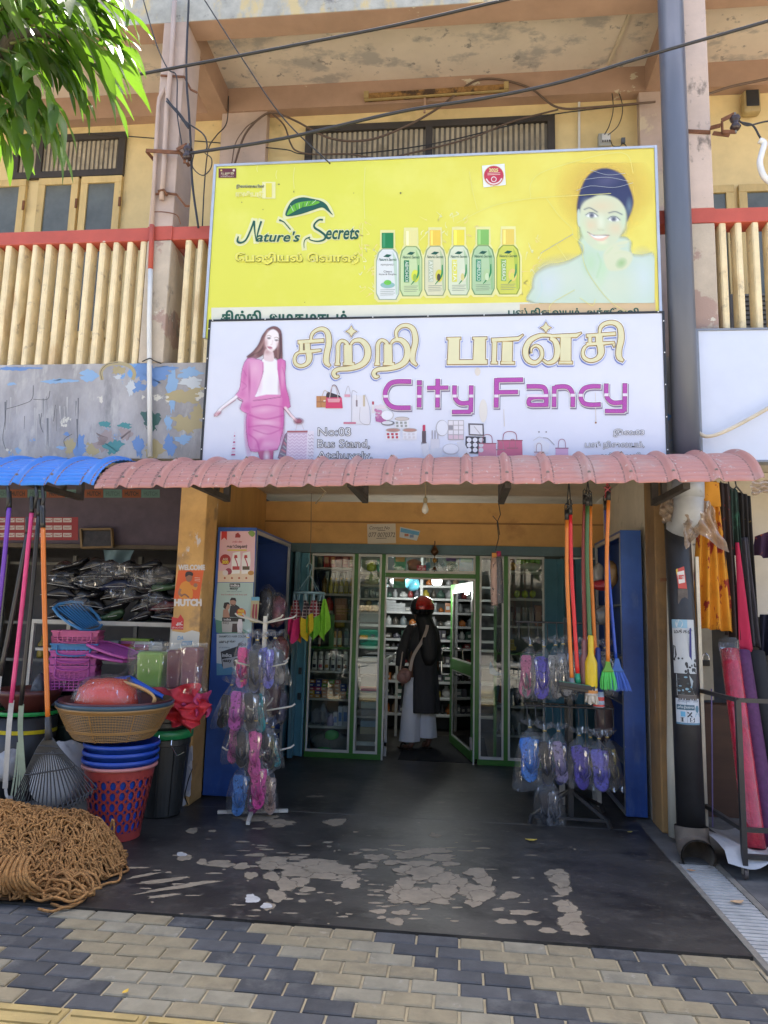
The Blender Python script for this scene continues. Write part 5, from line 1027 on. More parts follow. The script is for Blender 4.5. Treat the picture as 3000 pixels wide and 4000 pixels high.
# slippers shown on the shelf
tag(MB().rings([[(at(px,y,2.36).x,2.36+dy,at(px,y,2.36).z) for px, y in ((1912,2612),(1914,2632),(1935,2639),(1962,2638),(1963,2630),(1940,2624),(1926,2606),(1918,2585),(1914,2590))] for dy in (0,.07)]).build('slipper', [plas((.08,.28,.50),.5)]), 'bright blue slipper with white sole behind the slim pane', 'slipper')

# ================================================================ INSIDE THE SHOP
BY = 4.2
bs = thing('wall_shelf', 'long white wall shelf full of small goods at the back of the shop', 'shelf', (-.3,4.4,0))
BL = [zat(1640,y,BY) for y in (2286,2336,2390,2444,2497,2531,2594,2661,2724,2790)]
for z in BL: MB().box(-1.9,1.35,BY,BY+.3,z-.028,z).build('board', M('bright_shelf', (.58,.60,.60), .5, var=.08), bs)
for x in (X(1643,BY),X(1380,BY),1.0): MB().box(x-.018,x+.018,BY+.001,BY+.3,0,2.6).build('upright', M('bright_shelf', (.58,.60,.60), .5, var=.08), bs)
MB().box(-1.9,1.35,BY+.301,BY+.32,0,2.7).build('back_panel', M('shelf_back_dark', (.12,.13,.13), .8), bs)
pal = [(.05,.05,.055),(.30,.31,.32),(.45,.46,.46),(.08,.07,.06),(.35,.12,.03),(.40,.33,.05),(.18,.22,.24),(.5,.5,.5),(.25,.04,.04),(.05,.10,.08),(.10,.10,.13),(.22,.16,.1)]
pn = ['black','grey','pale grey','dark brown','orange','yellow','slate','white','maroon','dark green','navy','tan']
seen = {}
for li, z in enumerate(BL):
    up = BL[li-1]-.028 if li else 2.35
    x = X(1500,BY)
    k = 0
    while x < X(1870,BY)-.03:
        w = rnd.uniform(.05,.12) if li not in (2,) else .075
        h = min(up-z-.03, rnd.uniform(.05,.16)); ci = rnd.randrange(len(pal)) if li != 2 or x > X(1620,BY) else 1
        if li >= 4 and rnd.random() < .5: ci = rnd.choice((0,3,9,10))
        c = pal[ci]; kind = rnd.random()
        lab = '%s %s item on back shelf row %s' % (od(min(k,19)), pn[ci], ['one','two','three','four','five','six','seven','eight','nine','ten'][li])
        if li in (0,1) or kind < .3:
            R = rnd.uniform(-.3,.3); b = MB(); ph = rnd.uniform(0,6)
            b.lathe([(w*.3,.001),(w*.5,h*.25),(w*.46,h*.6),(w*.2,h*.85),(w*.25,h)], (x+w/2,BY+.1,z), 12, sy=.8)
            o = b.build('packet', plas(c,.25), smooth=True); cat = 'packet'
        elif kind < .55:
            b = MB(); b.lathe([(w*.4,.001),(w*.42,.01),(w*.42,h*.7),(w*.2,h*.8),(w*.2,h)], (x+w/2,BY+.08,z), 12); o = b.build('jar', plas(c,.2), smooth=True); cat = 'jar'
        else:
            b = MB(); b.box(x+.003,x+w-.003,BY+.03+rnd.uniform(0,.02),BY+.14,z+.001,z+h); b.box(x+w*.2,x+w*.8,BY+.0275,BY+.0295,z+h*.3,z+h*.65,1); o = b.build('carton', [plas(c,.4), plas((.5,.5,.48),.5)]); cat = 'box'
        tag(o, lab, cat, 'small goods on the back shelf'); x += w+rnd.uniform(.0,.02); k += 1
# stacked small white cartons, third row
for i in range(5):
    for k in range(4 if i < 3 else 3):
        x = X(1489+18*i,BY); z = BL[2]+.001+k*.036; tag(MB().box(x,x+.062,BY+.012,BY+.028,z,z+.034).build('small_carton', [plas((.42,.44,.46),.4)], bevel=.002), 'small grey carton, stack %s from the doorway trim, %s up' % (od(i), od(k)), 'box', 'stacked grey cartons on the back shelf')
# packets hung behind the fanlight and the doorway
for (a0,a1,y0,y1,c,l,c2) in [(1540,1586,2166,2230,(.10,.33,.22),'green snack packet strip hanging behind the fanlight glass',(.5,.3,.12)),(1536,1584,2250,2296,(.10,.33,.22),'green and orange snack packet hanging in the doorway top',(.5,.28,.1)),(1660,1682,2172,2226,(.12,.25,.45),'blue packet strip hanging behind the fanlight',(.5,.5,.5)),(1742,1782,2160,2192,(.14,.06,.25),'purple packet hanging behind the fanlight',(.2,.1,.3)),(1794,1850,2170,2230,(.10,.32,.58),'light blue card hanging at the end of the fanlight',(.15,.4,.35))]:
    p0, p1 = at(a0,y1,2.40), at(a1,y0,2.40); b = MB(); b.grid(lambda u, v: (p0.x+(p1.x-p0.x)*u, 2.40+.012*sin(6*v+u*3)+.01*sin(pi*u), p0.z+(p1.z-p0.z)*v), 8, 10); b.grid(lambda u, v: (p0.x+(p1.x-p0.x)*(.1+.8*u), 2.396+.012*sin(6*(.55+.35*v)+(.1+.8*u)*3)+.01*sin(pi*(.1+.8*u)), p0.z+(p1.z-p0.z)*(.55+.35*v)), 6, 6, 1)
    tag(b.build('hanging_packet', [plas(c,.25), plas(c2,.3)], smooth=True), l, 'packet')
lump(1590,1645,2184,2232,2.40,(.35,.12,.10),'red wrapped bundle behind the fanlight glass'); lump(1582,1636,2252,2306,3.6,(.10,.36,.48),'turquoise bag lying on the top back shelf',d=.1); lump(1515,1540,2250,2290,3.6,(.45,.45,.47),'white bag on the top back shelf',d=.1)
lump(1700,1742,2196,2236,2.46,(.4,.45,.45),'clear packet of blue goods behind the fanlight',mat=film('blue_clear', (.45,.55,.68), .2, .3)); lump(1744,1790,2194,2232,2.44,(.4,.42,.36),'clear packet of pale goods behind the fanlight',mat=film('pale_clear', (.6,.62,.55), .25, .3))
a = Art(2.2735); a.rect(1628,2208,1664,2229,(.40,.02,.05),1); a.text('BANK', (1638,2211,1654,2216), (.75,.7,.7), 2, bold=.02).text('EASY · CASH', (1632,2219,1661,2226), (.75,.7,.7), 2, bold=.02); tag(a.build('red_sticker', None), 'small red sticker on the fanlight glass over the doorway', 'sticker')
# lit lamp inside
lp = at(1707,2266,3.4); t = thing('ceiling_lamp', 'lit white lamp hanging inside the shop behind the doorway', 'lamp', lp)
MB().lathe([(.03,-.06),(.055,-.05),(.06,.0),(.052,.05),(.025,.065)], lp, 20).build('bulb', M('lit_lamp', (1,1,1), .5, var=0, emit=((1,.98,.93), 5)), t, smooth=True)
MB().tube([lp+V(0,0,.06), (lp.x,lp.y,2.755)], .008, 8).build('cord', black_pl, t)
L = bpy.data.lights.new('lamp_light', 'POINT'); L.energy = 3; L.color = (.95,1,.97); L.shadow_soft_size = .03; lo = bpy.data.objects.new('lamp_light', L); COL.objects.link(lo); lo.location = (0,-.0,-.14); lo.parent = t
lp2 = at(1560,2206,3.6); t = thing('ceiling_lamp', 'second lit lamp added in place of a reflection behind the fanlight glass', 'lamp', lp2)  # lamp added where only a lamp's reflection shows
MB().lathe([(.03,-.05),(.06,-.04),(.06,.03),(.03,.05)], lp2, 20).build('bulb', _mats['lit_lamp'], t, smooth=True); MB().tube([lp2+V(0,0,.05), (lp2.x,lp2.y,2.755)], .008, 8).build('cord', black_pl, t)
L2 = L.copy(); L2.energy = 1.8; lo2 = bpy.data.objects.new('lamp_light', L2); COL.objects.link(lo2); lo2.location = (0,0,-.14); lo2.parent = t

# ================================================================ UNDER THE AWNING
# notices on the orange wall
a = Art(2.199); a.poly([(1434,2047),(1436,2124),(1547,2122),(1545,2045)], (.62,.55,.44), 1)
hand = (.06,.05,.05)
a.text('Contact No', (1443,2055,1522,2068), hand, 2, shear=.3).text('077 0070372', (1440,2080,1543,2098), hand, 2, shear=.2).stroke([(1475,2072),(1505,2072)], 2, hand, 2, 0).stroke([(1470,2103),(1510,2102)], 2, hand, 2, 0)
tag(a.build('handwritten_notice', None), 'handwritten contact number notice taped on the orange wall', 'notice')
a = Art(2.199); a.poly([(1563,2058),(1560,2098),(1628,2112),(1642,2074)], (.55,.60,.64), 1).poly([(1566,2062),(1564,2078),(1636,2092),(1638,2078)], (.12,.36,.58), 2).rect(1580,2085,1596,2095,(.5,.2,.12),3).rect(1600,2088,1616,2100,(.2,.3,.5),3)
tag(a.build('small_notice', None), 'small blue and white card tilted on the orange wall', 'card')
# bulb holder
q = at(1661,1975,.9); t = thing('light_bulb', 'unlit white bulb hanging under the pink awning', 'bulb', q)
MB().lathe([(.004,-.075),(.026,-.06),(.031,-.035),(.02,.0),(.014,.02)], q, 18).build('bulb_glass', M('opal_glass', (.66,.64,.60), .25), t, smooth=True)
b = MB(); b.lathe([(.017,.02),(.019,.03),(.019,.062),(.008,.075)], q, 14); b.tube([q+V(0,0,.07), q+V(.0,.0,.30)], .005, 6); b.build('holder', M('aged_holder', (.32,.25,.15), .5), t, smooth=True)
# hanging charm over the doorway
q = at(1698,2155,2.1); t = thing('hanging_charm', 'dark brass charm with a bell hanging over the doorway', 'charm', q)
br = M('dark_brass', (.12,.06,.03), .4, .6, var=.3, vscale=40)
MB().lathe([(.004,.075),(.012,.06),(.02,.045),(.036,.015),(.044,.0),(.036,-.02),(.018,-.035),(.006,-.045)], q, 16).build('pot', br, t, smooth=True)
b = MB(); b.tube([q+V(0,0,.07), (q.x,q.y,2.26)], .005, 6); b.tube([q+V(0,0,-.04), q+V(0,0,-.21)], .004, 6); b.build('thread', black_pl, t)
MB().lathe([(.003,.03),(.018,.018),(.026,0),(.018,-.018),(.003,-.03)], q+V(0,0,-.09), 14).build('disc', M('amber_charm', (.30,.16,.03), .4, .3), t, smooth=True)
MB().lathe([(.004,.02),(.012,.012),(.02,-.012),(.026,-.02)], q+V(0,0,-.17), 12).build('bell', br, t, smooth=True)
# rod left under the awning and line with cloth dryer
t = thing('clothes_dryer', 'pale blue round peg hanger holding bright cloths by the poster cabinet', 'hanger', at(1207,2310,1.35))
DY = 1.35; c = at(1207,2316,DY); R0 = (at(1264,2316,DY)-at(1148,2316,DY)).length/2
pb = M('pale_blue_plastic', (.22,.36,.42), .4, var=.08)
b = MB(); b.tube([c+V(R0*cos(2*pi*i/28), R0*.9*sin(2*pi*i/28), 0) for i in range(28)], .012, 8, closed=True)
for k in range(4): b.tube([c+V(R0*cos(pi*k/4),R0*.9*sin(pi*k/4),0), c-V(R0*cos(pi*k/4),R0*.9*sin(pi*k/4),0)], .006, 6)
b.build('ring', pb, t, smooth=True)
hk = at(1210,2240,DY); b = MB()
for k in range(4):
    an = pi/4+k*pi/2; b.tube([c+V(R0*.95*cos(an),R0*.85*sin(an),0), hk+V(0,0,-.01)], .003, 5)
b.build('suspender', pb, t)
MB().tube(cat_rom([hk+V(0,0,-.01), hk+V(.004,0,.02), hk+V(.018,0,.05), hk+V(.008,0,.085), hk+V(-.022,0,.085), hk+V(-.035,0,.055)],5), .006, 8).build('hook', pb, t, smooth=True)
MB().tube([hk+V(.0,0,.08), at(1215,2060,DY), at(1216,1925,DY)], .0035, 6).build('cord', M('brown_cord', (.18,.13,.09), .8), t)
for k in range(12):
    an = 2*pi*k/12; p = c+V(R0*cos(an),R0*.9*sin(an),-.03); MB().obox(p+V(0,0,-.012), (.012,.018,.06), (0,.2*sin(k*3),an)).build('peg', pb, t)
def cloth(px, y0, y1, w, col, lab, top=None, Y=DY, seed=0):
    """a cloth pinched at the top and hanging in folds to a point"""
    p0, p1 = at(px[0],y0,Y), at(px[1],y1,Y); H = (p0.z-p1.z); R = random.Random(seed); ph = R.uniform(0,6)
    def f(u, v):
        s = .25+.75*min(1, v*1.6); fold = sin(u*11+ph+v*1.5)
        cx = p0.x+(p1.x-p0.x)*v
        return (cx+(u-.5)*w*s+.006*fold, Y+.03*fold*(.4+.6*v)+.015*sin(5*v+ph), p0.z-H*v*(1-.30*abs(u-.42)*2*(v > 0))+.0)
    b = MB(); n = 20
    if top: 
        b.grid(lambda u, v: f(u, v*.46), n, 12, 1); b.grid(lambda u, v: V(*f(u, .40+.60*v))+V(0,.006,0), n, 18, 0)
    else: b.grid(f, n, 26, 0)
    return tag(b.build('cleaning_cloth', [M('cloth_%d' % seed, col, .95, var=.12, vscale=60, bump=.4, bscale=300)] + ([top] if top else []), smooth=True), lab, 'cloth', 'cloths pegged on the round hanger')
def tartan(name, c, c2):
    m = bpy.data.materials.new(name); m.use_nodes = True; nt = m.node_tree; bb = nt.nodes['Principled BSDF']; bb.inputs['Roughness'].default_value = .9
    tc = nt.nodes.new('ShaderNodeTexCoord'); out = None
    for ax in (0, 2):
        sx = nt.nodes.new('ShaderNodeSeparateXYZ'); nt.links.new(tc.outputs['Object'], sx.inputs[0]); m1 = nt.nodes.new('ShaderNodeMath'); m1.operation = 'MULTIPLY'; m1.inputs[1].default_value = 200; nt.links.new(sx.outputs[ax], m1.inputs[0])
        m2 = nt.nodes.new('ShaderNodeMath'); m2.operation = 'SINE'; nt.links.new(m1.outputs[0], m2.inputs[0]); r = _ramp(nt, m2.outputs[0], .72, .8)
        if out is None: out = r
        else:
            mm = nt.nodes.new('ShaderNodeMath'); mm.operation = 'MAXIMUM'; nt.links.new(out, mm.inputs[0]); nt.links.new(r, mm.inputs[1]); out = mm.outputs[0]
    nt.links.new(_mix(nt, out, c, c2), bb.inputs['Base Color']); return m
tr_, tb_ = tartan('red_tartan', (.20,.02,.035), (.42,.36,.36)), tartan('dark_tartan', (.045,.025,.035), (.35,.3,.28))
cloth((1140,1142),2366,2510,.10,(.50,.42,.06),'yellow cloth with a pale top at the cabinet end of the hanger',seed=1,Y=DY+.05)
cloth((1157,1150),2345,2518,.155,(.66,.035,.16),'hot pink cloth with a red tartan top on the peg hanger',tr_,seed=2,Y=DY-.12)
cloth((1178,1172),2400,2514,.07,(.62,.22,.05),'narrow orange cloth between the pink and yellow cloths',seed=3,Y=DY+.02)
cloth((1192,1198),2345,2508,.14,(.62,.46,.02),'golden yellow cloth with a dark tartan top on the hanger',tb_,seed=4,Y=DY-.13)
cloth((1228,1224),2345,2512,.13,(.16,.44,.03),'grass green cloth with a red tartan top on the hanger',tr_,seed=5,Y=DY-.12)
cloth((1252,1240),2352,2470,.08,(.15,.40,.03),'green cloth with a dark tartan top behind the lime cloth',tb_,seed=6,Y=DY+.02)
cloth((1266,1264),2340,2508,.10,(.25,.58,.04),'lime green cloth at the doorway end of the hanger',seed=7,Y=DY-.05)
b = MB(); b.tube([at(1225,1885,1.4),at(1272,1922,1.4),at(1232,1968,1.4)], .007, 8); tag(b.build('bent_rod', M('worn_rod', (.42,.36,.26), .5, .3), smooth=True), 'bent metal rod hanging under the awning by the cord', 'rod')

# poster cabinets at both sides -----------------------------------
def cabinet(label, x0, x1, y0, y1, z1, inner, shelves):
    t = thing('blue_cabinet', label, 'cabinet', ((x0+x1)/2,(y0+y1)/2,0))
    MB().box(x0,x1,y0,y0+.018,.02,z1).build('front_panel', blue_pan, t, bevel=.002)
    ix = x1 if inner > 0 else x0; ox = x0 if inner > 0 else x1
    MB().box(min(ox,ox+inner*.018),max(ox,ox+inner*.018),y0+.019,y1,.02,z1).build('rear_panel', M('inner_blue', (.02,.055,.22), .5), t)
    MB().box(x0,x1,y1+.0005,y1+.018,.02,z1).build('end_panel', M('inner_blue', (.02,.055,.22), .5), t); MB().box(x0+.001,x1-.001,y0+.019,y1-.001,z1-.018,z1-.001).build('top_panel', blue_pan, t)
    b = MB()
    for y in (y0+.02, y1-.03): b.box(ix-.02 if inner > 0 else ix,ix if inner > 0 else ix+.02,y,y+.03,.02,z1-.02)
    for z in (.02, z1-.05): b.box(ix-.018 if inner > 0 else ix+.001,ix-.001 if inner > 0 else ix+.018,y0+.051,y1-.031,z,z+.03)
    b.build('aluminium_edge', alu, t)
    for z in shelves: MB().box(min(ox+inner*.02,ix-inner*.002),max(ox+inner*.02,ix-inner*.002),y0+.02,y1-.002,z-.012,z).build('shelf_board', M('cabinet_shelf', (.25,.26,.27), .4, .2), t)
    return t
cabinet('tall blue cabinet with hair care posters beside the orange pier', -2.035,-1.70,.49,1.72,2.185, 1, (.36,.78,1.16,1.56))
cabinet('tall plain blue cabinet beside the brown pier and cream pipe', 1.275,1.435,.54,1.63,2.21, -1, (.40,.85,1.20,1.62))

# ================================================================ NEIGHBOURING SHOP (left of the orange pier)
part('purple_wall', MB().box(-9,-2.36,1.2,1.3,2.085,2.755), purple_wall)
part('stall_ledge', MB().box(-9,-2.36,1.17,1.32,2.045,2.083), M('stall_wood', (.10,.075,.05), .7, var=.3))
a = Art(1.199); 
for i in range(9):
    x0 = -40+74*i; a.rect(x0,1912,x0+72,1944,(.20,.055,.02) if i % 2 else (.09,.17,.16),1); a.text('HUTCH',(x0+10,1920,x0+62,1936),(.03,.02,.02) if i % 2 else (.05,.10,.10),2,bold=.03)
tag(a.build('paper_banner', None), 'string of orange and teal paper banners high on the purple wall', 'banner')
a = Art(1.199); a.rect(-60,2020,305,2110,(.26,.02,.022),1)
for r in range(3):
    for c in range(9): x0 = -50+37*c; y0 = 2024+29*r; a.rect(x0,y0,x0+33,y0+16,(.52,.48,.46),2); a.text('Dialog',(x0+5,y0+5,x0+26,y0+13),(.30,.03,.03),3,bold=.02); a.stroke([(x0+28,y0+3),(x0+30,y0+6),(x0+27,y0+8)],2,(.4,.03,.03),3,0)
tag(a.build('red_banner', None), 'red banner of white tiles on the purple wall', 'banner')
t = thing('framed_picture', 'old dark framed picture with a garland on the purple wall', 'picture', at(378,2100,1.12))
b = MB()
for p, q in (((315,2068),(437,2066)),((437,2066),(441,2136)),((441,2136),(320,2140)),((320,2140),(315,2068))): b.bar(at(*p,1.14),at(*q,1.12),.02,.02)
b.build('picture_frame', M('old_gilt', (.16,.10,.04), .5, .2), t); MB().poly([at(315,2068,1.15),at(437,2066,1.15),at(441,2136,1.13),at(320,2140,1.13)]).build('picture_print', M('dark_print', (.035,.03,.028), .4, var=.5, vscale=20), t)
# white rack, parcels and books
t = thing('metal_rack', 'white framed rack loaded with black bagged shoes and books', 'rack', (-3.1,.9,0))
b = MB(); b.box(-3.78,-2.44,.70,.73,1.335,1.37)
for x in (-3.75,-2.46): b.box(x-.02,x+.02,.70,.73,0,1.334); b.box(x-.02,x+.02,1.30,1.33,0,1.334)
b.box(-3.70,-2.49,.702,.725,1.10,1.125); b.box(-3.70,-2.49,.702,.725,.72,.745)
b.build('frame', M('cream_rack_paint', (.50,.48,.42), .5, var=.15), t)
for z in (1.372,1.127,.747): MB().box(-3.77,-2.45,.735,1.33,z-.012,z).build('shelf_board', M('rack_board', (.14,.14,.14), .6), t)
rp = random.Random(11)
pk = [(.012,.012,.014),(.018,.017,.02),(.02,.02,.025),(.10,.012,.012),(.015,.02,.05),(.05,.10,.05)]
n_ = 0
pf = M('black_wrapped', (.014,.014,.016), .18, var=.3, vscale=10, bump=.8, bscale=20); pc = [M('wrapped_%d' % i, c, .15, var=.35, vscale=14, bump=.8, bscale=22) for i, c in enumerate(pk)]
for lvl in range(6):
    z = 1.375+.088*lvl; nx = 5 if lvl < 5 else 4
    for i in range(nx):
        x = -3.52+.235*i+rp.uniform(-.03,.03)+.04*(lvl % 2); ci = rp.choice([0,0,1,1,2,2,3,4,5] if i > 1 else [0,1,2])
        b = MB(); yj, tj = rp.uniform(-.05,.03), rp.uniform(-.045,.045); L_ = rp.uniform(.11,.18); rr = []; ph = rp.uniform(0,6)
        for k in range(9):
            v = -1+2*k/8; s_ = max(.12,1-abs(v)**3)**.6
            rr.append([(x+L_*v, .80+yj+.075*s_*cos(q)+.02*sin(ph+4*v), z+.045+tj*v+.046*s_*sin(q)*(1+.35*sin(4*v+ph)+.2*sin(3*q+ph))+.018*sin(ph+3*v)) for q in [2*pi*j/10 for j in range(10)]])
        b.rings(rr); b.bar((x-L_*.8,.722+yj,z+.03-tj*.8),(x+L_*.7,.722+yj,z+.034+tj*.7),.003,.004,1)
        tag(b.build('shoe_parcel', [pc[ci], M('white_strap', (.6,.6,.58), .5)], smooth=True), '%s bagged shoes, layer %s of the pile, %s along from the rakes' % (['black','charcoal','dark grey','red','navy','green'][ci], od(lvl), od(i)), 'bagged shoes', 'bagged shoes piled on the white rack'); n_ += 1
for i, (a0,a1,b0,b1) in enumerate([(190,280,2232,2290),(300,400,2240,2300),(360,470,2190,2262),(430,530,2195,2262),(500,600,2230,2300),(560,668,2210,2285),(540,640,2310,2385),(420,520,2290,2350),(250,340,2330,2392),(600,670,2330,2400)]):
    lump(a0,a1,b0,b1,.66-.02*(i % 3),(.1,.1,.1),'%s loose clear bag lying over the black shoe pile' % od(i),grp='loose clear bags on the shoe pile',mat=clear,d=.05,rough=.7,name='plastic_bag',cat='bag')
for i, (x, y0, y1, cx, c) in enumerate([(-3.03,2470,2508,3,(.36,.37,.35)),(-2.88,2460,2508,4,(.35,.42,.08)),(-2.75,2452,2508,4,(.5,.5,.44)),(-2.62,2475,2508,3,(.55,.53,.45))]):
    for k in range(cx):
        col = [c,(.25,.40,.05),(.45,.05,.04),(.45,.12,.28)][(k+i) % 4] if i in (1,2) else c
        tag(MB().obox((x,.80,1.128+.012+.025*k),(.125,.12,.023),(0,0,rp.uniform(-.15,.15))).build('book', [plas(col,.5)], bevel=.002), 'book in stack %s on the rack shelf, %s from bottom' % (['one','two','three','four'][i], od(k)), 'book', 'books on the white rack shelf')
tag(MB().grid(lambda u, v: (at(404+118*u,2148+70*v,1.35).x-.03*v*u, 1.35+.03*sin(9*u+2*v), at(404+118*u,2148+70*v*(1-.4*u),1.35).z), 14, 8).build('hanging_cloth', M('pale_blue_cloth', (.26,.40,.48), .9, var=.2), smooth=True), 'pale blue cloth hanging in the dim stall', 'cloth')
t = thing('dim_cabinet', 'dim glass cabinet at the back of the neighbouring stall', 'cabinet', (-3.6,2.2,0))
b = MB()
for x in (-5.0,-4.2,-3.45,-2.6): b.box(x-.02,x+.02,2.1,2.14,0,2.04)
for z in (.9,1.3,1.95): b.box(-5.0,-2.6,2.142,2.16,z-.015,z+.015)
b.build('frame', M('dim_frame', (.16,.16,.15), .5), t); MB().box(-5,-2.6,2.5,2.52,0,2.04).build('back_panel', dark_room, t)
for i in range(10):
    x = -4.6+.17*i; c = [(.3,.22,.03),(.25,.06,.03),(.05,.12,.06),(.3,.3,.3),(.05,.08,.15)][i % 5]
    MBt = MB(); MBt.lathe([(.05,0),(.055,.02),(.05,.15),(.02,.2),(.02,.24)], (x,2.3,.916+(.4 if i % 2 else 0)), 10); tag(MBt.build('stored_bottle', plas(c,.3), smooth=True), '%s bottle from the wall in the dim stall cabinet' % od(i), 'bottle', 'bottles in the dim stall cabinet')

# shopping baskets: slotted walls, rim and two folding handles
def basket(name, lab, loc, rz, c, cat='basket', w=.30, d=.22, h=.15, lid=False, grp=None, nb=9, slots=True):
    t = thing(name, lab, cat, (0,0,0), grp); m = plas(c,.4); b = MB(); tp = .88
    def P(s, v, k):      # side s, position v in [-1,1], height k
        q = tp+(1-tp)*k
        return {0:(v*w/2*q,-d/2*q,h*k),1:(w/2*q,v*d/2*q,h*k),2:(-v*w/2*q,d/2*q,h*k),3:(-w/2*q,-v*d/2*q,h*k)}[s]
    b.box(-w/2*tp,w/2*tp,-d/2*tp,d/2*tp,0,.006)
    for s in range(4):
        for k in range(nb+1): v = -1+2*k/nb; b.bar(P(s,v,.04),P(s,v,.78),.009 if 0 < k < nb else .02,.006)
        for k in (.06,.18,.30,.42,.54,.66,.76): b.bar(P(s,-1,k),P(s,1,k),.005,.008)
        vs = [P(s,-1,.76),P(s,1,.76),P(s,1,1),P(s,-1,1)]; b.add(vs,[(0,1,2,3)])
        b.bar(P(s,-1.03,1),P(s,1.03,1),.016,.012)
    b.build('basket_body', m, t)
    for sg in (-1,1):
        hb = MB(); hb.tube(cat_rom([(-w*.36,sg*d*.515,h*.97),(-w*.33,sg*d*.56,h*.55),(0,sg*d*.60,h*.45),(w*.33,sg*d*.56,h*.55),(w*.36,sg*d*.515,h*.97)],4), .006, 6); hb.build('handle', m, t, smooth=True)
    t.location = loc; t.rotation_euler = (0,0,rz); return t
bz = at(230,2698,.42); bx_, by_ = bz.x+.06, .55
z = at(230,2698,.42).z
PKB = (.55,.10,.38)
for i, (h_, c, l) in enumerate([(.0,PKB,'bottom pink shopping basket of the tall stack on black tubs'),(.085,PKB,'second pink shopping basket up in the tall stack'),(.145,PKB,'third pink shopping basket up, under the blue one'),(.20,(.06,.24,.50),'blue shopping basket on the three pink ones'),(.30,(.60,.12,.28),'open rose pink basket topping the stack')]):
    basket('shopping_basket', l, (bx_,by_,z+h_*1.05), radians(18), c, w=.36, d=.30, h=.20 if i == 0 else .17, grp='stacked shopping baskets')
def lid(lab, c4, c, m2):
    b = MB(); cs = [Vector(q) for q in c4]; cc = sum(cs, Vector())/4; n = (cs[1]-cs[0]).cross(cs[3]-cs[0]).normalized()*.022
    b.tube([q for q in cat_rom([cc+(q-cc)*.97 for q in cs],3,True)], .011, 6, closed=True)
    b.add([cc+(q-cc)*.93 for q in cs], [(0,1,2,3)], 1)
    for i in range(1,9): 
        f = i/9; b.bar(cs[0].lerp(cs[1],f)*.94+cc*.06, cs[3].lerp(cs[2],f)*.94+cc*.06, .006, .01)
    return tag(b.build('basket_lid', [plas(c,.4), plas(m2,.5)], solid=.004), lab, 'lid')
lid('blue basket lid tilted open on top of the basket stack', [at(205,2375,.55),at(318,2352,.75),at(402,2440,.72),at(318,2462,.45)], (.06,.24,.50), (.02,.06,.12))
lid('upper pink basket lid slanting beside the stack', [at(338,2518,.42),at(420,2508,.65),at(548,2555,.60),at(490,2572,.38)], PKB, (.16,.03,.12))
lid('lower pink basket lid beneath the slanting one', [at(338,2556,.40),at(420,2545,.65),at(520,2568,.60),at(478,2585,.38)], PKB, (.20,.04,.15))
# dark tubs under the baskets
for i in range(6):
    q = at(235,2945-34*i,.40); b = MB(); b.lathe([(.19,0),(.215,.10),(.225,.10),(.225,.118),(.212,.118),(.185,.008)], (bx_+.05,by_+.02,.06+.118*i), 24, caps=False)
    tag(b.build('plastic_tub', M('dark_green_tub', (.012,.022,.018), .4, var=.2), smooth=False), 'dark tub below the pink baskets, %s from the floor' % od(i), 'tub', 'dark tubs stacked under the baskets')
q = at(85,2790,.1); t = thing('wide_basin', 'dark red brown basin with green rim stripe behind the rakes', 'basin', (q.x-.05,.25,.62))
MB().lathe([(.15,0),(.24,.12),(.25,.17),(.245,.17),(.22,.12),(.14,.01)], (q.x-.05,.25,.66), 26, caps=False).build('basin_body', M('red_brown_plastic', (.10,.025,.018), .35), t, smooth=True)
MB().lathe([(.252,.0),(.255,.012),(.252,.028)], (q.x-.05,.25,.64), 26, caps=False).build('green_band', plas((.02,.30,.06)), t)
t = thing('black_bucket', 'black bucket under the red brown basin with a yellow tape', 'bucket', (q.x-.05,.25,0))
MB().lathe([(.20,.0),(.235,.62),(.225,.62),(.19,.01)], (q.x-.05,.25,.0), 26).build('bucket_body', black_pl, t, smooth=True); MB().lathe([(.232,.50),(.235,.53)], (q.x-.05,.25,0), 26, caps=False).build('tape_band', plas((.65,.52,.02)), t)
lump(96,166,2635,2800,.33,(.16,.16,.16),'grey film wrapped bundle beside the pink baskets',d=.08,mat=M('grey_film', (.10,.10,.105), .2, var=.5, vscale=8, bump=1, bscale=18))
lump(-60,42,2945,3060,-.35,(.5,.5,.5),'white sack at the edge behind the green rakes',d=.12,mat=M('woven_sack', (.50,.50,.50), .8, var=.12, bump=.3),name='sack',cat='sack')
lump(80,320,2920,3160,-.42,(.5,.5,.5),'white printed sack behind the black leaf rake',d=.14,mat=M('woven_sack', (.5,.5,.5), .8),name='sack',cat='sack')

# laundry basket of oval holes with blue basins and colander
LX, LY = -2.245, -.56
def holed(b, r0, r1, z0, z1, nu, nv, fu, fv, mi=0, th=.006):
    ne = 12
    for sgn in (0, 1):
        for i in range(nu):
            for j in range(nv):
                def S(u, v):
                    a = 2*pi*(i+u+(.5 if j % 2 else 0)*0)/nu; k = (j+v)/nv; r = r0+(r1-r0)*k-th*sgn
                    return (LX+r*cos(a), LY+r*sin(a), z0+(z1-z0)*k)
                sq, el = [], []
                for q in range(ne):
                    an = 2*pi*q/ne+pi/4*0; ca, sa = cos(an), sin(an); m_ = max(abs(ca), abs(sa))
                    sq.append(S(.5+.5*ca/m_, .5+.5*sa/m_)); el.append(S(.5+fu*.5*ca, .5+fv*.5*sa))
                b.add(sq+el, [(q, (q+1) % ne, ne+(q+1) % ne, ne+q) for q in range(ne)], mi)
red_b = M('brick_red_plastic', (.32,.045,.04), .35, var=.1)
t = thing('laundry_basket', 'brick red laundry basket with oval holes beside the rope', 'basket', (LX,LY,0))
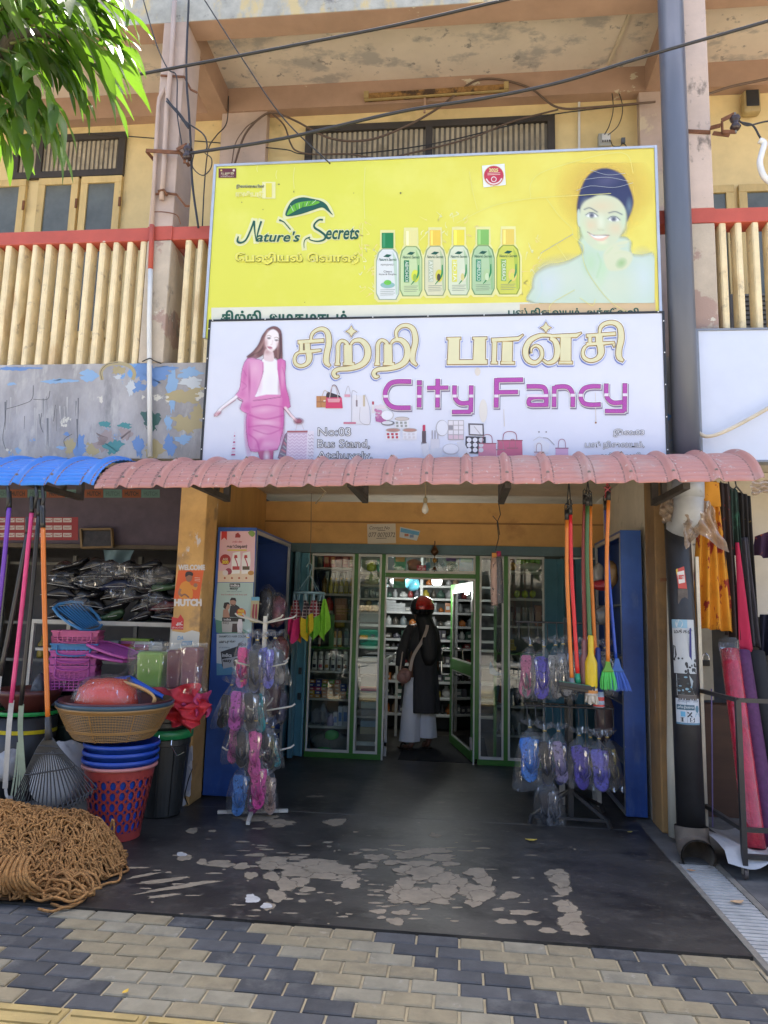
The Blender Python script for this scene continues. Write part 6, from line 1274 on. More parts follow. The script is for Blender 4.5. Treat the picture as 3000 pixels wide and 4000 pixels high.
b = MB(); holed(b,.163,.218,.055,.395,22,5,.62,.80); b.lathe([(.158,.002),(.165,.055)], (LX,LY,0), 44, caps=False); b.lathe([(.15,.003),(.02,.003)], (LX,LY,0), 24, caps=False); b.lathe([(.218,.395),(.226,.455)], (LX,LY,0), 44, caps=False)
b.build('basket_wall', red_b, t, smooth=True)
MB().lathe([(.220,.452),(.240,.450),(.243,.462),(.238,.472),(.222,.470)], (LX,LY,0), 44, caps=False).build('rim', M('pale_red_rim', (.50,.20,.19), .35), t, smooth=True)
t2 = thing('inner_basket', 'blue basket nested inside the brick red laundry basket', 'basket', (LX,LY,0))
b = MB(); b.lathe([(.150,.02),(.203,.40)], (LX,LY,0), 40, caps=False); b.build('basket_wall', M('deep_blue_plastic', (.015,.06,.36), .35, var=.1), t2, smooth=True)
for i in range(3):
    z0 = .474+.050*i; b = MB(); b.lathe([(.19,z0-.06),(.232,z0+.01),(.243,z0+.012),(.246,z0+.022),(.243,z0+.036),(.236,z0+.038),(.20,z0-.03)], (LX+.002*i,LY,.0), 40, caps=False)
    tag(b.build('wash_basin', M('deep_blue_plastic', (.015,.06,.36), .35), smooth=True), 'blue basin on the red laundry basket, %s from bottom of three' % od(i), 'basin', 'blue basins stacked on the red basket')
CX_, CY_ = -2.305, -.56
def rC(k): return .245+.125*(k**.75)
t = thing('colander_basket', 'wide tan lattice colander basket on the three blue basins', 'basket', (CX_,CY_,.62))
tanp = M('tan_plastic', (.30,.175,.065), .4, var=.1); b = MB(); zc0, zc1 = .632, .845
for i in range(17):
    k = .04+.80*i/16; r = rC(k); b.tube([(CX_+r*cos(2*pi*q/44), CY_+r*sin(2*pi*q/44), zc0+(zc1-zc0)*k) for q in range(44)], .0030, 4, closed=True)
for i in range(120):
    an = 2*pi*i/120; wd = .011 if i % 15 == 0 else .0035; b.tube([(CX_+rC(k)*cos(an), CY_+rC(k)*sin(an), zc0+(zc1-zc0)*k) for k in (0,.12,.3,.5,.7,.86)], wd/2, 4)
b.build('lattice', tanp, t); b = MB(); b.lathe([(.24,0),(.248,.010)], (CX_,CY_,zc0), 40, caps=False); b.lathe([(.02,.004),(.244,.004)], (CX_,CY_,zc0), 40, caps=False); b.lathe([(rC(.30)+.003,.055),(rC(.34)+.003,.07)], (CX_,CY_,zc0), 40, caps=False)
b.lathe([(rC(.86),.183),(rC(.95)+.006,.2),(rC(1)+.01,.212),(rC(1)-.002,.214)], (CX_,CY_,zc0), 48, caps=False); b.build('rim', tanp, t, smooth=True)
MB().lathe([(.22,.64),(.345,.82),(.374,.848),(.382,.868),(.374,.874),(.355,.85),(.2,.66),(.01,.655)], (CX_,CY_,.0), 44, caps=False).build('nested_basin', M('slate_blue_basin', (.035,.075,.115), .35, var=.1), tag(thing('wide_basin', 'slate blue basin nested in the tan colander basket', 'basin', (CX_,CY_,.64))), smooth=True)
MB().lathe([(.22,.67),(.33,.83),(.366,.884),(.36,.886),(.32,.83),(.2,.68),(.01,.675)], (CX_,CY_,.0), 44, caps=False).build('basin_wall', M('maroon_plastic', (.09,.02,.022), .35), tag(thing('wide_basin', 'dark maroon basin innermost in the tan colander', 'basin', (CX_,CY_,.66))), smooth=True)
redm = M('red_bagged_plastic', (.58,.05,.02), .25, var=.15, bump=.5, bscale=18)
b = MB(); b.lathe([(.02,.16),(.12,.15),(.19,.09),(.21,.0),(.2,-.04)], (CX_-.03,CY_-.08,.865), 24, sy=.8); tag(b.build('plastic_bowl', redm, smooth=True), 'orange red bowl in a clear bag inside the colander', 'bowl')
b = MB(); b.lathe([(.02,.185),(.14,.165),(.215,.09),(.235,.0),(.225,-.03)], (CX_-.03,CY_-.08,.865), 26, sy=.82); tag(b.build('plastic_bag', clear, smooth=True), 'clear bag around the orange red bowl in the colander', 'bag')
b = MB(); pts = [at(x,y,-.66+.0) for x, y in ((300,2745),(330,2690),(400,2662),(480,2664),(560,2690),(600,2720),(598,2745))]
b.tube(cat_rom(pts,5), .010, 8); b.tube([p+V(.0,.02,-.012) for p in cat_rom(pts,5)], .008, 8); tag(b.build('cane_ring', M('cane', (.50,.30,.12), .5), smooth=True), 'pale cane ring handle arching over the colander', 'handle ring')
b = MB()
def scoop(u, v):
    p = at(330,2690,-.40).lerp(at(512,2640,-.40), u); q = at(430,2720,-.36).lerp(at(520,2700,-.36), u)
    r = p.lerp(q, v); return r+V(0,-.10*sin(pi*v),.03*sin(pi*v)+.02*sin(pi*u))
b.grid(scoop, 12, 8); b.grid(lambda u, v: at(512,2640,-.40).lerp(at(640,2715,-.42),u)+V(0,-.02*sin(pi*v),-.06*(1-u*.5)*v), 10, 5)
tag(b.build('dustpan', M('bright_blue_plastic', (.018,.10,.48), .3), smooth=True, solid=.006), 'bright blue dustpan lying behind the colander', 'dustpan')
# film wrapped containers
for (x0,x1,y0,y1,c,l) in ((528,642,2548,2684,(.20,.36,.06),'green container in clear wrap on the black bins'),(645,715,2540,2690,(.12,.025,.035),'dark maroon container in clear wrap'),(700,780,2530,2688,(.20,.07,.085),'dull maroon container in clear wrap by the orange pier')):
    p0, p1 = at(x0,y1,-.08), at(x1,y0,-.08); tag(MB().rings([[(p0.x+(p1.x-p0.x)*(.5+(u-.5)*s), -.10+dy, p0.z+(p1.z-p0.z)*k) for u, dy in ((0,0),(1,0),(1,.14),(0,.14))] for k, s in ((0,.86),(.9,1),(1,.92))]).build('container', [plas(c,.3)], bevel=.018), l, 'container')
b = MB(); rr = []
for k in range(9):
    f = k/8; p0, p1 = at(500-20*sin(pi*f),2700-175*f,-.12), at(795,2700-185*f,-.12); n = 20
    rr.append([((p0.x+p1.x)/2+(p1.x-p0.x)/2*cos(2*pi*q/n)*(1+.04*sin(7*q+k)), -.05+.13*sin(2*pi*q/n)*(1+.08*sin(5*q+2*k)), p0.z+(p1.z-p0.z)*f) for q in range(n)])
b.rings(rr, caps=False); tag(b.build('clear_wrap', clear, smooth=True), 'clear plastic wrap around the green and maroon containers', 'plastic wrap')
b = MB(); b.grid(lambda u, v: at(350+190*u, 2720-150*(u**1.3)*(1-.2*v)-20*v, -.30+.10*v)+V(.01*sin(9*u+5*v),.03*sin(7*u+3*v),.012*sin(11*u+7*v)), 18, 10); tag(b.build('clear_sheet', clear, smooth=True), 'crumpled clear sheet rising from the colander to the baskets', 'plastic sheet')
# black bins with green lids
BX, BYY = -2.185, .0
blk_b = M('black_bin_plastic', (.02,.021,.02), .38, var=.15, vscale=8)
t = thing('dustbin', 'tall black ribbed bin with green lid ring and wire handle by the orange pier', 'bin', (BX,BYY,0))
b = MB(); b.lathe([(.150,.003),(.157,.012),(.188,.50),(.196,.505),(.196,.545),(.188,.55)], (BX,BYY,0), 40)
for i in range(10): an = -pi/2+.2+2*pi*i/10; b.bar((BX+.160*cos(an),BYY+.160*sin(an),.02),(BX+.189*cos(an),BYY+.189*sin(an),.49),.006,.008)
b.build('bin_body', blk_b, t, smooth=False); MB().lathe([(.197,.552),(.212,.555),(.214,.60),(.205,.612),(.16,.615)], (BX,BYY,0), 40, caps=False).build('lid_ring', M('green_lid', (.02,.22,.07), .35), t, smooth=True)
b = MB(); p = at(612,2890,BYY-.215); b.tube([at(622,2872,-.22),at(618,2895,-.23),at(590,2930,-.23),at(606,2932,-.23)], .0035, 6); b.tube([at(670,2892,-.21),at(668,2912,-.22),at(690,2952,-.22),at(720,2938,-.2)], .0035, 6); b.build('wire_handle', chrome, t)
t = thing('dustbin', 'second black bin nested above the green lid ring', 'bin', (BX,BYY,.6))
MB().lathe([(.165,.58),(.186,.63),(.194,.635),(.194,.665),(.188,.67),(.192,.675),(.192,.70),(.185,.705)], (BX-.01,BYY,0), 40).build('bin_body', blk_b, t, smooth=False); MB().lathe([(.188,.707),(.186,.722),(.15,.728),(.01,.73)], (BX-.01,BYY,0), 40, caps=False).build('lid', _mats['green_lid'], t, smooth=True)
# red net cloth over the bins
rednet = M('red_net_cloth', (.55,.03,.045), .6, var=.25, vscale=16, bump=.5, bscale=120, sheen=.3)
def net(px, lab, c, Y0, seed):
    R = random.Random(seed); ph = [R.uniform(0,6) for _ in range(4)]
    A, B_, C_, D_ = [at(x,y,Y0) for x, y in px]
    b = MB(); b.grid(lambda u, v: A.lerp(B_,u).lerp(D_.lerp(C_,u),v)+V(.012*sin(9*v+ph[0]), -.05*sin(pi*u)+.035*sin(10*u+4*v+ph[1])+.02*sin(17*u+ph[2]-6*v), .015*sin(8*u+ph[3])), 26, 20)
    return tag(b.build('net_cloth', c, smooth=True), lab, 'cloth')
net(((598,2690),(775,2672),(790,2760),(690,2785)),'bright red folded net cloth over the black bins',rednet,-.12,1)
net(((640,2770),(800,2735),(822,2760),(740,2872)),'red net cloth corner hanging off the black bins',M('red_net_cloth', (.5,.03,.05), .6),-.16,2)
net(((700,2745),(815,2690),(825,2790),(760,2810)),'pink red net cloth edge at the orange pier',M('pink_net_cloth', (.45,.05,.14), .6, var=.25, vscale=16, bump=.4),-.10,3)
net(((600,2770),(760,2770),(765,2840),(625,2815)),'lower red net cloth fold on the bin lid',rednet,-.14,4)

# rakes and handles hanging from the awning edge
def rod(px, Y, r, c, par, name='handle'): return MB().tube(cat_rom([at(x,y,Y) for x, y in px],4), r, 12).build(name, plas(c,.3), par, smooth=True)
t = thing('leaf_rake', 'black fan leaf rake on an orange handle in front of the laundry basket', 'rake', at(185,2890,-.86))
RY = -.86
rod([(168,2060),(172,2300),(180,2600),(187,2808)], RY, .0155, (.62,.17,.025), t); rod([(166,1975),(168,2062)], RY, .0165, (.02,.02,.02), t, 'grip')
b = MB(); b.tube([at(187,2800,RY),at(189,2850,RY),at(190,2890,RY)], [.019,.021,.026], 12)
tips = cat_rom([(28,3180,0),(70,3178,0),(130,3160,0),(200,3140,0),(280,3118,0),(340,3092,0),(372,3070,0)], 4)
n = 24
for i in range(n):
    f = i/(n-1); T = tips[int(f*(len(tips)-1))]; sx = 176+28*f
    p0, p3 = at(sx,2880,RY), at(T.x,T.y,RY-.02*sin(pi*f)); p1 = at(sx+(T.x-sx)*.28,2945,RY)
    b.tube(cat_rom([p0, p1, p3, p3+V(.004*(f-.5),-.035,-.014), p3+V(.004*(f-.5),-.045,-.05)],4), .0042, 5)
for k, (fy) in enumerate((.38,.50,.74)):
    pts = []
    for i in range(13):
        f = i/12; T = tips[int(f*(len(tips)-1))]; sx = 176+28*f; q = cat_rom([at(sx,2880,RY), at(sx+(T.x-sx)*.28,2945,RY), at(T.x,T.y,RY)],10)[int(fy*20)]; pts.append(q+V(0,-.004,0))
    b.tube(pts, .0055, 6)
b.build('fan', M('black_rake_plastic', (.035,.036,.038), .4, var=.15), t, smooth=True)
# spring rakes
def spring(lab, top, bot, col, tines, tcol, gripc=(.02,.02,.02)):
    t = thing('spring_rake', lab, 'rake', at(bot[0],bot[1],-.80)); Y = -.80
    rod([top,((top[0]+bot[0])/2+2,(top[1]+bot[1])/2),bot], Y, .015, col, t); rod([(top[0]+1,top[1]-60),(top[0],top[1]+4)], Y, .016, gripc, t, 'grip')
    b = MB()
    for (x0,y0,x1,y1,x2,y2,w) in tines:
        p = cat_rom([at(x0,y0,Y), at(x1,y1,Y-.01), at(x2,y2,Y-.02)],5)
        for i in range(len(p)-1): b.bar(p[i],p[i+1],w,.003,up=(0,1,0))
    b.build('tine_bundle', tcol, t); return t
galv = M('galvanised_strip', (.30,.32,.35), .35, .5, var=.25, vscale=6); grn = M('green_steel_strip', (.20,.26,.21), .4, .3, var=.25, vscale=6)
spring('spring rake with a pink handle and flat grey steel tines', (124,2000), (44,2745), (.66,.06,.20), [(46,2735,34,2860,20,3080,.036),(22,3080,28,3112,50,3114,.02)], galv)
spring('spring rake with a black handle and greenish looped tines', (152,2010), (82,2755), (.02,.02,.02), [(84,2750,80,2860,96,3090,.036),(70,2900,60,3010,44,3110,.012),(76,2900,70,3010,58,3118,.012),(80,2900,78,3010,72,3122,.012),(84,2900,86,3010,86,3118,.012),(92,3090,88,3126,60,3128,.02)], grn)
spring('spring rake with a purple handle at the photo edge', (36,1980), (-12,2440), (.16,.05,.40), [(-12,2440,-30,2700,-40,2900,.03)], galv)
spring('spring rake with a thin black wrapped handle', (108,2080), (0,2640), (.03,.03,.03), [(0,2640,-20,2800,-40,3000,.03)], galv)
for i, (x, y) in enumerate(((30,1915),(140,1905),(166,1920))):
    b = MB(); b.tube([at(x,1895,-.80), at(x+4,y+30,-.82), at(x-3,y+80,-.80)], .012, 6); tag(b.build('hanging_strap', black_pl, smooth=True), '%s black strap tying the rake handles under the blue awning' % od(i), 'strap', 'straps tying the rakes')

# coir rope heap
RX0, RY0 = -2.50, -1.22
rr_ = random.Random(5)
def mound(x, y):
    d = ((x-RX0)/.57)**2+((y-RY0)/.53)**2
    return max(0, .315*(1-d)**.8*(1+.22*sin(7*x+3*y)+.16*sin(13*y-5*x)) if d < 1 else 0)
coir = M('coir_rope', (.40,.20,.065), .9, var=.45, vscale=60, bump=.9, bscale=160, layers=[((.22,.10,.03), 5, .50, .70), ((.52,.29,.11), 9, .6, .75)])
b = MB(); b.grid(lambda u, v: (RX0+.57*(.02+v*.98)*cos(2*pi*u), RY0+.50*(.02+v*.98)*sin(2*pi*u), mound(RX0+.57*v*cos(2*pi*u), RY0+.50*v*sin(2*pi*u))-.03), 40, 12, 1)
for i in range(310):
    an = rr_.uniform(0,2*pi); q = sqrt(rr_.random())*1.0; x, y = RX0+.55*q*cos(an), RY0+.47*q*sin(an); hd = rr_.uniform(0,2*pi); pts = []; w = rr_.uniform(-.5,.5)
    for k in range(rr_.randint(18,46)):
        hd += w*.5+rr_.uniform(-.75,.75); w += rr_.uniform(-.25,.25); w = max(-1.1, min(1.1, w)); x += .028*cos(hd); y += .028*sin(hd)
        d = ((x-RX0)/.585)**2+((y-RY0)/.51)**2
        if d > 1.0: hd = atan2(RY0-y, RX0-x)+rr_.uniform(-.8,.8)
        pts.append((x, y, mound(x,y)+.008+rr_.uniform(-.006,.05)))
    b.tube(cat_rom(pts,3), rr_.choice((.0052,.006,.0066)), 5)
# skein in front
for s in range(26):
    u = s/25; cx = -2.28-.20+.34*u; pts = []
    for k in range(12):
        an = pi*k/11; pts.append((cx+.05*(u-.5)*cos(an)*2, -1.62-.075*sin(an)+.0*u, .03+.11*(k/11)*1.5-.0+.012*sin(s*2.1)))
    b.tube(cat_rom(pts,2), .0085, 6)
for s in range(46):          # loops lying along the front edge
    x = rr_.uniform(-2.55,-1.95); y = -1.52-rr_.uniform(0,.14); r = rr_.uniform(.05,.12); pts = []
    for k in range(14):
        an = 2*pi*k/13; pts.append((x+r*cos(an)*1.3, y+r*.55*sin(an), .02+.05*rr_.random()+.05*max(0,sin(an))))
    b.tube(cat_rom(pts,2), .0078, 5)
for pl in [[(250,3520),(300,3500),(340,3480),(380,3440),(440,3420),(500,3400),(480,3380),(450,3400),(400,3430)],[(330,3410),(370,3460),(420,3450),(470,3430),(465,3330),(440,3320),(420,3390)],[(200,3530),(260,3545),(320,3520),(340,3490),(330,3450)],[(150,3550),(200,3560),(250,3545),(300,3530)],[(380,3300),(440,3260),(440,3200),(420,3300),(440,3380)],[(280,3400),(310,3440),(300,3470),(250,3465)]]:
    pts = [gz(x,y,.012) for x, y in pl]
    if pl[0] == (380,3300): pts = [at(x,y,-1.0) for x, y in pl]
    b.tube(cat_rom(pts,5), .0072, 6)
tag(b.build('rope_heap', [coir, M('coir_dark', (.09,.045,.018), .9)], smooth=True), 'large tangled heap of brown coir rope on the forecourt', 'rope')

# posters on the orange pier
def poster_on(name, lab, Y, fn):
    a = Art(Y); fn(a); return tag(a.build(name, None), lab, 'poster')
def p1(a):
    a.poly([(697,2228),(678,2340),(778,2340),(796,2228)],(.62,.10,.02),1); a.text('WELCOME',(698,2207,800,2226),(.62,.58,.56),2,bold=.05); a.text('HUTCH',(682,2341,786,2366),(.62,.58,.56),2,bold=.06)
    a.poly([(700,2335),(702,2290),(718,2272),(735,2272),(748,2290),(752,2335)],(.62,.24,.03),3,2); a.disc(738,2256,13,(.26,.12,.07),4,17).poly([(724,2254),(726,2236),(742,2232),(754,2240),(752,2250),(738,2246)],(.03,.02,.02),5,2)
    a.stroke([(746,2290),(764,2300),(770,2280)],[12,9,7],(.62,.24,.03),3.4).disc(764,2286,8,(.3,.14,.08),5); a.stroke([(705,2300),(700,2318),(712,2328)],[10,10,8],(.3,.14,.08),4.4).stroke([(706,2330),(722,2322),(738,2334)],6,(.22,.1,.06),5)
    for i in range(3): a.stroke([(760,2256+6*i),(782,2258+6*i)],2,(.6,.4,.3),4,0)
poster_on('poster', 'orange poster of a smiling man high on the orange pier', .2185, p1)
def p2(a):
    a.poly([(672,2410),(668,2458),(716,2460),(718,2420),(705,2400),(695,2415)],(.50,.03,.03),1,0); a.text('அட்',(688,2428,714,2444),(.62,.58,.56),2,bold=.04); a.text('இங்ேக',(672,2448,716,2457),(.62,.58,.56),2)
poster_on('torn_poster', 'torn red poster remnant halfway down the orange pier', .2185, p2)
def p3(a):
    a.poly([(670,2465),(665,2535),(776,2530),(780,2470),(750,2462),(720,2472)],(.55,.53,.47),1,0); a.text('DA',(693,2485,716,2499),(.2,.35,.5),2,bold=.04,shear=.2); a.poly([(712,2505),(706,2522),(748,2520),(752,2503)],(.16,.32,.46),2); a.text('MASTER',(712,2507,746,2518),(.6,.62,.62),3,bold=.03,shear=.2)
poster_on('torn_poster', 'whitish torn poster with blue lettering on the orange pier', .2185, p3)
# posters of the blue cabinet
CYP = .489
def c1(a):
    a.poly([(861,2076),(850,2274),(992,2274),(998,2074)],(.66,.42,.46),1); a.poly([(852,2230),(850,2274),(992,2274),(993,2230)],(.66,.52,.38),1.5); a.poly([(866,2076),(864,2110),(876,2100),(886,2110),(887,2076)],(.5,.03,.03),2)
    a.poly([(918,2100),(920,2086),(930,2080),(940,2092),(938,2100)],(.3,.03,.03),2).text('புதிய மீரா',(908,2112,946,2122),(.42,.03,.06),2,bold=.02).text('கண்டிஷனர்',(886,2128,966,2143),(.05,.04,.04),2,bold=.04).rect(888,2146,964,2152,(.6,.45,.08),2)
    a.disc(880,2186,21,(.34,.03,.03),2).text('AGE',(870,2180,890,2188),(.6,.5,.4),3,bold=.03).text('300',(868,2190,892,2202),(.65,.5,.05),3,bold=.05)
    for x in (904,943): a.poly([(x,2242),(x+1,2190),(x+6,2160),(x+34,2154),(x+36,2190),(x+32,2240)],(.74,.72,.70),3).stroke([(x+14,2180),(x+22,2200),(x+24,2212)],4,(.45,.04,.1),4).rect(x+4,2212,x+32,2226,(.42,.05,.05) if x == 904 else (.10,.07,.04),4).poly([(x+10,2180),(x+12,2168),(x+22,2168),(x+24,2180)],(.4,.04,.04),4)
    a.disc(893,2232,13,(.30,.05,.08),4).disc(880,2238,11,(.66,.6,.58),4).disc(980,2238,12,(.45,.22,.05),4,9)
    for i in range(4): a.disc(878+28*i,2258,4,(.4,.1,.05),3)
    a.poly([(968,2080),(985,2072),(997,2085),(985,2098)],(.2,.3,.08),2.5,2)
poster_on('poster', 'pink conditioner poster at the top of the blue cabinet', CYP, c1)
def c2(a):
    a.poly([(850,2276),(840,2400),(845,2470),(858,2474),(982,2474),(990,2276)],(.38,.50,.46),1); a.poly([(842,2420),(844,2470),(856,2474),(980,2474),(920,2440)],(.10,.26,.20),1.4,0)
    a.rect(897,2279,938,2294,(.02,.02,.02),2).text('indica',(901,2281,935,2291),(.62,.62,.62),3,bold=.03).text('easy',(898,2296,930,2306),(.03,.03,.03),2,bold=.03).text('HAIR COLOR LIQUID',(886,2309,944,2313),(.1,.1,.1),2).text('Free Conditioner with Every pack',(864,2320,966,2327),(.35,.03,.05),2,bold=.01)
    a.poly([(894,2410),(900,2366),(918,2360),(934,2370),(955,2412)],(.02,.02,.025),2,0).poly([(870,2412),(872,2382),(890,2376),(898,2412)],(.40,.22,.15),2.4).disc(886,2368,12,(.40,.23,.16),3,15).poly([(872,2372),(876,2354),(892,2352),(900,2362),(888,2360),(880,2380)],(.02,.015,.015),3.6).disc(910,2352,12,(.36,.2,.14),3,16).poly([(897,2346),(904,2334),(920,2336),(924,2350),(912,2344)],(.02,.015,.015),3.6).poly([(901,2358),(910,2370),(921,2358),(912,2363)],(.05,.03,.03),3.8)
    a.disc(942,2394,18,(.52,.06,.03),4).text('FREE',(930,2382,954,2392),(.68,.5,.05),5,bold=.05).rect(928,2395,956,2404,(.6,.42,.05),5)
    a.rect(868,2412,956,2428,(.02,.02,.02),4).text('indica',(874,2415,902,2424),(.6,.6,.6),5,bold=.02).poly([(866,2428),(868,2470),(946,2470),(950,2428)],(.42,.42,.40),4).text('easy',(870,2430,895,2440),(.03,.03,.03),5).poly([(905,2470),(908,2436),(940,2436),(944,2470)],(.05,.03,.03),5).poly([(928,2472),(926,2440),(932,2418),(944,2418),(948,2440),(946,2472)],(.66,.62,.62),6)
poster_on('poster', 'pale green hair colour poster with a couple on the blue cabinet', CYP-.003, c2)
def c3(a):
    a.poly([(846,2476),(846,2638),(960,2632),(968,2472)],(.50,.58,.62),1); a.poly([(846,2590),(846,2638),(940,2634),(900,2600)],(.10,.28,.46),1.4,0); a.text('SHAMPOO HAIR COLOR',(856,2482,962,2490),(.06,.08,.1),2,bold=.02).text('பவுடருக்கு',(856,2500,920,2514),(.03,.03,.03),2,bold=.03).text('நிறம்',(930,2510,962,2526),(.03,.03,.03),2,bold=.03).text('#TakeItEasy',(855,2527,898,2533),(.06,.12,.2),2)
    a.poly([(862,2546),(868,2604),(935,2590),(930,2524)],(.03,.035,.045),2).text('indica',(868,2552,905,2566),(.6,.62,.62),3,bold=.03).poly([(868,2575),(872,2612),(938,2598),(934,2562)],(.40,.42,.44),2.6).text('easy',(872,2577,904,2590),(.03,.03,.03),4,bold=.03).disc(924,2588,12,(.05,.03,.03),4,18).disc(925,2588,6,(.4,.25,.18),5,10)
poster_on('poster', 'pale blue shampoo hair colour poster low on the blue cabinet', CYP, c3)
a = Art(.470); a.poly([(982,2330),(976,2430),(1006,2434),(1014,2334)],(.42,.36,.20),1).rect(982,2332,1014,2346,(.1,.3,.42),2).stroke([(992,2360),(988,2400),(990,2420)],[6,9,4],(.28,.04,.05),3).stroke([(1002,2360),(1000,2400),(1000,2418)],[6,9,4],(.28,.04,.05),3)
tag(a.build('comb_card', None), 'hanging card with dark red combs at the cabinet corner', 'card')
# goods on the open side of the left cabinet
for i, (x0,x1,y0,y1,l) in enumerate([(1000,1060,2300,2440,'dark bagged goods on the second cabinet shelf'),(1030,1110,2330,2445,'pinkish bagged goods on the second cabinet shelf'),(1050,1120,2490,2600,'bagged red goods on the third cabinet shelf'),(1020,1090,2640,2800,'bagged toys on the fourth cabinet shelf'),(1070,1112,2700,2830,'bagged blue and pink toys at the fourth shelf edge')]):
    lump(x0,x1,y0,y1,.75+.12*(i % 3),(.1,.1,.1),l,mat=M('bagged_%d' % i, [(.05,.05,.055),(.20,.07,.10),(.18,.04,.04),(.12,.07,.08),(.10,.10,.16)][i], .2, var=.6, vscale=16, bump=.9, bscale=22),d=.07); lump(x0-6,x1+6,y0-14,y1+4,.74+.12*(i % 3),(.1,.1,.1),l.replace('bagged','outer clear bag of the'),mat=clear,d=.09,name='plastic_bag',cat='bag',rough=.4)
for i, (x0,x1,y0,y1,Y,c,l) in enumerate([(2322,2362,2200,2290,.95,(.30,.30,.30),'grey striped bundle on the top shelf of the plain blue cabinet'),(2375,2415,2190,2290,.75,(.28,.17,.07),'brown carton on the top shelf of the plain blue cabinet'),(2320,2400,2265,2305,.85,(.35,.03,.04),'red packet on the top shelf of the plain blue cabinet'),(2330,2390,2370,2440,.9,(.22,.22,.22),'ribbed grey bundle in the plain blue cabinet'),(2330,2410,2560,2640,.8,(.05,.05,.05),'black bundle in the plain blue cabinet'),(2330,2400,2720,2900,.8,(.14,.10,.10),'patterned bundle low in the plain blue cabinet')]):
    lump(x0,x1,y0,y1,Y,c,l,d=.06,name='bundle',cat='bundle')

# ================================================================ RACKS OF BAGGED SLIPPERS
def slipper(b, top, L, wd, rot, yaw, mi, heel=0):
    """a flip-flop hanging heel up: shaped sole, raised edge strip and thong straps"""
    R = Euler((0, rot, yaw)).to_matrix()
    R = Euler((0,0,yaw)).to_matrix() @ Euler((0,rot,0)).to_matrix()
    prof = [(0,.30),(.06,.40),(.2,.43),(.4,.36),(.6,.42),(.78,.50),(.9,.44),(.97,.26),(1,.06)]
    out = [(-w*wd, -t*L) for t, w in prof]+[(w*wd*.94, -t*L) for t, w in prof[::-1]]
    rr = []
    for y, s in ((-.011,.93),(-.008,1),(.008,1),(.011,.95)):
        rr.append([Vector(top)+R @ Vector((x*s, y, z)) for x, z in out])
    b.rings(rr, mi)
    tz = -.80*L
    for sx in (-1, 1): b.tube(cat_rom([Vector(top)+R @ Vector(q) for q in ((0,-.012,tz),(sx*wd*.28,-.038,-.62*L),(sx*wd*.40,-.012,-.42*L))],4), .006, 6, mi+1)
def bag(lab, px, Y, w, h, cols, grp, tilt=0.0, seed=0, flare=1.0, film_m=None):
    w *= 1.22
    q = at(px[0], px[1], Y); R = random.Random(seed*13+int(px[0])); t = thing('slipper_bag', lab, 'slipper bag', q, grp); ph = [R.uniform(0,6) for _ in range(5)]
    zs = [(.055,.055*flare,.030),(.035,.045*flare,.026),(.012,.020,.014),(0,.010,.010),(-.015,.020,.016),(-.06,w*.30,.030),(-h*.32,w*.43,.042),(-h*.6,w*.49,.045),(-h*.85,w*.5,.04),(-h*.97,w*.47,.022),(-h,w*.44,.008)]
    rr = []; n = 28
    for i, (z, a, d) in enumerate(zs):
        ring = []
        for k in range(n):
            an = 2*pi*k/n; pl = (1+.28*sin(7*an+ph[0])) if z > .02 else (1+.10*sin(9*an+ph[1])*max(0,1+z/(h*.6))+.05*sin(4*an+ph[2]+8*z))
            e = .75; ca, sa = cos(an), sin(an)
            ring.append(q+V(a*pl*abs(ca)**e*(1 if ca > 0 else -1)+tilt*-z+.012*sin(ph[3]+9*z)*(z < -.05), d*pl*sa, z+(.012*sin(5*an+ph[4]) if z > .03 else (.012*sin(3*an+ph[4]) if z < -h*.9 else 0))))
        rr.append(ring)
    MB().rings(rr, caps=False).build('plastic_bag', film_m or clear, t, smooth=True)
    for s, (c, sc) in enumerate(zip(cols, (-1, 1))):
        b = MB(); slipper(b, q+V(sc*w*.13+tilt*.07,.010*sc,-.075-.012*s), min(.31,h-.08), w*.52, sc*R.uniform(.05,.16)+tilt*-1, R.uniform(-.5,.5)+(0 if s == 0 else .35), 0)
        b.build('slipper', [M('sole_%d_%d_%d' % tuple(int(v*99) for v in c), c, .5, var=.3, vscale=55, layers=[(tuple(v*.25+.005 for v in c), 38, .56, .60), (tuple(min(1,v*.7+.12) for v in c), 60, .66, .69)]), plas(tuple(min(1,v*.55+.02) for v in c),.4)], t)
    b = MB(); b.lathe([(.0125,-.004),(.014,0),(.0125,.004)], q, 10); b.build('tie_band', plas((.5,.36,.08),.5), t)
    return t
DK, GY, BLU, PUR, NAV, PNK, TL = (.022,.022,.026), (.17,.17,.18), (.03,.17,.60), (.06,.045,.40), (.03,.04,.13), (.62,.04,.20), (.02,.26,.28)
PLK = (.30,.10,.30)
# left stand (white) ------------------------------------------------
SX, SY = -1.49, .12
t = thing('slipper_stand', 'white metal stand with sloping arms holding bagged slippers by the blue cabinet', 'stand', (SX,SY,0))
wst = M('chipped_white_paint', (.58,.55,.47), .5, var=.15, vscale=10, layers=[((.20,.10,.05), 14, .66, .72)])
MB().bar((SX,SY,.03),(SX+.005,SY,1.455),.028,.028).build('post', wst, t)
for p, q in (((850,3172),(1125,3166)),((968,3216),(1000,3120))):
    b = MB(); b.bar(gz(*p,.02), gz(*q,.02), .026,.022); b.build('foot', wst, t)
for lv, z in enumerate((1.40,1.06,.74,.42)):
    for k in range(5 if lv == 0 else 4):
        an = 2*pi*k/(5 if lv == 0 else 4)+.5+.5*lv; b = MB(); L_ = .27 if lv else .25
        b.tube([(SX,SY,z),(SX+L_*.9*cos(an),SY+L_*.9*sin(an),z+.05),(SX+L_*cos(an),SY+L_*sin(an),z+.07)], .0065, 7); b.build('arm', wst, t)
g1 = 'bagged slippers on the white stand'
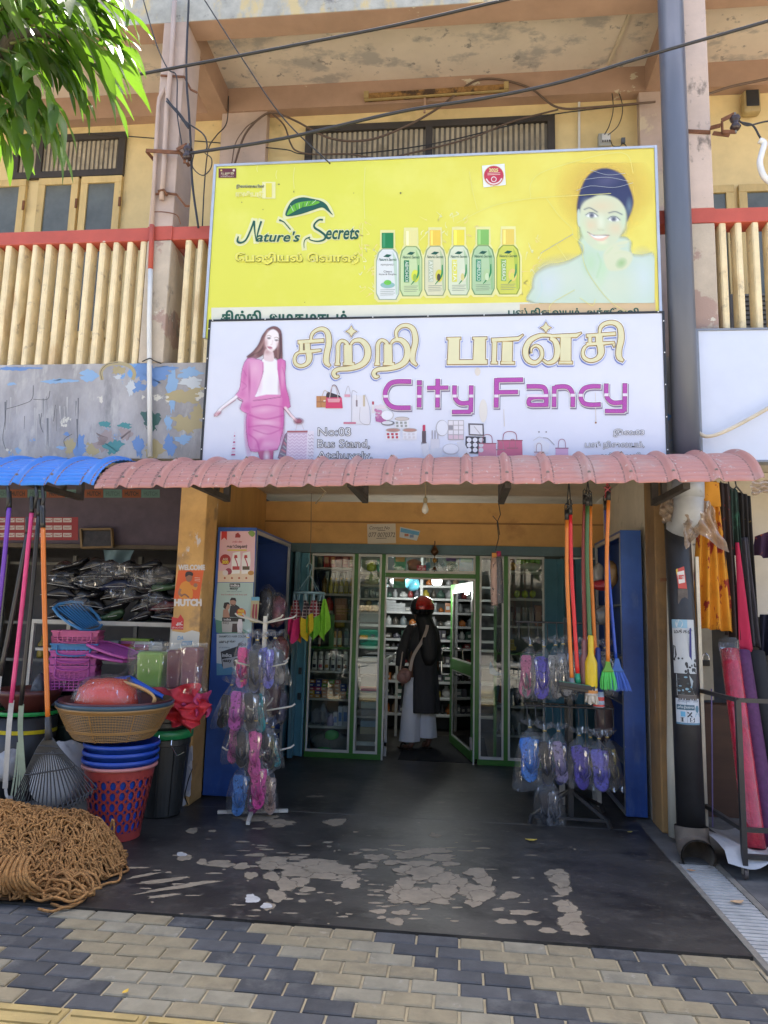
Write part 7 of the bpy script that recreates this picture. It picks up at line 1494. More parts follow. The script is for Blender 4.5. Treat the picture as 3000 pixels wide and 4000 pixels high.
for i, (px, Y, w, h, c, l, tl) in enumerate([
    ((968,2490),.02,.14,.37,[PNK,PLK],'bag of hot pink slippers at the top of the white stand',-.12),((1005,2500),-.02,.13,.38,[DK,NAV],'bag of black slippers at the top middle of the white stand',-.02),((1040,2492),.06,.14,.37,[(.10,.12,.45),(.16,.14,.5)],'bag of violet blue patterned slippers at the top of the white stand',.10),((1075,2492),.14,.13,.36,[GY,DK],'bag of dark grey slippers at the stand top beside the open shelves',.16),
    ((905,2675),.10,.13,.32,[DK,DK],'bag of black slippers at the second level near the poster',-.22),((945,2660),.0,.16,.36,[(.45,.08,.35),(.30,.06,.28)],'bag of magenta patterned slippers at the second level',-.08),((985,2665),-.02,.14,.35,[DK,GY],'bag of charcoal slippers at the second level middle',.02),((1020,2670),.06,.13,.36,[TL,DK],'bag of teal and black slippers at the second level',.06),
    ((935,2800),.05,.13,.34,[(.45,.10,.28),DK],'bag of pink floral slippers at the third level',-.14),((960,2815),-.02,.13,.33,[DK,GY],'bag of black slippers beside the pink floral pair',-.05),((980,2830),.08,.13,.34,[GY,NAV],'bag of grey slippers in the third level middle',.0),((1000,2815),-.03,.12,.40,[(.62,.10,.30),(.60,.12,.28)],'bag of rose pink sandals at the third level',.03),((1040,2825),.06,.14,.33,[DK,(.08,.08,.03)],'bag of black dotted slippers at the third level',.10),((1065,2840),.15,.11,.30,[TL,DK],'bag of turquoise slippers at the third level by the shelves',.16),
    ((950,2985),.0,.15,.36,[(.06,.20,.50),(.08,.24,.55)],'bag of bright blue patterned slippers at the lowest level',-.04),((990,2990),.08,.13,.34,[(.40,.06,.24),PLK],'bag of plum slippers behind the post at the lowest level',.02),((1012,2955),-.02,.15,.36,[(.62,.06,.26),(.62,.07,.27)],'bag of bright pink wedge slippers at the lowest level',.03),((1050,2990),.06,.13,.34,[(.40,.25,.18),(.4,.3,.26)],'bag of peach slippers at the lowest level',.06)]):
    bag(l, px, Y, w, h, c, g1, tl, i, 1.35)
# right rack (black) -----------------------------------------------
t = thing('slipper_rack', 'black metal rack with hooks full of bagged slippers in front of the glass', 'rack', (.83,.45,0))
b = MB(); A1, A2 = .70, 1.0
px_, py_ = at(2228,2900,.40).x, .40
for dx in (0,.045): b.box(px_-.02+dx*.0,px_+.02,py_+dx*3,py_+.03+dx*3,.02,1.50)
b.build('post', dkmetal, t)
for z, x0, x1 in ((1.462,.44,1.18),(.835,.50,1.16)):
    for y in (.34,.50):
        b = MB(); b.tube([(x0,y,z),(x1,y,z)], .007, 7); b.build('rail', dkmetal, t)
    for i in range(11):
        x = x0+.015+(x1-x0-.03)*i/10; b = MB(); b.tube([(x,.50,z),(x,.33,z),(x,.30,z-.07),(x,.30,z-.13)], .004, 5); b.build('hook', dkmetal, t)
for p, q in (((2225,3100),(2100,3140)),((2225,3105),(2350,3190)),((2230,3090),(2330,3120))): pass
b = MB()
c0 = V(px_,py_+.02,.22)
for e in ((.55,.30),(1.08,.27),(.70,.75),(1.12,.72)): b.bar(c0, (e[0],e[1],.05), .022); b.bar((e[0],e[1],.06),(e[0]+(.02 if e[0] > .8 else -.02),e[1]-.02,.0), .024)
b.bar((.55,.30,.05),(1.08,.27,.05),.02); b.build('leg_frame', dkmetal, t)
g2 = 'bagged slippers on the black rack'
for i, (px, Y, w, h, c, l, tl) in enumerate([
    ((2072,2520),.30,.15,.40,[(.40,.10,.20),GY],'bag of red and grey striped slippers, upper hooks near the door',-.10),((2125,2525),.30,.17,.40,[PUR,(.10,.08,.45)],'bag of royal purple slippers on the upper hooks',-.06),((2170,2520),.30,.15,.40,[(.25,.25,.24),GY],'bag of silver grey slippers on the upper hooks',.02),((2200,2515),.30,.15,.41,[GY,DK],'bag of dark grey slippers beside the orange handle, upper hooks',.06),
    ((2250,2520),.36,.13,.36,[DK,DK],'bag of black slippers behind the red handle, upper hooks',0),((2275,2520),.40,.13,.36,[NAV,DK],'bag of navy slippers behind the broom handles, upper hooks',0),((2330,2525),.36,.14,.36,[DK,GY],'bag of black slippers behind the yellow tool, upper hooks',.02),((2365,2530),.34,.13,.36,[(.12,.12,.12),DK],'bag of charcoal slippers near the blue broom, upper hooks',.04),
    ((2070,2840),.30,.20,.46,[BLU,(.06,.22,.62)],'bag of large sky blue slippers on the lower hooks',-.01),((2128,2855),.28,.13,.40,[DK,NAV],'bag of long black slippers on the lower hooks',.05),((2182,2855),.30,.15,.38,[(.24,.20,.36),NAV],'bag of lilac striped slippers on the lower hooks by the post',.06),((2262,2872),.28,.18,.38,[(.10,.075,.42),(.12,.09,.45)],'bag of violet slippers right beside the rack post',.06),((2306,2880),.34,.13,.34,[DK,GY],'bag of black and white slippers on the lower hooks',.05),((2340,2885),.28,.17,.37,[(.14,.13,.55),(.15,.13,.5)],'bag of lavender slippers on the lower hooks',.04),((2372,2880),.33,.12,.38,[DK,(.3,.25,.08)],'bag of black slippers with a yellow line, last on the lower hooks',.16),
    ((2142,3045),.27,.19,.33,[DK,GY],'bag of black slippers hanging low under the long black pair',.06)]):
    bag(l, px, Y, w, h, c, g2, tl, 40+i, 1.2)
t = thing('white_stool', 'white stool leg showing behind the black rack', 'stool', (1.06,.9,0))
b = MB(); b.box(.86,1.16,.86,1.10,.345,.365); b.build('seat', wst, t)
for x, y in ((.88,.88),(1.13,.88),(.88,1.08),(1.13,1.08)): MB().bar((x,y,.345),(x+.012*(1 if x > 1 else -1),y,.0),.035,.02).build('leg', wst, t)

# brooms, squeegee and brushes hanging from the awning --------------
BYR = -.30
def hung(name, lab, cat, top, bot, col, r=.0135, Y=BYR, cap_=True):
    t = thing(name, lab, cat, at(bot[0],bot[1],Y)); a_, b_ = at(*top,Y), at(*bot,Y)
    MB().tube(cat_rom([a_, a_.lerp(b_,.35)+V(-.010,0,0), a_.lerp(b_,.7)+V(-.006,0,0), b_],5), r, 12).build('handle', plas(col,.3), t, smooth=True)
    if cap_:
        b = MB(); b.tube([a_.lerp(b_,-.06), a_.lerp(b_,.005)], r*1.12, 12); p = a_.lerp(b_,-.06); b.tube([p+V(-.010,0,0),p+V(-.010,0,.03),p+V(.0,0,.045),p+V(.010,0,.03),p+V(.010,0,0)], .004, 6); b.build('hanging_cap', black_pl, t, smooth=True)
    return t
OR = (.66,.20,.03)
t = hung('squeegee', 'long black and green squeegee hanging on an orange handle', 'squeegee', (2214,2028), (2234,2662), OR)
b = MB(); A_, Bq = at(2182,2668,BYR-.02), at(2322,2690,BYR-.02); b.bar(A_,Bq,.06,.028,0); b.bar(A_+V(0,-.016,-.022),Bq+V(0,-.016,-.022),.012,.02,1); b.bar(A_+V(0,-.022,.012),Bq+V(0,-.022,.012),.014,.012,2); b.build('blade_holder', [M('black_rubber', (.02,.02,.022), .5), black_pl, plas((.02,.14,.08))], t, bevel=.003)
MB().tube([at(2233,2650,BYR),at(2234,2668,BYR-.01),at(2242,2690,BYR-.03)], [.017,.018,.016], 12).build('socket', plas((.22,.24,.26)), t, smooth=True)
t = hung('broom', 'broom on a bright red handle with a green collar beside the squeegee', 'broom', (2228,2008), (2257,2636), (.62,.025,.03)); MB().tube([at(2256,2630,BYR),at(2258,2668,BYR)], [.017,.020], 12).build('collar', plas((.02,.28,.16)), t, smooth=True)
t = hung('toilet_brush', 'dusty pink brush bottle on a maroon handle behind the yellow bottle brush', 'brush', (2284,1968), (2286,2545), (.30,.06,.05), Y=BYR+.04)
MB().lathe([(.014,.30),(.018,.28),(.018,.20),(.030,.17),(.032,.0),(.028,-.02)], at(2284,2672,BYR+.04), 18).build('bottle_holder', plas((.28,.13,.13)), t, smooth=True)
t = hung('bottle_mop', 'yellow bottle shaped mop on a dark green handle', 'mop', (2295,1974), (2306,2530), (.06,.14,.05), r=.0145)
q = at(2310,2680,BYR-.01); MB().lathe([(.013,.335),(.019,.33),(.0195,.22),(.022,.20),(.037,.165),(.040,.155),(.040,.0),(.036,-.012)], q, 22).build('bottle_holder', plas((.66,.46,.015)), t, smooth=True)
b = MB(); b.lathe([(.040,-.015),(.041,-.06),(.034,-.062)], q, 20, 0); b.lathe([(.0415,-.025),(.042,-.045)], q, 20, 1, caps=False); b.build('paper_label', [plas((.55,.52,.5)), plas((.5,.2,.04))], t, smooth=True)
rr2 = random.Random(4); b = MB()
for i in range(70): an = rr2.uniform(0,6.3); r_ = rr2.uniform(0,.036); b.tube([q+V(r_*cos(an),r_*sin(an),-.06), q+V(r_*1.2*cos(an),r_*1.2*sin(an),-.09-rr2.uniform(0,.03))], .005, 5)
b.build('mop_strands', M('mop_cotton', (.55,.50,.42), .9), t)
t = hung('bottle_mop', 'navy bottle shaped mop with printed label on an orange handle', 'mop', (2306,1975), (2326,2560), OR, Y=BYR+.06)
q = at(2338,2700,BYR+.05); MB().lathe([(.014,.29),(.018,.28),(.020,.19),(.034,.16),(.036,.0)], q, 18).build('bottle_holder', plas((.02,.04,.22)), t, smooth=True); MB().lathe([(.0365,-.001),(.037,-.10),(.03,-.105)], q, 18).build('paper_label', plas((.30,.38,.48)), t, smooth=True); b = MB(); b.lathe([(.0372,-.035),(.0374,-.06)], q, 18, caps=False); b.lathe([(.0376,-.085),(.0376,-.098)], q, 18, caps=False); b.build('red_band', plas((.5,.04,.04)), t)
a = Art(q.y-.038); a.text('FLOOR',(2328,2728,2350,2736),(.6,.6,.62),1,bold=.04).text('MOP',(2332,2740,2348,2748),(.05,.07,.3),1,bold=.04); o = a.build('printed_words', t); o.location = -t.location
def bristle(t, Q, w0, w1, L_, c, n=130, tilt=0):
    b = MB(); R = random.Random(int(w1*1e4))
    for i in range(n):
        u = R.uniform(-1,1); v = R.uniform(-1,1); p = Q+V(u*w0,v*.014,0); e = Q+V(u*w1*R.uniform(.92,1.08)+tilt*L_,v*.035,-L_*R.uniform(.9,1.05)); b.tube([p, p.lerp(e,.5)+V(u*.004,0,0), e], [.0026,.0024,.0016], 4)
    b.build('bristle_head', plas(c,.5), t)
t = hung('hand_broom', 'small broom with neon green bristles on an orange handle', 'broom', (2377,1952), (2375,2590), OR); Q = at(2374,2622,BYR)
MB().rings([[Q+V(sx*w,sy*d,z) for sx, sy in ((-1,-1),(1,-1),(1,1),(-1,1))] for z, w, d in ((.065,.014,.014),(.03,.02,.016),(.004,.036,.02),(-.004,.036,.02))]).build('broom_socket', plas((.12,.30,.03)), t, bevel=.004); bristle(t, Q, .034, .052, .118, (.10,.62,.12))
t = hung('hand_broom', 'small broom with blue bristles on a blue handle', 'broom', (2366,1990), (2406,2575), (.02,.07,.40), r=.011, Y=BYR+.03); Q = at(2410,2622,BYR+.02)
MB().rings([[Q+V(sx*w,sy*d,z) for sx, sy in ((-1,-1),(1,-1),(1,1),(-1,1))] for z, w, d in ((.085,.012,.012),(.03,.024,.016),(.004,.040,.02),(-.004,.040,.02))]).build('broom_socket', plas((.03,.10,.34)), t, bevel=.004); bristle(t, Q, .038, .072, .125, (.05,.14,.56), tilt=.15)
for i, (x, y, y1, lab) in enumerate([(2222,1900,1990,'black ties holding the squeegee and red broom'),(2296,1900,1950,'black ties holding the three bottle mops'),(2372,1890,1925,'red and black ties holding the hand brooms')]):
    b = MB(); b.tube([at(x,1880,BYR),at(x-5,(y+y1)/2,BYR),at(x-8,y1+20,BYR)], .004, 6); b.tube([at(x,1880,BYR),at(x+6,(y+y1)/2,BYR),at(x+8,y1+10,BYR)], .004, 6); b.tube([at(x-14,y1-22,BYR-.01),at(x,y1-14,BYR-.01),at(x+14,y1-22,BYR-.01)], .006, 6); b.tube([at(x-10,y1-2,BYR-.01),at(x+2,y1-12,BYR-.01),at(x+12,y1-4,BYR-.01)], .006, 6)
    tag(b.build('hanging_tie', black_pl if i < 2 else plas((.25,.02,.03))), lab, 'tie')
# wrapped umbrellas hanging in front of the glass
for i, (px, top, bot, c, dc, cap, lab) in enumerate([((1930,1932),2180,2365,(.52,.33,.26),(.03,.025,.025),(.02,.015,.015),'pink spotted folded umbrella in a clear sleeve'),((1948,1953),2175,2355,(.09,.085,.095),(.40,.28,.26),(.42,.03,.12),'grey dotted folded umbrella with a crimson handle')]):
    Y = .9; t = thing('folded_umbrella', lab, 'umbrella', at(px[0],top,Y)); A_, B_ = at(px[0],top,Y), at(px[1],bot,Y); n = 22
    fab = M('umbrella_%d' % i, c, .7, var=.1, vscale=8, layers=[(dc, 42, .60, .63, (1,1,.6))]); MB().tube([A_.lerp(B_,k/8) for k in range(9)], [.024,.030,.032,.032,.031,.032,.031,.030,.026], 14).build('rolled_canopy', fab, t, smooth=True)
    MB().tube([A_.lerp(B_,-.12), A_.lerp(B_,-.01)], .022, 12).build('grip', plas(cap), t, smooth=True); MB().tube([A_.lerp(B_,-.03), A_.lerp(B_,.5), A_.lerp(B_,1.08 if i == 0 else 1.02)], [.034,.037,.034], 14, caps=False).build('clear_sleeve', clear, t, smooth=True)
    if i == 0: MB().obox(A_+V(0,-.024,.022), (.04,.006,.04)).build('swing_tag', plas((.55,.22,.03)), t)
b = MB(); b.tube([at(1946,1955,.9),at(1955,2010,.9),at(1942,2040,.9),at(1948,2100,.9),at(1936,2150,.9)], .004, 6); b.tube([at(1925,2015,.9),at(1945,2040,.9),at(1952,2090,.9)], .0035, 6); tag(b.build('hanging_wire', black_pl), 'thin wire holding the folded umbrellas under the awning', 'wire')

# ================================================================ NEXT SHOP ON THE RIGHT
part('cream_wall', MB().box(1.625,9,.9,1.0,1.55,2.755), white_wall); part('wall_groove', MB().box(1.626,9,.888,.8985,2.13,2.145), concrete)
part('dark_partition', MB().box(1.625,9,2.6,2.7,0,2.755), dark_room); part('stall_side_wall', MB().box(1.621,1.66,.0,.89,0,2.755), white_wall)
b = MB(); b.bar((1.655,-.09,1.95),(1.655,-.09,.10),.022,.03); tag(b.build('trim_strip', M('cream_strip', (.58,.52,.40), .5)), 'thin cream strip standing behind the black sewer pipe', 'strip')
# hanging clothes
batik = M('orange_batik', (.58,.24,.015), .85, var=.16, vscale=5, layers=[((.62,.30,.03), 3, .5, .7), ((.24,.02,.012), 8, .55, .57, (1,1,.5))])
def dress(lab, px_top, px_bot, Y, m, folds=4, amp=.025, cat='dress', name='hanging_dress', seed=0, hem=None):
    (x0,y0,x1,y1), (u0,v0,u1,v1) = px_top, px_bot
    A_, B_, C_, D_ = at(x0,y0,Y), at(x1,y1,Y), at(u0,v0,Y), at(u1,v1,Y); b = MB()
    b.grid(lambda u, v: A_.lerp(B_,u).lerp(C_.lerp(D_,u),v)+V(0,amp*(.3+.7*v)*cos(2*pi*folds*u+seed+v)-.02*sin(pi*u),.004*sin(2*pi*folds*u)*v), 44, 24)
    return tag(b.build(name, m, smooth=True, solid=.003), lab, cat)
dress('orange batik dress with dark red blotches hanging behind the grey elbow', (2735,1885,2802,1880), (2700,2450,2875,2470), .02, batik, 4, .03)
dress('orange batik sleeve piece hanging above the plastic sheet', (2742,1880,2808,1885), (2740,1975,2814,1980), -.02, batik, 1, .01, 'garment', 'garment_sleeve', 2)
dkb = M('dark_batik', (.03,.018,.016), .85, var=.2, vscale=6, layers=[((.20,.025,.03), 9, .60, .65), ((.24,.15,.05), 13, .65, .69)])
grb = M('green_batik', (.02,.04,.03), .85, var=.2, vscale=6, layers=[((.05,.16,.10), 6, .52, .62), ((.35,.16,.05), 12, .66, .70)])
dress('dark red and black patterned dress beside the orange batik one', (2808,1885,2850,1895), (2830,2480,2892,2500), .06, dkb, 2, .03, seed=1)
dress('dark green printed dress on a black hanger', (2850,1905,2880,1915), (2862,2170,2895,2165), .09, grb, 2, .02, seed=2)
dress('crimson red cloth panel hanging between dark dresses', (2872,2120,2886,2120), (2886,2540,2940,2545), .06, M('crimson_cloth', (.42,.015,.06), .85, var=.08), 1, .008, seed=3, cat='cloth', name='hanging_cloth')
dress('black dress with gold flecks on a black hanger', (2878,1920,2930,1940), (2900,2520,2965,2530), .13, M('black_gold_batik', (.018,.015,.014), .85, var=.2, layers=[((.28,.18,.06), 14, .64, .68)]), 3, .03, seed=4)
dress('charcoal trousers hanging behind the crimson cloth', (2894,2100,2920,2100), (2925,2520,2975,2530), .10, M('charcoal_cloth', (.05,.045,.055), .9), 2, .02, cat='trousers', name='hanging_trousers', seed=5)
dress('purple and black patterned blouse further inside the stall', (2950,2095,3020,2070), (2945,2170,3040,2190), .5, M('purple_batik', (.045,.015,.05), .85, var=.2, layers=[((.35,.08,.03), 10, .60, .64)]), 2, .03, cat='blouse', name='hanging_blouse', seed=6)
dress('navy clothes hanging at the dim stall edge', (2970,2400,3040,2400), (2965,2560,3040,2560), .4, M('navy_cloth', (.012,.012,.03), .9), 3, .03, cat='garment', name='hanging_garment', seed=7)
for i, x in enumerate((2815,2845,2872)):
    b = MB(); b.tube([at(x,1880,.08),at(x+4,1900,.08),at(x-10,1918,.08)], .005, 6); b.tube([at(x+4,1900,.08),at(x+26,1925,.08)], .006, 6); tag(b.build('clothes_hanger', black_pl), '%s black clothes hanger counted from the orange dress' % od(i), 'hanger', 'black clothes hangers')
# brown plastic around the elbow
brf = film('brown_film', (.40,.31,.24), .03, .60, .35, .5, 16)
def crump(px, lab, Y0, seed, m=brf, amp=.03, name='plastic_sheet'):
    R = random.Random(seed); ph = [R.uniform(0,6) for _ in range(6)]; A_, B_, C_, D_ = [at(x,y,Y0) for x, y in px]; b = MB()
    b.grid(lambda u, v: A_.lerp(B_,u).lerp(D_.lerp(C_,u),v)+V(.006*sin(9*v+ph[0]), -amp*sin(5*u+3*v+ph[1])*.8-amp*abs(sin(7*u-4*v+ph[2]))+.01*sin(19*v+ph[4]), .006*sin(11*u+ph[3])), 26, 26)
    return tag(b.build(name, m, smooth=True), lab, 'plastic sheet')
crump(((2735,1945),(2780,1980),(2842,2160),(2660,2035)),'brown crumpled plastic sheet hanging off the elbow over the batik',-.14,1)
crump(((2660,2020),(2735,1990),(2720,2090),(2670,2155)),'brown plastic flap hanging below the grey elbow',-.16,2)
crump(((2575,1960),(2640,1935),(2650,2040),(2585,2045)),'brown plastic wrapped behind the grey elbow by the cream pipe',-.05,3)
crump(((2930,1880),(3020,1875),(3010,1925),(2930,1935)),'strip of brown plastic hanging at the pink awning end',-.3,4,amp=.015)
# posters on the black pipe
def pipe_print(lab, zc, h, half, fn, name='poster'):
    """a paper strip wrapped on the black pipe; fn draws on 0..100 x 0..100"""
    def base(z): 
        t_ = (2.0-z)/.8 if z > 1.2 else None
        if z > 1.2: k = (2.0-z)/.8; return V(1.555-.015*k, -.02-.10*k, z)
        k = (1.2-z)/1.03; return V(1.54-.035*k, -.12-.15*k, z)
    a = Art(0)
    def f(p, L):
        an = -pi/2-.12+(p[0]-50)/50*half; z = zc+h/2-p[1]/100*h; c = base(z); r = .0885+L*.0007; return c+V(r*cos(an), r*sin(an), 0)
    a.fn = f; fn(a); return tag(a.build(name, None), lab, 'poster')
def strips(a, x0, y0, x1, y1, c, L=1):
    n = 10
    for i in range(n): a.rect(x0+(x1-x0)*i/n, y0, x0+(x1-x0)*(i+1)/n+.01, y1, c, L)
def e1(a):
    strips(a,0,0,100,100,(.50,.55,.60)); a.text('தேர்தல் - 2024',(10,4,92,16),(.1,.16,.22),2,bold=.02); strips(a,4,24,74,44,(.05,.12,.17),2); a.text('அகில இலங்கை',(8,27,70,41),(.55,.6,.62),3,bold=.02)
    strips(a,20,50,38,70,(.12,.38,.58),2); a.stroke([(46,52),(62,70)],5,(.02,.02,.03),2,0).stroke([(62,52),(46,70)],5,(.02,.02,.03),2.4,0); a.disc(86,40,9,(.08,.2,.28),2,14).poly([(74,70),(78,56),(94,56),(99,70)],(.25,.4,.5),2)
    strips(a,18,73,34,90,(.02,.025,.03),2); strips(a,54,73,72,90,(.02,.025,.03),2); a.text('1',(23,75,30,88),(.6,.62,.64),3,bold=.06).text('5',(58,75,68,88),(.6,.62,.64),3,bold=.06); strips(a,0,93,100,100,(.10,.22,.32),2)
pipe_print('pale blue election notice with boxed numerals on the black pipe', .905, .165, .95, e1)
def e2(a):
    strips(a,0,0,90,100,(.46,.48,.48)); strips(a,0,0,60,16,(.25,.42,.52),1.5); a.disc(30,8,14,(.5,.55,.56),2,8); a.text('மக்கள்',(10,18,80,26),(.05,.05,.05),2,bold=.02)
    for i in range(6): a.stroke([(12,31+4*i),(70+8*(i % 2),31+4*i)],1.2,(.2,.22,.24),2,0)
    a.poly([(2,48),(12,50),(16,66),(8,78),(0,76)],(.03,.03,.035),2,0)
    for i in range(5): a.stroke([(40,56+5*i),(84,56+5*i)],1.4,(.25,.27,.28),2,0)
    R = random.Random(2)
    for i in range(16): a.disc(R.uniform(20,88),R.uniform(72,99),R.uniform(2,7),(.03,.03,.03),2.5,R.uniform(1.5,4),9)
pipe_print('peeling white notice with a sketched face on the black pipe', 1.33, .36, 1.0, e2)
def e3(a): 
    a.poly([(0,0),(60,4),(78,30),(70,62),(84,100),(0,100)],(.36,.40,.40),1,0); R = random.Random(6)
    for i in range(14): a.disc(R.uniform(5,70),R.uniform(5,95),R.uniform(3,9),(.05,.06,.06) if i % 2 else (.2,.34,.42),2,R.uniform(2,6),9)
pipe_print('torn pale paper remnant above the election notice on the pipe', 1.075, .14, .8, e3, 'torn_poster')
def e4(a): strips(a,0,0,100,100,(.10,.085,.075)); strips(a,0,0,100,8,(.2,.18,.16),2)
pipe_print('brown strip of old tape just above the election notice', .995, .035, .7, e4, 'tape_strip')
p = at(2660,2260,-.12); t = thing('price_card', 'cardboard fan of incense sticks with a red and white card by the pipe', 'card', p)
a = Art(-.16); a.poly([(2640,2225),(2672,2212),(2684,2300),(2650,2298)],(.45,.06,.05),1).poly([(2640,2225),(2646,2220),(2650,2240),(2643,2245)],(.5,.36,.05),2).poly([(2645,2235),(2672,2228),(2676,2275),(2652,2280)],(.62,.60,.58),2).text('BEST',(2651,2246,2671,2262),(.5,.05,.05),3,bold=.05); a.build('printed_card', t)
b = MB()
for i in range(9): b.tube([at(2650+4*i,2300,-.15), at(2652+5*i,2440,-.13)], .006, 5)
b.build('stick_bundle', M('dull_sticks', (.10,.085,.08), .6, var=.3, vscale=20), t)
a = Art(-.20); a.poly([(2693,2455),(2700,2452),(2704,2660),(2692,2640)],(.015,.02,.16),1); tag(a.build('banner_edge', None), 'narrow navy strip of a banner along the black pipe', 'banner')
# padlocked post, cloth rolls, trolley
t = thing('padlocked_post', 'pale door post with a hanging padlock behind the fabric rolls', 'post', at(2755,2600,.6))
MB().box(at(2735,2600,.6).x,at(2785,2600,.6).x,.60,.66,0.9,1.54).build('post_body', M('pale_post', (.40,.35,.26), .7, var=.15), t)
q = at(2757,2590,.57); MB().obox(q, (.06,.022,.045)).build('lock_body', M('worn_brass', (.06,.055,.05), .4, .7), t, bevel=.006); MB().tube(cat_rom([q+V(-.022,0,.02),q+V(-.022,0,.05),q+V(0,0,.072),q+V(.022,0,.05),q+V(.022,0,.02)],4), .006, 8).build('shackle', chrome, t, smooth=True)
MB().box(1.68,4,.75,.9,0,.85).build('wooden_bench', M('dark_wood', (.07,.03,.015), .6, var=.3, stretch=(.2,1,1)), tag(thing('wooden_bench', 'dark wooden bench in the shade behind the fabric rolls', 'bench', (2.4,.8,0))))
redv = M('red_vinyl', (.40,.012,.035), .16, var=.3, vscale=9, bump=1.0, bscale=34, coat=.6)
rl = [((2850,2540),(2952,3315),.062,redv,'crimson fabric roll in crinkled clear wrap'),((2895,2545),(3010,3310),.058,M('purple_fabric', (.085,.02,.085), .7, var=.25, vscale=40),'dark purple fabric roll leaning beside the crimson roll'),((2945,2550),(3075,3300),.07,M('black_fabric', (.012,.012,.014), .8),'black fabric roll leaning at the photo edge')]
for tp, bt, r, m, l in rl:
    t = thing('fabric_roll', l, 'fabric roll', gz(bt[0],bt[1],.12)); B_ = gz(bt[0],bt[1],.12); A_ = at(tp[0],tp[1],B_.y+.42); MB().tube([B_.lerp(A_,k/10) for k in range(11)], r, 22).build('roll_body', m, t, smooth=True)
    if m is redv: MB().tube([B_.lerp(A_,.93),B_.lerp(A_,1.0),B_.lerp(A_,1.03),B_.lerp(A_,1.06)], [r*1.03,r*1.06,r*1.1,r*1.05], 22, caps=False).build('clear_wrap', clear, t, smooth=True)
t = thing('metal_trolley', 'black metal trolley frame on castors holding the fabric rolls', 'trolley', (1.95,-.2,0))
F0 = gz(2910,3400,.05); x_, y_ = F0.x, F0.y; sx2 = 3.0; yb = y_+.75
b = MB()
zt3 = at(2880,2735,y_).z; zl = at(2900,3240,y_).z
for z in (zt3, zl, .13): b.bar((x_,y_,z),(sx2,y_,z),.025); b.bar((x_,y_,z),(x_-.06,yb,z),.025)
b.bar((x_,y_,.08),(x_-.0,y_,zt3),.03); b.bar((x_-.06,yb,.08),(x_-.06,yb,zt3),.025); b.build('frame', dkmetal, t)
q = V(x_,y_,.03)
MB().lathe([(.028,-.010),(.030,-.006),(.030,.006),(.028,.010)], q, 18, tilt=(0,pi/2,0)).build('castor_wheel', M('worn_rubber', (.10,.08,.07), .7), t)
b = MB(); b.box(x_-.016,x_-.012,y_-.012,y_+.012,.03,.08); b.box(x_+.012,x_+.016,y_-.012,y_+.012,.03,.08); b.build('castor_fork', plain('castor_metal', (.4,.36,.3), .4, metal=.6), t)
b = MB(); b.grid(lambda u, v: (x_-.10+.9*u, y_-.02+.6*v*(1-.1*u), .14+.02*sin(9*u+4*v)+.012*sin(21*u)-.05*(v < .05)*(1+sin(13*u))), 30, 12); tag(b.build('plastic_sheet', M('cloudy_sheet', (.42,.42,.42), .3, var=.15, bump=.6, bscale=20), smooth=True), 'cloudy white plastic sheet lying on the trolley base', 'plastic sheet')
MB().tube([at(2779,2690,-.2),at(2781,2900,-.22),at(2784,3230,-.25)], .0045, 6).build('purple_cord', M('cord_purple', (.12,.09,.2), .8), tag(thing('hanging_rope', 'purple cord hanging from the trolley rail', 'cord', (1.7,-.2,1))))
crump(((2780,3370),(2805,3355),(2820,3395),(2775,3398)),'small clear plastic bag beside the pipe foot',-.40,9,clear,.01,'plastic_bag')

# ================================================================ THE CUSTOMER
PX, PY = -.43, 2.90
P_ = thing('person', 'person in a red helmet, black tunic and white trousers with a pink shoulder bag', 'person', (PX,PY,0))
def zp(y): return at(1640,y,PY).z
def xp(x, y=2600): return at(x,y,PY).x
skin = M('skin_brown', (.16,.075,.045), .5, var=.08)
def skinned(name, joints, edges, mat_, parent, sub=2):
    me = bpy.data.meshes.new(name); me.from_pydata([Vector(j[:3])-P_.location for j in joints], edges, []); o = bpy.data.objects.new(name, me); COL.objects.link(o); o.parent = parent
    me.materials.append(mat_); sk_ = o.modifiers.new('skin', 'SKIN'); sk_.use_smooth_shade = True
    for i, j in enumerate(joints): me.skin_vertices[0].data[i].radius = (j[3], j[4] if len(j) > 4 else j[3])
    me.skin_vertices[0].data[0].use_root = True
    s_ = o.modifiers.new('sub', 'SUBSURF'); s_.levels = sub; s_.render_levels = sub; return o
# body: one continuous figure - pelvis, spine, neck, head, two arms with hands, two legs with feet
hipz, shz = .86, 1.335; hx = PX+.005
J = [(hx,PY,hipz,.13,.11),(hx,PY,1.08,.115,.09),(hx,PY,1.27,.14,.09),(hx-.005,PY-.0,1.40,.055,.055),(hx-.015,PY-.02,1.47,.06,.065),(hx-.02,PY-.03,1.53,.085,.095),(hx-.02,PY-.03,1.60,.07,.08),
     (hx-.13,PY,shz,.05),(hx-.215,PY+.0,1.08,.043),(hx-.225,PY-.07,.87,.032),(hx-.205,PY-.11,.80,.026,.034),
     (hx+.125,PY,shz,.05),(hx+.17,PY+.04,1.08,.04),(hx+.17,PY+.18,.90,.032),(hx+.16,PY+.23,.86,.026,.034),
     (hx-.085,PY,.80,.085),(hx-.085,PY-.01,.46,.058),(hx-.08,PY+.01,.10,.036),(hx-.085,PY+.035,.045,.034,.03),(hx-.10,PY-.09,.030,.032,.022),(hx-.11,PY-.15,.026,.026,.014),
     (hx+.10,PY+.04,.80,.085),(hx+.10,PY+.08,.46,.058),(hx+.10,PY+.14,.10,.036),(hx+.10,PY+.165,.045,.034,.03),(hx+.085,PY+.04,.030,.032,.022),(hx+.08,PY-.02,.026,.026,.014)]
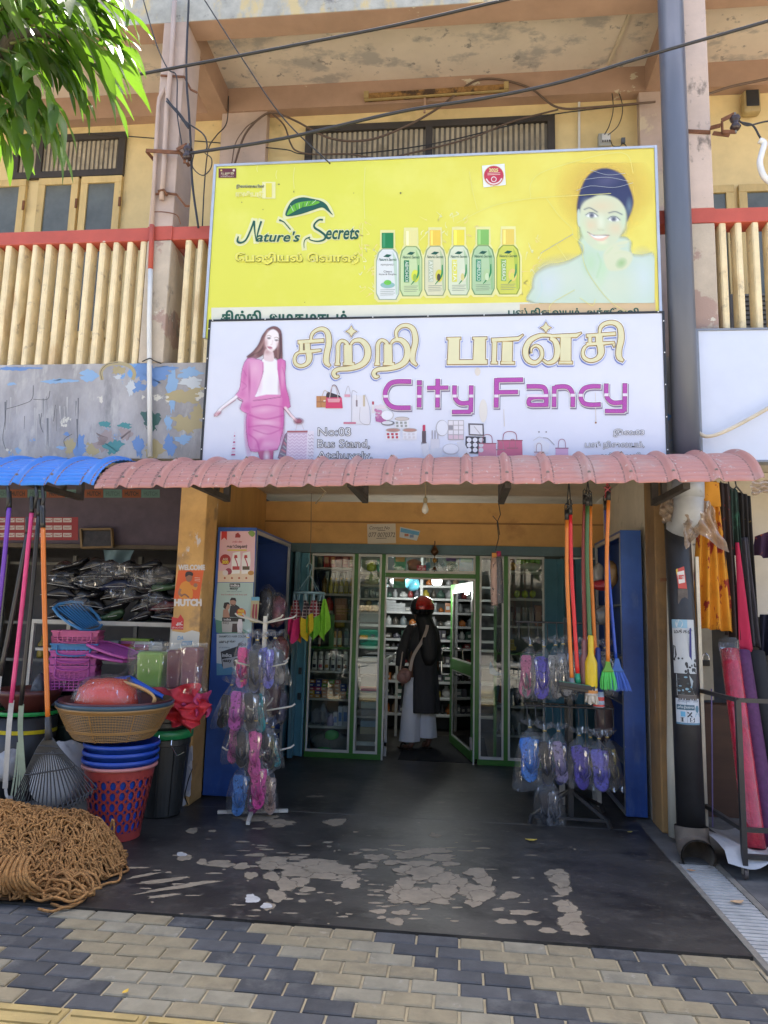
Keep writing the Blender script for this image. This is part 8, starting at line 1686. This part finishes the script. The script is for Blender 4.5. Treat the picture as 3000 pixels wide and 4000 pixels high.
# feet point inwards to the shop (+Y): heels nearest the street
for i in (18,19,20): J[i] = (J[i][0]+(-.05,-.10,-.135)[i-18]*.9+.03, PY+(-.025,.05,.09)[i-18], *J[i][2:])
for i in (24,25,26): J[i] = (J[i][0]+(-.02,-.05,-.06)[i-24], PY+.14+(-.025,.07,.12)[i-24], *J[i][2:])
E_ = [(0,1),(1,2),(2,3),(3,4),(4,5),(5,6),(2,7),(7,8),(8,9),(9,10),(2,11),(11,12),(12,13),(13,14),(0,15),(15,16),(16,17),(17,18),(18,19),(19,20),(0,21),(21,22),(22,23),(23,24),(24,25),(25,26)]
# fingers of both hands curl forward from the palm
def hand(wi, dirv, side):
    base = Vector(J[wi][:3])
    for k, (off, ln) in enumerate([((-.018,.0),.055),((-.006,.004),.065),((.006,.004),.062),((.018,.0),.050)]):
        a0 = len(J); d = Vector(dirv); s = Vector((off[0]*.3,off[0],0))
        p1 = base+d*.04+s; p2 = p1+d*ln*.55+Vector((side*.004,.006,0)); p3 = p2+(d+Vector((side*.3,.5,.0))).normalized()*ln*.45
        for p, r in ((p1,.0085),(p2,.008),(p3,.0065)): J.append((p.x,p.y,p.z,r))
        E_.extend([(wi,a0),(a0,a0+1),(a0+1,a0+2)])
    a0 = len(J); p1 = base+Vector((side*.01,-.03,-.015)); p2 = p1+Vector((side*.012,-.012,-.03))
    J.append((*p1,.009)); J.append((*p2,.0075)); E_.extend([(wi,a0),(a0,a0+1)])
hand(10, (-.05,-.12,-.98), 1); hand(14, (-.05,.6,-.75), -1)
body = skinned('body', J, E_, skin, P_)
# face details (turned into the shop, still modelled)
fb = MB(); fc = Vector((hx-.02,PY+.062,1.535))
fb.lathe([(.002,.03),(.011,.012),(.015,-.004),(.004,-.012)], fc+Vector((-.02,.0,-.005)), 8)
fb.build('nose', skin, P_, smooth=True)
fb = MB(); fb.tube([fc+Vector((-.045,-.008,-.045)),fc+Vector((-.02,.004,-.048)),fc+Vector((.005,-.008,-.045))], .006, 6); fb.build('mouth', plas((.16,.04,.04)), P_, smooth=True)
for s in (-1,1): 
    fb = MB(); fb.lathe([(.002,.009),(.010,0),(.002,-.009)], fc+Vector((-.02+s*.032,-.006,.022)), 8); fb.build('eye', plas((.03,.02,.02),.15), P_, smooth=True)
def ell(cx, cy, z, a, b_, n=36, fold=0, k=9, ph=0, ex=2.0, rot=0):
    r = []
    for i in range(n):
        an = 2*pi*i/n; f = 1+fold*sin(k*an+ph)+fold*.6*sin((k*2-3)*an+ph*1.7); x, y = a*f*cos(an), b_*f*sin(an)
        r.append((cx+x*cos(rot)-y*sin(rot), cy+x*sin(rot)+y*cos(rot), z))
    return r
# trousers: two wide legs
wtr = M('white_cotton', (.78,.80,.86), .85, var=.05, vscale=12, bump=.25, bscale=30, stretch=(1,1,.2))
tr = MB()
for cx0, cx1, cy, zb, w in ((xp(1615),xp(1603),PY-.0,zp(2897),.118),(xp(1660),xp(1672),PY+.085,zp(2884),.108)):
    tr.rings([ell(cx0+(cx1-cx0)*f, cy+.03*f, .80+(zb-.80)*f, .085+(w-.085)*f**.8, .09+(.085-.07)*f, 40, .03*f, 5, 1.1+f*.5) for f in [i/12 for i in range(13)]], caps=False)
tr.build('trousers', wtr, P_, smooth=True)
# tunic: torso to knee, front flap split at the side
blkc = M('black_tunic_cloth', (.032,.032,.036), .8, var=.3, vscale=9, bump=.4, bscale=26, stretch=(1,1,.3))
tu = MB(); n = 44
prof = [(1.405,.055,.055,0),(1.385,.10,.075,0),(1.345,.165,.10,0),(1.28,.198,.118,0),(1.15,.188,.122,.01),(1.02,.172,.12,.015),(.90,.170,.125,.02),(.75,.180,.13,.03),(.60,.185,.135,.035),(.48,.188,.14,.04),(zp(2782),.190,.14,.045)]
tu.rings([ell(PX+.035*(1-min(1,(z-.4)))+.012, PY+.015, z, a*.90, b_, n, f*1.5, 6, .8+z) for z, a, b_, f in prof], caps=False)
# side flap in front hanging lower to the left, seen past the white trousers
tu.grid(lambda u, v: (xp(1572+10*u+(-8*v)), PY+.10+.05*u, zp(2640+130*v)), 4, 10)
tu.build('tunic', blkc, P_, smooth=True)
sl = MB()
sl.rings([ell(x,y,z,a,b_,20,.02,5,z*20) for x,y,z,a,b_ in ((hx-.115,PY,1.375,.05,.06),(hx-.145,PY,1.30,.066,.072),(hx-.185,PY-.0,1.18,.062,.070),(hx-.222,PY-.005,1.07,.062,.066),(hx-.232,PY-.03,.97,.056,.060),(hx-.233,PY-.05,.92,.052,.056))], caps=False)
sl.rings([ell(x,y,z,a,b_,20,.02,5,z*20) for x,y,z,a,b_ in ((hx+.115,PY,1.375,.05,.06),(hx+.14,PY,1.30,.060,.070),(hx+.165,PY+.02,1.18,.056,.066),(hx+.175,PY+.04,1.07,.053,.062),(hx+.195,PY+.10,.98,.052,.056))], caps=False)
sl.build('sleeve', blkc, P_, smooth=True)
# long black hair / scarf down the back
hr = MB(); hr.rings([ell(PX+x, PY-y, z, a, b_, 24, .05, 7, z*9) for z, x, y, a, b_ in ((1.53,.02,.07,.07,.05),(1.44,.035,.085,.10,.06),(1.30,.085,.115,.10,.045),(1.15,.10,.12,.105,.045),(1.02,.105,.12,.085,.04),(.94,.10,.115,.04,.025))]); hr.build('hair', M('black_hair', (.006,.006,.007), .6, var=.3, vscale=30, bump=.5, bscale=60, stretch=(1,1,.1)), P_, smooth=True)
# helmet
hc = at(1650,2372,PY-.03); hc = Vector((hc.x,PY-.03,at(1650,2372,PY).z))
redh = M('metallic_red_shell', (.46,.015,.012), .25, .15, var=.25, vscale=6, coat=.6)
hm = MB(); nn = 32
def hel(th, ph, k=1.0): return hc+Vector((.132*k*sin(th)*cos(ph), .148*k*sin(th)*sin(ph), .128*k*cos(th)))
rr = []
for i in range(15):
    th = .03+ (pi*.70)*i/14
    rr.append([hel(th, 2*pi*k/nn)+Vector((0,0,-.0)) for k in range(nn)])
hm.rings(rr, caps=False); hm.poly([hel(.03,2*pi*k/nn) for k in range(nn)])
hm.build('helmet', redh, P_, smooth=True, solid=.012)
bk = MB()
bk.tube([hel(pi*.70, 2*pi*k/nn, 1.0) for k in range(nn)], .010, 8, closed=True)
for ph0, ph1, t0, t1 in ((pi*.62,pi*1.34,.15,pi*.68),(-.15,.35,.3,pi*.66),(pi*1.34,pi*1.9,pi*.56,pi*.69)):
    bk.grid(lambda u, v: hel(t0+(t1-t0)*v, ph0+(ph1-ph0)*u, 1.06), 14, 12)
bk.build('helmet_side_panel', M('helmet_black', (.010,.009,.010), .25, coat=.5), P_, smooth=True)
vz = MB(); vz.grid(lambda u, v: hel(.35+1.0*v, pi*.72+.62*u, 1.10+.12*(1-v)), 12, 8); vz.build('visor', film('visor_film', (.55,.62,.62), .25, .12, .05, .05), P_, smooth=True)
vt = MB()
for i in range(4): vt.lathe([(.006,-.004),(.006,.004)], hel(pi*.50-.02*i, -pi*.63+.13*i, 1.01), 8)
vt.build('helmet_vent', black_pl, P_)
# sandals
for cx, cy, an in ((hx-.135,PY+.0,.75),(hx+.08,PY+.15,.3)):
    sb_ = MB(); R = Matrix.Rotation(an, 3, 'Z'); out = [(.0,-.075),(.035,-.055),(.036,.02),(.045,.09),(.03,.15),(0,.16),(-.03,.145),(-.042,.08),(-.034,.02),(-.034,-.055)]
    sb_.rings([[Vector((cx,cy,z))+R @ Vector((x*s,y*s,0)) for x, y in out] for z, s in ((.002,.97),(.008,1),(.020,1),(.022,.97))])
    sb_.tube(cat_rom([Vector((cx,cy,0))+R @ Vector(q) for q in ((-.042,.07,.015),(-.03,.075,.055),(.0,.08,.068),(.03,.075,.055),(.042,.07,.015))],4), .011, 6)
    sb_.build('sandal', M('dark_leather', (.03,.018,.012), .45), P_, smooth=False)
# shoulder bag: held by its strap across the back
BG = thing('shoulder_bag', 'dusty pink rounded shoulder bag on a pale strap at the customer side', 'bag', (xp(1585),PY-.17,zp(2637)))
bc = Vector(BG.location); rr = []
for k in range(11):
    v = -1+2*k/10; s = (1-abs(v)**2.6)**.5 if abs(v) < 1 else .0; s = max(s,.25)
    rr.append([bc+Vector((.077*s*abs(cos(q))**.6*(1 if cos(q) > 0 else -1)+.008*v, .045*s*sin(q), .083*v)) for q in [2*pi*j/24 for j in range(24)]])
pinkl = M('dusty_pink_leather', (.34,.17,.14), .5, var=.12, vscale=10, bump=.2)
MB().rings(rr).build('bag_body', pinkl, BG, smooth=True)
MB().rings([[bc+Vector((-.03+.052*s*cos(q), -.040-dy, -.01+.055*s*sin(q))) for q in [2*pi*j/24 for j in range(24)]] for s, dy in ((1,0),(1,.016),(.85,.024))]).build('pocket', pinkl, BG, smooth=True)
st = MB(); pts = cat_rom([bc+Vector((.06,-.01,.055)),(xp(1618,2560),PY-.145,zp(2560)),(xp(1650,2510),PY-.148,zp(2505)),(xp(1668,2460),PY-.165,zp(2462)),(xp(1672,2445),PY-.17,zp(2440))],5)
for i in range(len(pts)-1): st.bar(pts[i],pts[i+1],.034,.004,up=(0,1,0))
st.build('strap', M('pale_webbing', (.50,.42,.36), .8, bump=.2), BG)
b = MB(); b.tube([bc+Vector((-.05,-.0,.06)),(PX-.20,PY-.05,1.1),(PX-.12,PY+.0,1.39)], .008, 6); b.build('front_strap', _mats['pale_webbing'], BG)
b = MB()
for s in (-1,1): b.lathe([(.008,-.004),(.008,.004)], bc+Vector((.055*s,-.02,.062)), 8)
b.build('strap_ring', plain('gold_ring', (.55,.4,.12), .3, metal=.8), BG)

# ================================================================ FACADE FITTINGS AND CABLES
def cable(lab, px, Y, r, m=black_rub, name='power_cable', k=8, cat='cable'):
    pts = [at(p[0],p[1],p[2] if len(p) > 2 else Y) for p in px]
    return tag(MB().tube(cat_rom(pts,k), r, 8).build(name, m, smooth=True), lab, cat)
cable('thick black cable crossing the top of the facade under the parapet', [(480,300),(600,280),(1090,188),(1560,95),(1970,0),(2250,-60)], -.55, .0115)
cable('thick black cable from the column insulator over the yellow board to the grey pipe', [(745,598,-.15),(1100,542),(1560,437),(1900,382),(2200,318),(2560,208),(3000,82),(3200,20)], -.30, .0125)
cable('thin black wire slanting down to the yellow board top', [(780,-30),(960,250),(1110,465),(1290,640)], -.25, .0055)
cable('thin black wire from the roof to the column clamp', [(560,0),(610,170),(655,268),(690,300),(692,440),(712,575)], -.1, .0055)
cable('black cable running down the column front past the insulator', [(738,-20),(728,270),(738,440),(745,560),(752,720),(775,890)], -.06, .0095)
cable('black wire loops drooping below the conduit elbow', [(652,385),(700,450),(735,500),(728,480),(690,430),(655,400)], -.09, .0075)
cable('looped black wire between conduit elbow and insulator', [(650,395),(720,470),(790,520),(808,560),(800,590),(745,600)], -.09, .0065)
cable('black wire loop hanging below the insulator', [(760,590),(752,650),(790,685),(822,660),(826,620),(800,598)], -.12, .0045)
cable('thin wire running down from the brown beam behind the insulator', [(893,375,1.05),(885,480,1.05),(845,530,.9),(815,580,.5),(800,700,.2),(790,890,.1)], 1.0, .0055)
cable('thin horizontal wire across the yellow wall between the windows', [(345,520),(600,540),(820,555),(990,572),(1120,585),(1190,602),(1420,598),(1700,560),(2000,488),(2170,445),(2560,400)], 1.12, .0055)
cable('bundled brown cable looping over the rusty tube light', [(915,645),(955,530),(1010,465),(1065,440),(1150,470),(1290,540),(1430,548),(1560,505),(1700,430),(1830,330),(1900,308),(1990,318),(2080,350),(2180,420),(2330,418),(2560,398)], 1.04, .0105, brown_cab)
cable('second brown cable drooping across the dark transom window', [(1060,440),(1110,490),(1135,560),(1160,590),(1230,603),(1360,602),(1490,618),(1640,590),(1850,535),(2000,475),(2180,428)], 1.06, .0085, brown_cab)
cable('two thin wires hanging from the ceiling conduit to the meter', [(2378,300),(2390,360),(2395,430),(2380,490),(2362,525)], 1.10, .0045)
cable('thin wire loop beside the meter wires', [(2382,300),(2420,370),(2432,430),(2415,490),(2375,528)], 1.10, .0045)
cable('thin brown cables at the pillar over the far wall', [(2760,370),(2850,340),(2950,318),(3080,290)], .9, .012, brown_cab)
cable('thin black wires from the far insulator leaving the photo', [(2885,470),(2920,490),(2990,475),(3080,465)], -.1, .0065)
cable('black cable in a white bend at the far window', [(2895,478),(2940,490),(2965,530),(2978,550)], -.1, .0075)
cable('fallen brown rope of wires beside the yellow wall edge', [(905,640),(920,560),(960,500),(1000,470)], 1.10, .005, brown_cab)
t = thing('pipe_bend', 'white pipe bend hanging by the far window', 'pipe', at(2970,560,-.1))
MB().tube(cat_rom([at(2965,548,-.1),at(2985,560,-.1),at(2975,600,-.1),at(2968,640,-.1),at(2985,690,-.1),at(3020,720,-.1)],5), .022, 10).build('pipe_body', white_pl, t, smooth=True)
# insulators
por = M('brown_porcelain', (.045,.03,.03), .2, var=.15)
def insul(lab, c, par_pts):
    t = thing('cable_insulator', lab, 'insulator', c)
    MB().lathe([(.012,.062),(.03,.055),(.040,.035),(.030,.012),(.022,.0),(.030,-.012),(.040,-.035),(.03,-.055),(.012,-.062)], c, 20).build('porcelain', por, t, smooth=True)
    b = MB(); b.tube([c+V(0,0,-.085),c+V(0,0,.085)], .008, 8); b.build('bolt', plain('bolt_metal', (.25,.24,.22), .5, metal=.6), t)
    b = MB()
    for p, q in par_pts: b.bar(p,q,.008,.030)
    b.build('bracket', rust, t); return t
c = at(733,598,-.12); insul('dark porcelain insulator on a rusty bracket at the rose column', c, [(c+V(-.02,0,.075),c+V(.01,0,.075)),(c+V(-.03,0,-.075),c+V(.01,0,-.075)),(at(570,588,-.08),at(705,596,-.08)),(at(705,596,-.08),at(740,650,-.02)),(at(572,590,-.08),at(605,630,.0)),(at(690,585,-.09),c+V(-.02,0,.075))])
c = at(2872,480,-.1); insul('dark porcelain insulator beside the mouldy column', c, [(at(2785,520,-.05),at(2850,528,-.1)),(at(2820,470,-.1),c+V(.0,0,.075)),(at(2820,470,-.1),at(2822,515,-.1)),(at(2822,515,-.1),c+V(0,0,-.075)),(at(2672,512,-.018),at(2775,517,-.018)),(at(2775,500,-.03),at(2815,490,-.1))])
for i, (pa, lab) in enumerate([([(628,295),(720,300),(745,350),(770,362)],'rusty strap and hook around the rose column top'),([(600,760),(640,752),(690,760),(725,805),(740,805)],'rusty strap around the rose column above the rail')]):
    b = MB(); pts = [at(x,y,-.03) for x, y in pa]
    for p, q in zip(pts,pts[1:]): b.bar(p,q,.010,.016)
    tag(b.build('rusty_strap', rust), lab, 'strap')
b = MB(); b.tube(cat_rom([at(590,828,-.045),at(640,828,-.03),(at(690,840,-.02)),at(705,875,-.01)],4), .004, 6); tag(b.build('tie_wire', rust), 'thin tie wire around the white conduit at the red rail', 'wire')
b = MB(); b.tube(cat_rom([at(556,1412,-.06),at(585,1400,-.07),at(600,1408,-.06),at(630,1420,-.02)],4), .005, 6); tag(b.build('tie_wire', black_pl), 'black tie wire around the white conduit at the mural wall', 'wire')
# tube light
t = thing('tube_light', 'old rusty tube light fitting on the brown beam', 'light fitting', at(1700,350,1.05))
A_, B_ = at(1425,383,1.05), at(1985,345,1.05)
b = MB(); b.bar(A_,B_,.06,.052); b.build('batten', M('flaking_rust', (.26,.14,.045), .8, var=.5, vscale=26, bump=.3, layers=[((.06,.035,.02), 9, .5, .6)]), t)
for p, q in ((A_,B_),(B_,A_)): MB().obox(p+(q-p).normalized()*.02+V(0,-.035,-.0), (.045,.03,.075)).build('end_holder', M('yellowed_plastic', (.38,.28,.12), .6), t)
MB().bar(A_+V(0,-.02,-.040),B_+V(0,-.02,-.040),.02,.014).build('cover_strip', M('yellowed_plastic', (.38,.28,.12), .6), t); MB().bar(at(1660,380,1.06),at(1658,440,1.06),.02,.02).build('stem', brown, t)
# meter box and junction
t = thing('meter_box', 'small grey switch box with wires above the yellow board', 'switch box', at(2360,550,1.17))
q = at(2360,552,1.17); MB().obox(q, (.115,.06,.13)).build('box_body', plain('grey_plastic', (.40,.40,.36), .5), t, bevel=.004); MB().obox(q+V(.012,-.034,.01), (.075,.012,.085)).build('cover', white_pl, t)
b = MB()
for i in range(4): b.obox(q+V(-.02+.02*i,-.042,-.025), (.010,.006,.020))
b.build('terminal_strip', black_pl, t)
q2 = at(2434,550,1.17); t = thing('junction_block', 'tiny grey junction block beside the switch box', 'junction box', q2); MB().obox(q2, (.035,.03,.05)).build('block_body', plain('slate_plastic', (.12,.14,.17), .5), t)
cable('loose wires between the switch box and junction block', [(2385,548),(2395,570),(2420,572),(2434,560),(2448,575),(2430,580),(2405,582)], 1.14, .004)
b = MB(); b.bar(at(2262,345,1.185),at(2560,325,1.185),.018,.018); b.bar(at(2262,400,1.185),at(2262,600,1.185),.02,.018); tag(b.build('cable_trunking', white_pl), 'white cable trunking on the yellow wall beside the transom window', 'trunking')
b = MB(); b.bar((at(2378,296,1.02).x,1.02,6.755),(at(2490,40,.26).x,.26,6.755),.03,.022); tag(b.build('ceiling_conduit', M('cream_tube', (.55,.48,.36), .5)), 'cream conduit crossing the stained ceiling to the brown beam', 'conduit')
t = thing('wall_speaker', 'small cream wall speaker with dark grille beyond the mouldy column', 'speaker', at(2932,405,1.1))
q = at(2932,405,1.12); MB().obox(q, (.16,.10,.235),(0,0,0)).build('speaker_body', M('yellowed_plastic', (.38,.28,.12), .6), t, bevel=.03); MB().obox(q+V(.0,-.052,.02), (.115,.012,.165)).build('grille', black_pl, t, bevel=.02)
t = thing('air_conditioner', 'dark air conditioner unit behind the far balusters', 'air conditioner', at(2960,1240,.7)); q = at(2975,1245,.7)
MB().obox(q, (.6,.25,.34)).build('casing', M('dusty_casing', (.20,.21,.22), .5, var=.15), t, bevel=.01); b = MB()
for i in range(8): b.obox(q+V(0,-.128,-.14+.04*i), (.54,.006,.012))
b.build('grille', dkmetal, t)

# ================================================================ TREE overhanging from the street side
TX, TY = -3.3, -3.6
T = thing('broadleaf_tree', 'street tree with long glossy leaves reaching in front of the upper floor', 'tree', (TX,TY,-.02))
bark = M('tree_bark', (.13,.10,.07), .9, var=.3, vscale=12, bump=.6)
MB().tube(cat_rom([(TX,TY,-.05),(TX+.03,TY,1.0),(TX-.04,TY+.03,2.2),(TX+.05,TY+.06,3.2),(TX+.15,TY+.1,4.2),(TX+.3,TY+.2,5.2)],5), [.17-.0038*i for i in range(26)], 14).build('trunk', bark, T, smooth=True)
rt = random.Random(21)
lm = bpy.data.materials.new('glossy_leaf'); lm.use_nodes = True; n_ = lm.node_tree; bb = n_.nodes['Principled BSDF']
lc = _mix(n_, _ramp(n_, _tex(n_, 3.0, 3), .35, .65), (.04,.10,.014), (.10,.20,.022)); n_.links.new(lc, bb.inputs['Base Color']); bb.inputs['Roughness'].default_value = .42; bb.inputs['Specular IOR Level'].default_value = .6
tl_ = n_.nodes.new('ShaderNodeBsdfTranslucent'); n_.links.new(_mix(n_, .5, lc, (.22,.42,.02)), tl_.inputs[0]); ms = n_.nodes.new('ShaderNodeMixShader'); ms.inputs[0].default_value = .42
n_.links.new(bb.outputs[0], ms.inputs[1]); n_.links.new(tl_.outputs[0], ms.inputs[2]); n_.links.new(ms.outputs[0], n_.nodes['Material Output'].inputs[0])
leafb = MB(); twb = MB()
def leaf(p, d, L, droop, w=.25):
    d = d.normalized(); side = d.cross(V(0,0,1)); side = side.normalized() if side.length > .1 else V(1,0,0); side = (side+V(rt.uniform(-.5,.5),rt.uniform(-.5,.5),rt.uniform(-.7,.7))).normalized(); up = side.cross(d).normalized()
    rows = []; ph = rt.uniform(0,6); N = 9; pos = Vector(p); dr = Vector(d)
    for i in range(N):
        f = i/(N-1); hw = w*L*.5*(sin(pi*min(1,f*.94+.06))**.75)*(1-.25*f) if 0 < f < 1 else .002
        wv = .10*hw*sin(ph+9*f)*1.6
        rows.append((pos-side*hw+up*(hw*.35+wv), pos.copy(), pos+side*hw+up*(hw*.35-wv)))
        dr = (dr+V(0,0,-droop*.16)).normalized(); pos = pos+dr*(L/(N-1))
    vs = [q for r in rows for q in r]; fs = []
    for i in range(N-1):
        a0 = 3*i; fs += [(a0,a0+1,a0+4,a0+3),(a0+1,a0+2,a0+5,a0+4)]
    leafb.add(vs, fs)
def spray(p0, p1, nl, L, droop, r=.006):
    mid = p0.lerp(p1,.5)+V(0,0,.06); pts = cat_rom([p0,mid,p1],6); twb.tube(pts, [r*(1-.6*i/(len(pts)-1)) for i in range(len(pts))], 6)
    for i in range(nl):
        f = .12+.88*i/(nl-1); q = pts[min(len(pts)-1,int(f*(len(pts)-1)))]; ax = (pts[-1]-pts[0]).normalized(); sd = ax.cross(V(0,0,1)).normalized()*(1 if i % 2 else -1)
        leaf(q, ax*(.55+.5*f)+sd*rt.uniform(.35,.8)+V(rt.uniform(-.2,.2),rt.uniform(-.2,.2),rt.uniform(-.35,.25)), L*rt.uniform(.75,1.15), droop*rt.uniform(.5,1.5))
    leaf(p1, (pts[-1]-pts[-2]), L, droop)
limbs = [[(TX+.1,TY+.08,3.2),at(-200,300,-3.0),at(60,140,-2.95),at(300,140,-2.9)],[(TX+.15,TY+.1,3.8),at(-150,120,-2.9),at(80,-40,-2.8),at(330,-60,-2.8)],[(TX+.05,TY+.05,2.9),at(-260,520,-3.0),at(-60,330,-3.0),at(80,260,-2.95)],[(TX+.2,TY+.15,4.4),at(-200,-260,-2.8),at(200,-320,-2.7)]]
for i, lb in enumerate(limbs): MB().tube(cat_rom([Vector(q) for q in lb],6), [.045*(1-.8*k/(6*(len(lb)-1))) for k in range(6*(len(lb)-1)+1)], 9).build('limb', bark, T, smooth=True)
for a0, a1, n_l, L_ in [((180,110),(560,235),13,.24),((200,130),(520,330),13,.24),((150,90),(560,90),13,.22),((120,150),(430,400),12,.23),((60,200),(330,470),12,.23),((0,220),(280,520),12,.23),((-40,260),(180,470),11,.22),((-80,280),(80,480),11,.22),((-120,320),(30,560),10,.22),((40,60),(400,20),12,.22),((-60,40),(250,-20),11,.22),((-120,150),(150,160),12,.22),((-60,120),(260,250),12,.22),((0,0),(330,160),12,.22),((-150,60),(80,60),10,.22),((100,180),(350,290),12,.22),((-150,200),(60,330),11,.22),((0,300),(200,380),10,.2),((-30,180),(160,330),12,.22),((-100,240),(120,390),11,.22),((120,-60),(520,-20),12,.22),((240,-120),(600,-110),12,.22),((-40,420),(90,600),11,.2),((40,400),(190,600),10,.2),((160,380),(340,620),10,.19),((-90,360),(20,640),11,.2),((300,120),(640,230),12,.2),((320,60),(640,60),12,.2)]:
    Y0 = rt.uniform(-3.1,-2.75); spray(at(a0[0]-60,a0[1]-10,Y0), at(a1[0]*.86-75,a1[1]*.9-15,Y0+rt.uniform(-.15,.15)), n_l, L_, 1.0)
for i in range(60):
    x0, y0 = rt.uniform(-700,150), rt.uniform(-700,60); Y0 = rt.uniform(-3.5,-2.6); spray(at(x0,y0,Y0), at(x0+rt.uniform(60,260),y0+rt.uniform(-60,160),Y0+rt.uniform(-.2,.2)), 9, .22, 1.0)
leafb.build('crown', lm, T, smooth=True); twb.build('twigs', M('green_twig', (.16,.17,.05), .6), T, smooth=True)

# ================================================================ ACROSS THE STREET (unseen; shops and trees added to block bright reflections and bounce light)
O = thing('blocker_building', 'plain row of shops added across the street to block reflections', 'building', (0,-20,0))
MB().box(-22,22,-24,-19,-.05,5.2).build('wall', M('opposite_wall', (.50,.44,.36), .85, var=.25), O)
MB().box(-22,22,-18.99,-18.95,.1,2.6).build('shutter_front', M('dim_shutters', (.07,.075,.08), .7, var=.5, vscale=.6), O)
MB().box(-22,22,-18.98,-17.6,2.7,2.8).build('canopy', concrete, O)
for i, x in enumerate((-13,-7.5,-2,4,9.5)):  # unseen trees added to keep the bright street out of the glass
    t = thing('blocker_tree', '%s dark tree added across the road to block reflections' % od(i), 'tree', (x,-15.8,0), 'added trees across the road')
    MB().tube([(x,-15.8,-.02),(x+.1,-15.8,1.5),(x,-15.8,3.0)], [.16,.13,.10], 10).build('trunk', bark, t, smooth=True)
    b = MB(); R = random.Random(i)
    for k in range(420):
        p = Vector((R.gauss(0,1),R.gauss(0,1),R.gauss(0,.8))); p = p.normalized()*R.uniform(.5,1.9); q = Vector((x,-15.8,4.0))+Vector((p.x*1.15,p.y,p.z*.85)); d = Vector((R.uniform(-1,1),R.uniform(-1,1),R.uniform(-1,.5))).normalized(); s = d.orthogonal().normalized()
        b.add([q-s*.16, q+d*.28, q+s*.16, q-d*.28], [(0,1,2,3)])
    b.build('crown', M('far_leaf', (.04,.075,.02), .7), t)
# auto rickshaw mirrored in the slim pane
K = thing('auto_rickshaw', 'green auto rickshaw with a cream roof parked across the street', 'auto rickshaw', (-3.3,-14.6,-.1))
gr_ = plas((.02,.26,.17),.3); kx, ky = -3.3, -14.6
MB().rings([[(kx+w*sx, ky+y, z) for sx, y in ((-1,.0),(1,.0),(1,-1.9),(-1,-1.9))] for w, z in ((.42,.25),(.60,.55),(.62,.95))]).build('body', gr_, K, bevel=.06)
MB().rings([[(kx+w*sx, ky+y, z) for sx, y in ((-1,.05-.3*(z-1)),(1,.05-.3*(z-1)),(1,-1.95),(-1,-1.95))] for w, z in ((.62,1.55),(.60,1.68),(.45,1.76))]).build('roof', plas((.55,.42,.26),.6), K, bevel=.05)
b = MB()
for s in (-1,1): b.bar((kx+.60*s,ky+.0,.95),(kx+.58*s,ky-.16,1.56),.05); b.bar((kx+.60*s,ky-1.85,.95),(kx+.58*s,ky-1.85,1.56),.05)
b.build('roof_post', gr_, K); MB().poly([(kx-.57,ky-.01,.96),(kx+.57,ky-.01,.96),(kx+.55,ky-.17,1.54),(kx-.55,ky-.17,1.54)]).build('windscreen', pane_gl, K)
MB().box(kx-.2,kx+.2,ky+.005,ky+.03,.62,.74).build('number_plate', plas((.66,.36,.03)), K)
for x, y in ((kx,ky+.1),(kx-.55,ky-1.5),(kx+.55,ky-1.5)): MB().lathe([(.2,-.06),(.23,-.03),(.23,.03),(.2,.06)], (x,y,.13), 20, tilt=(0,pi/2,0)).build('wheel', M('tyre', (.02,.02,.02), .8), K)
for s in (-1,1): MB().lathe([(.02,.04),(.07,.03),(.08,0)], (kx+.38*s,ky+.02,.72), 14, tilt=(-pi/2,0,0)).build('headlight', chrome, K)
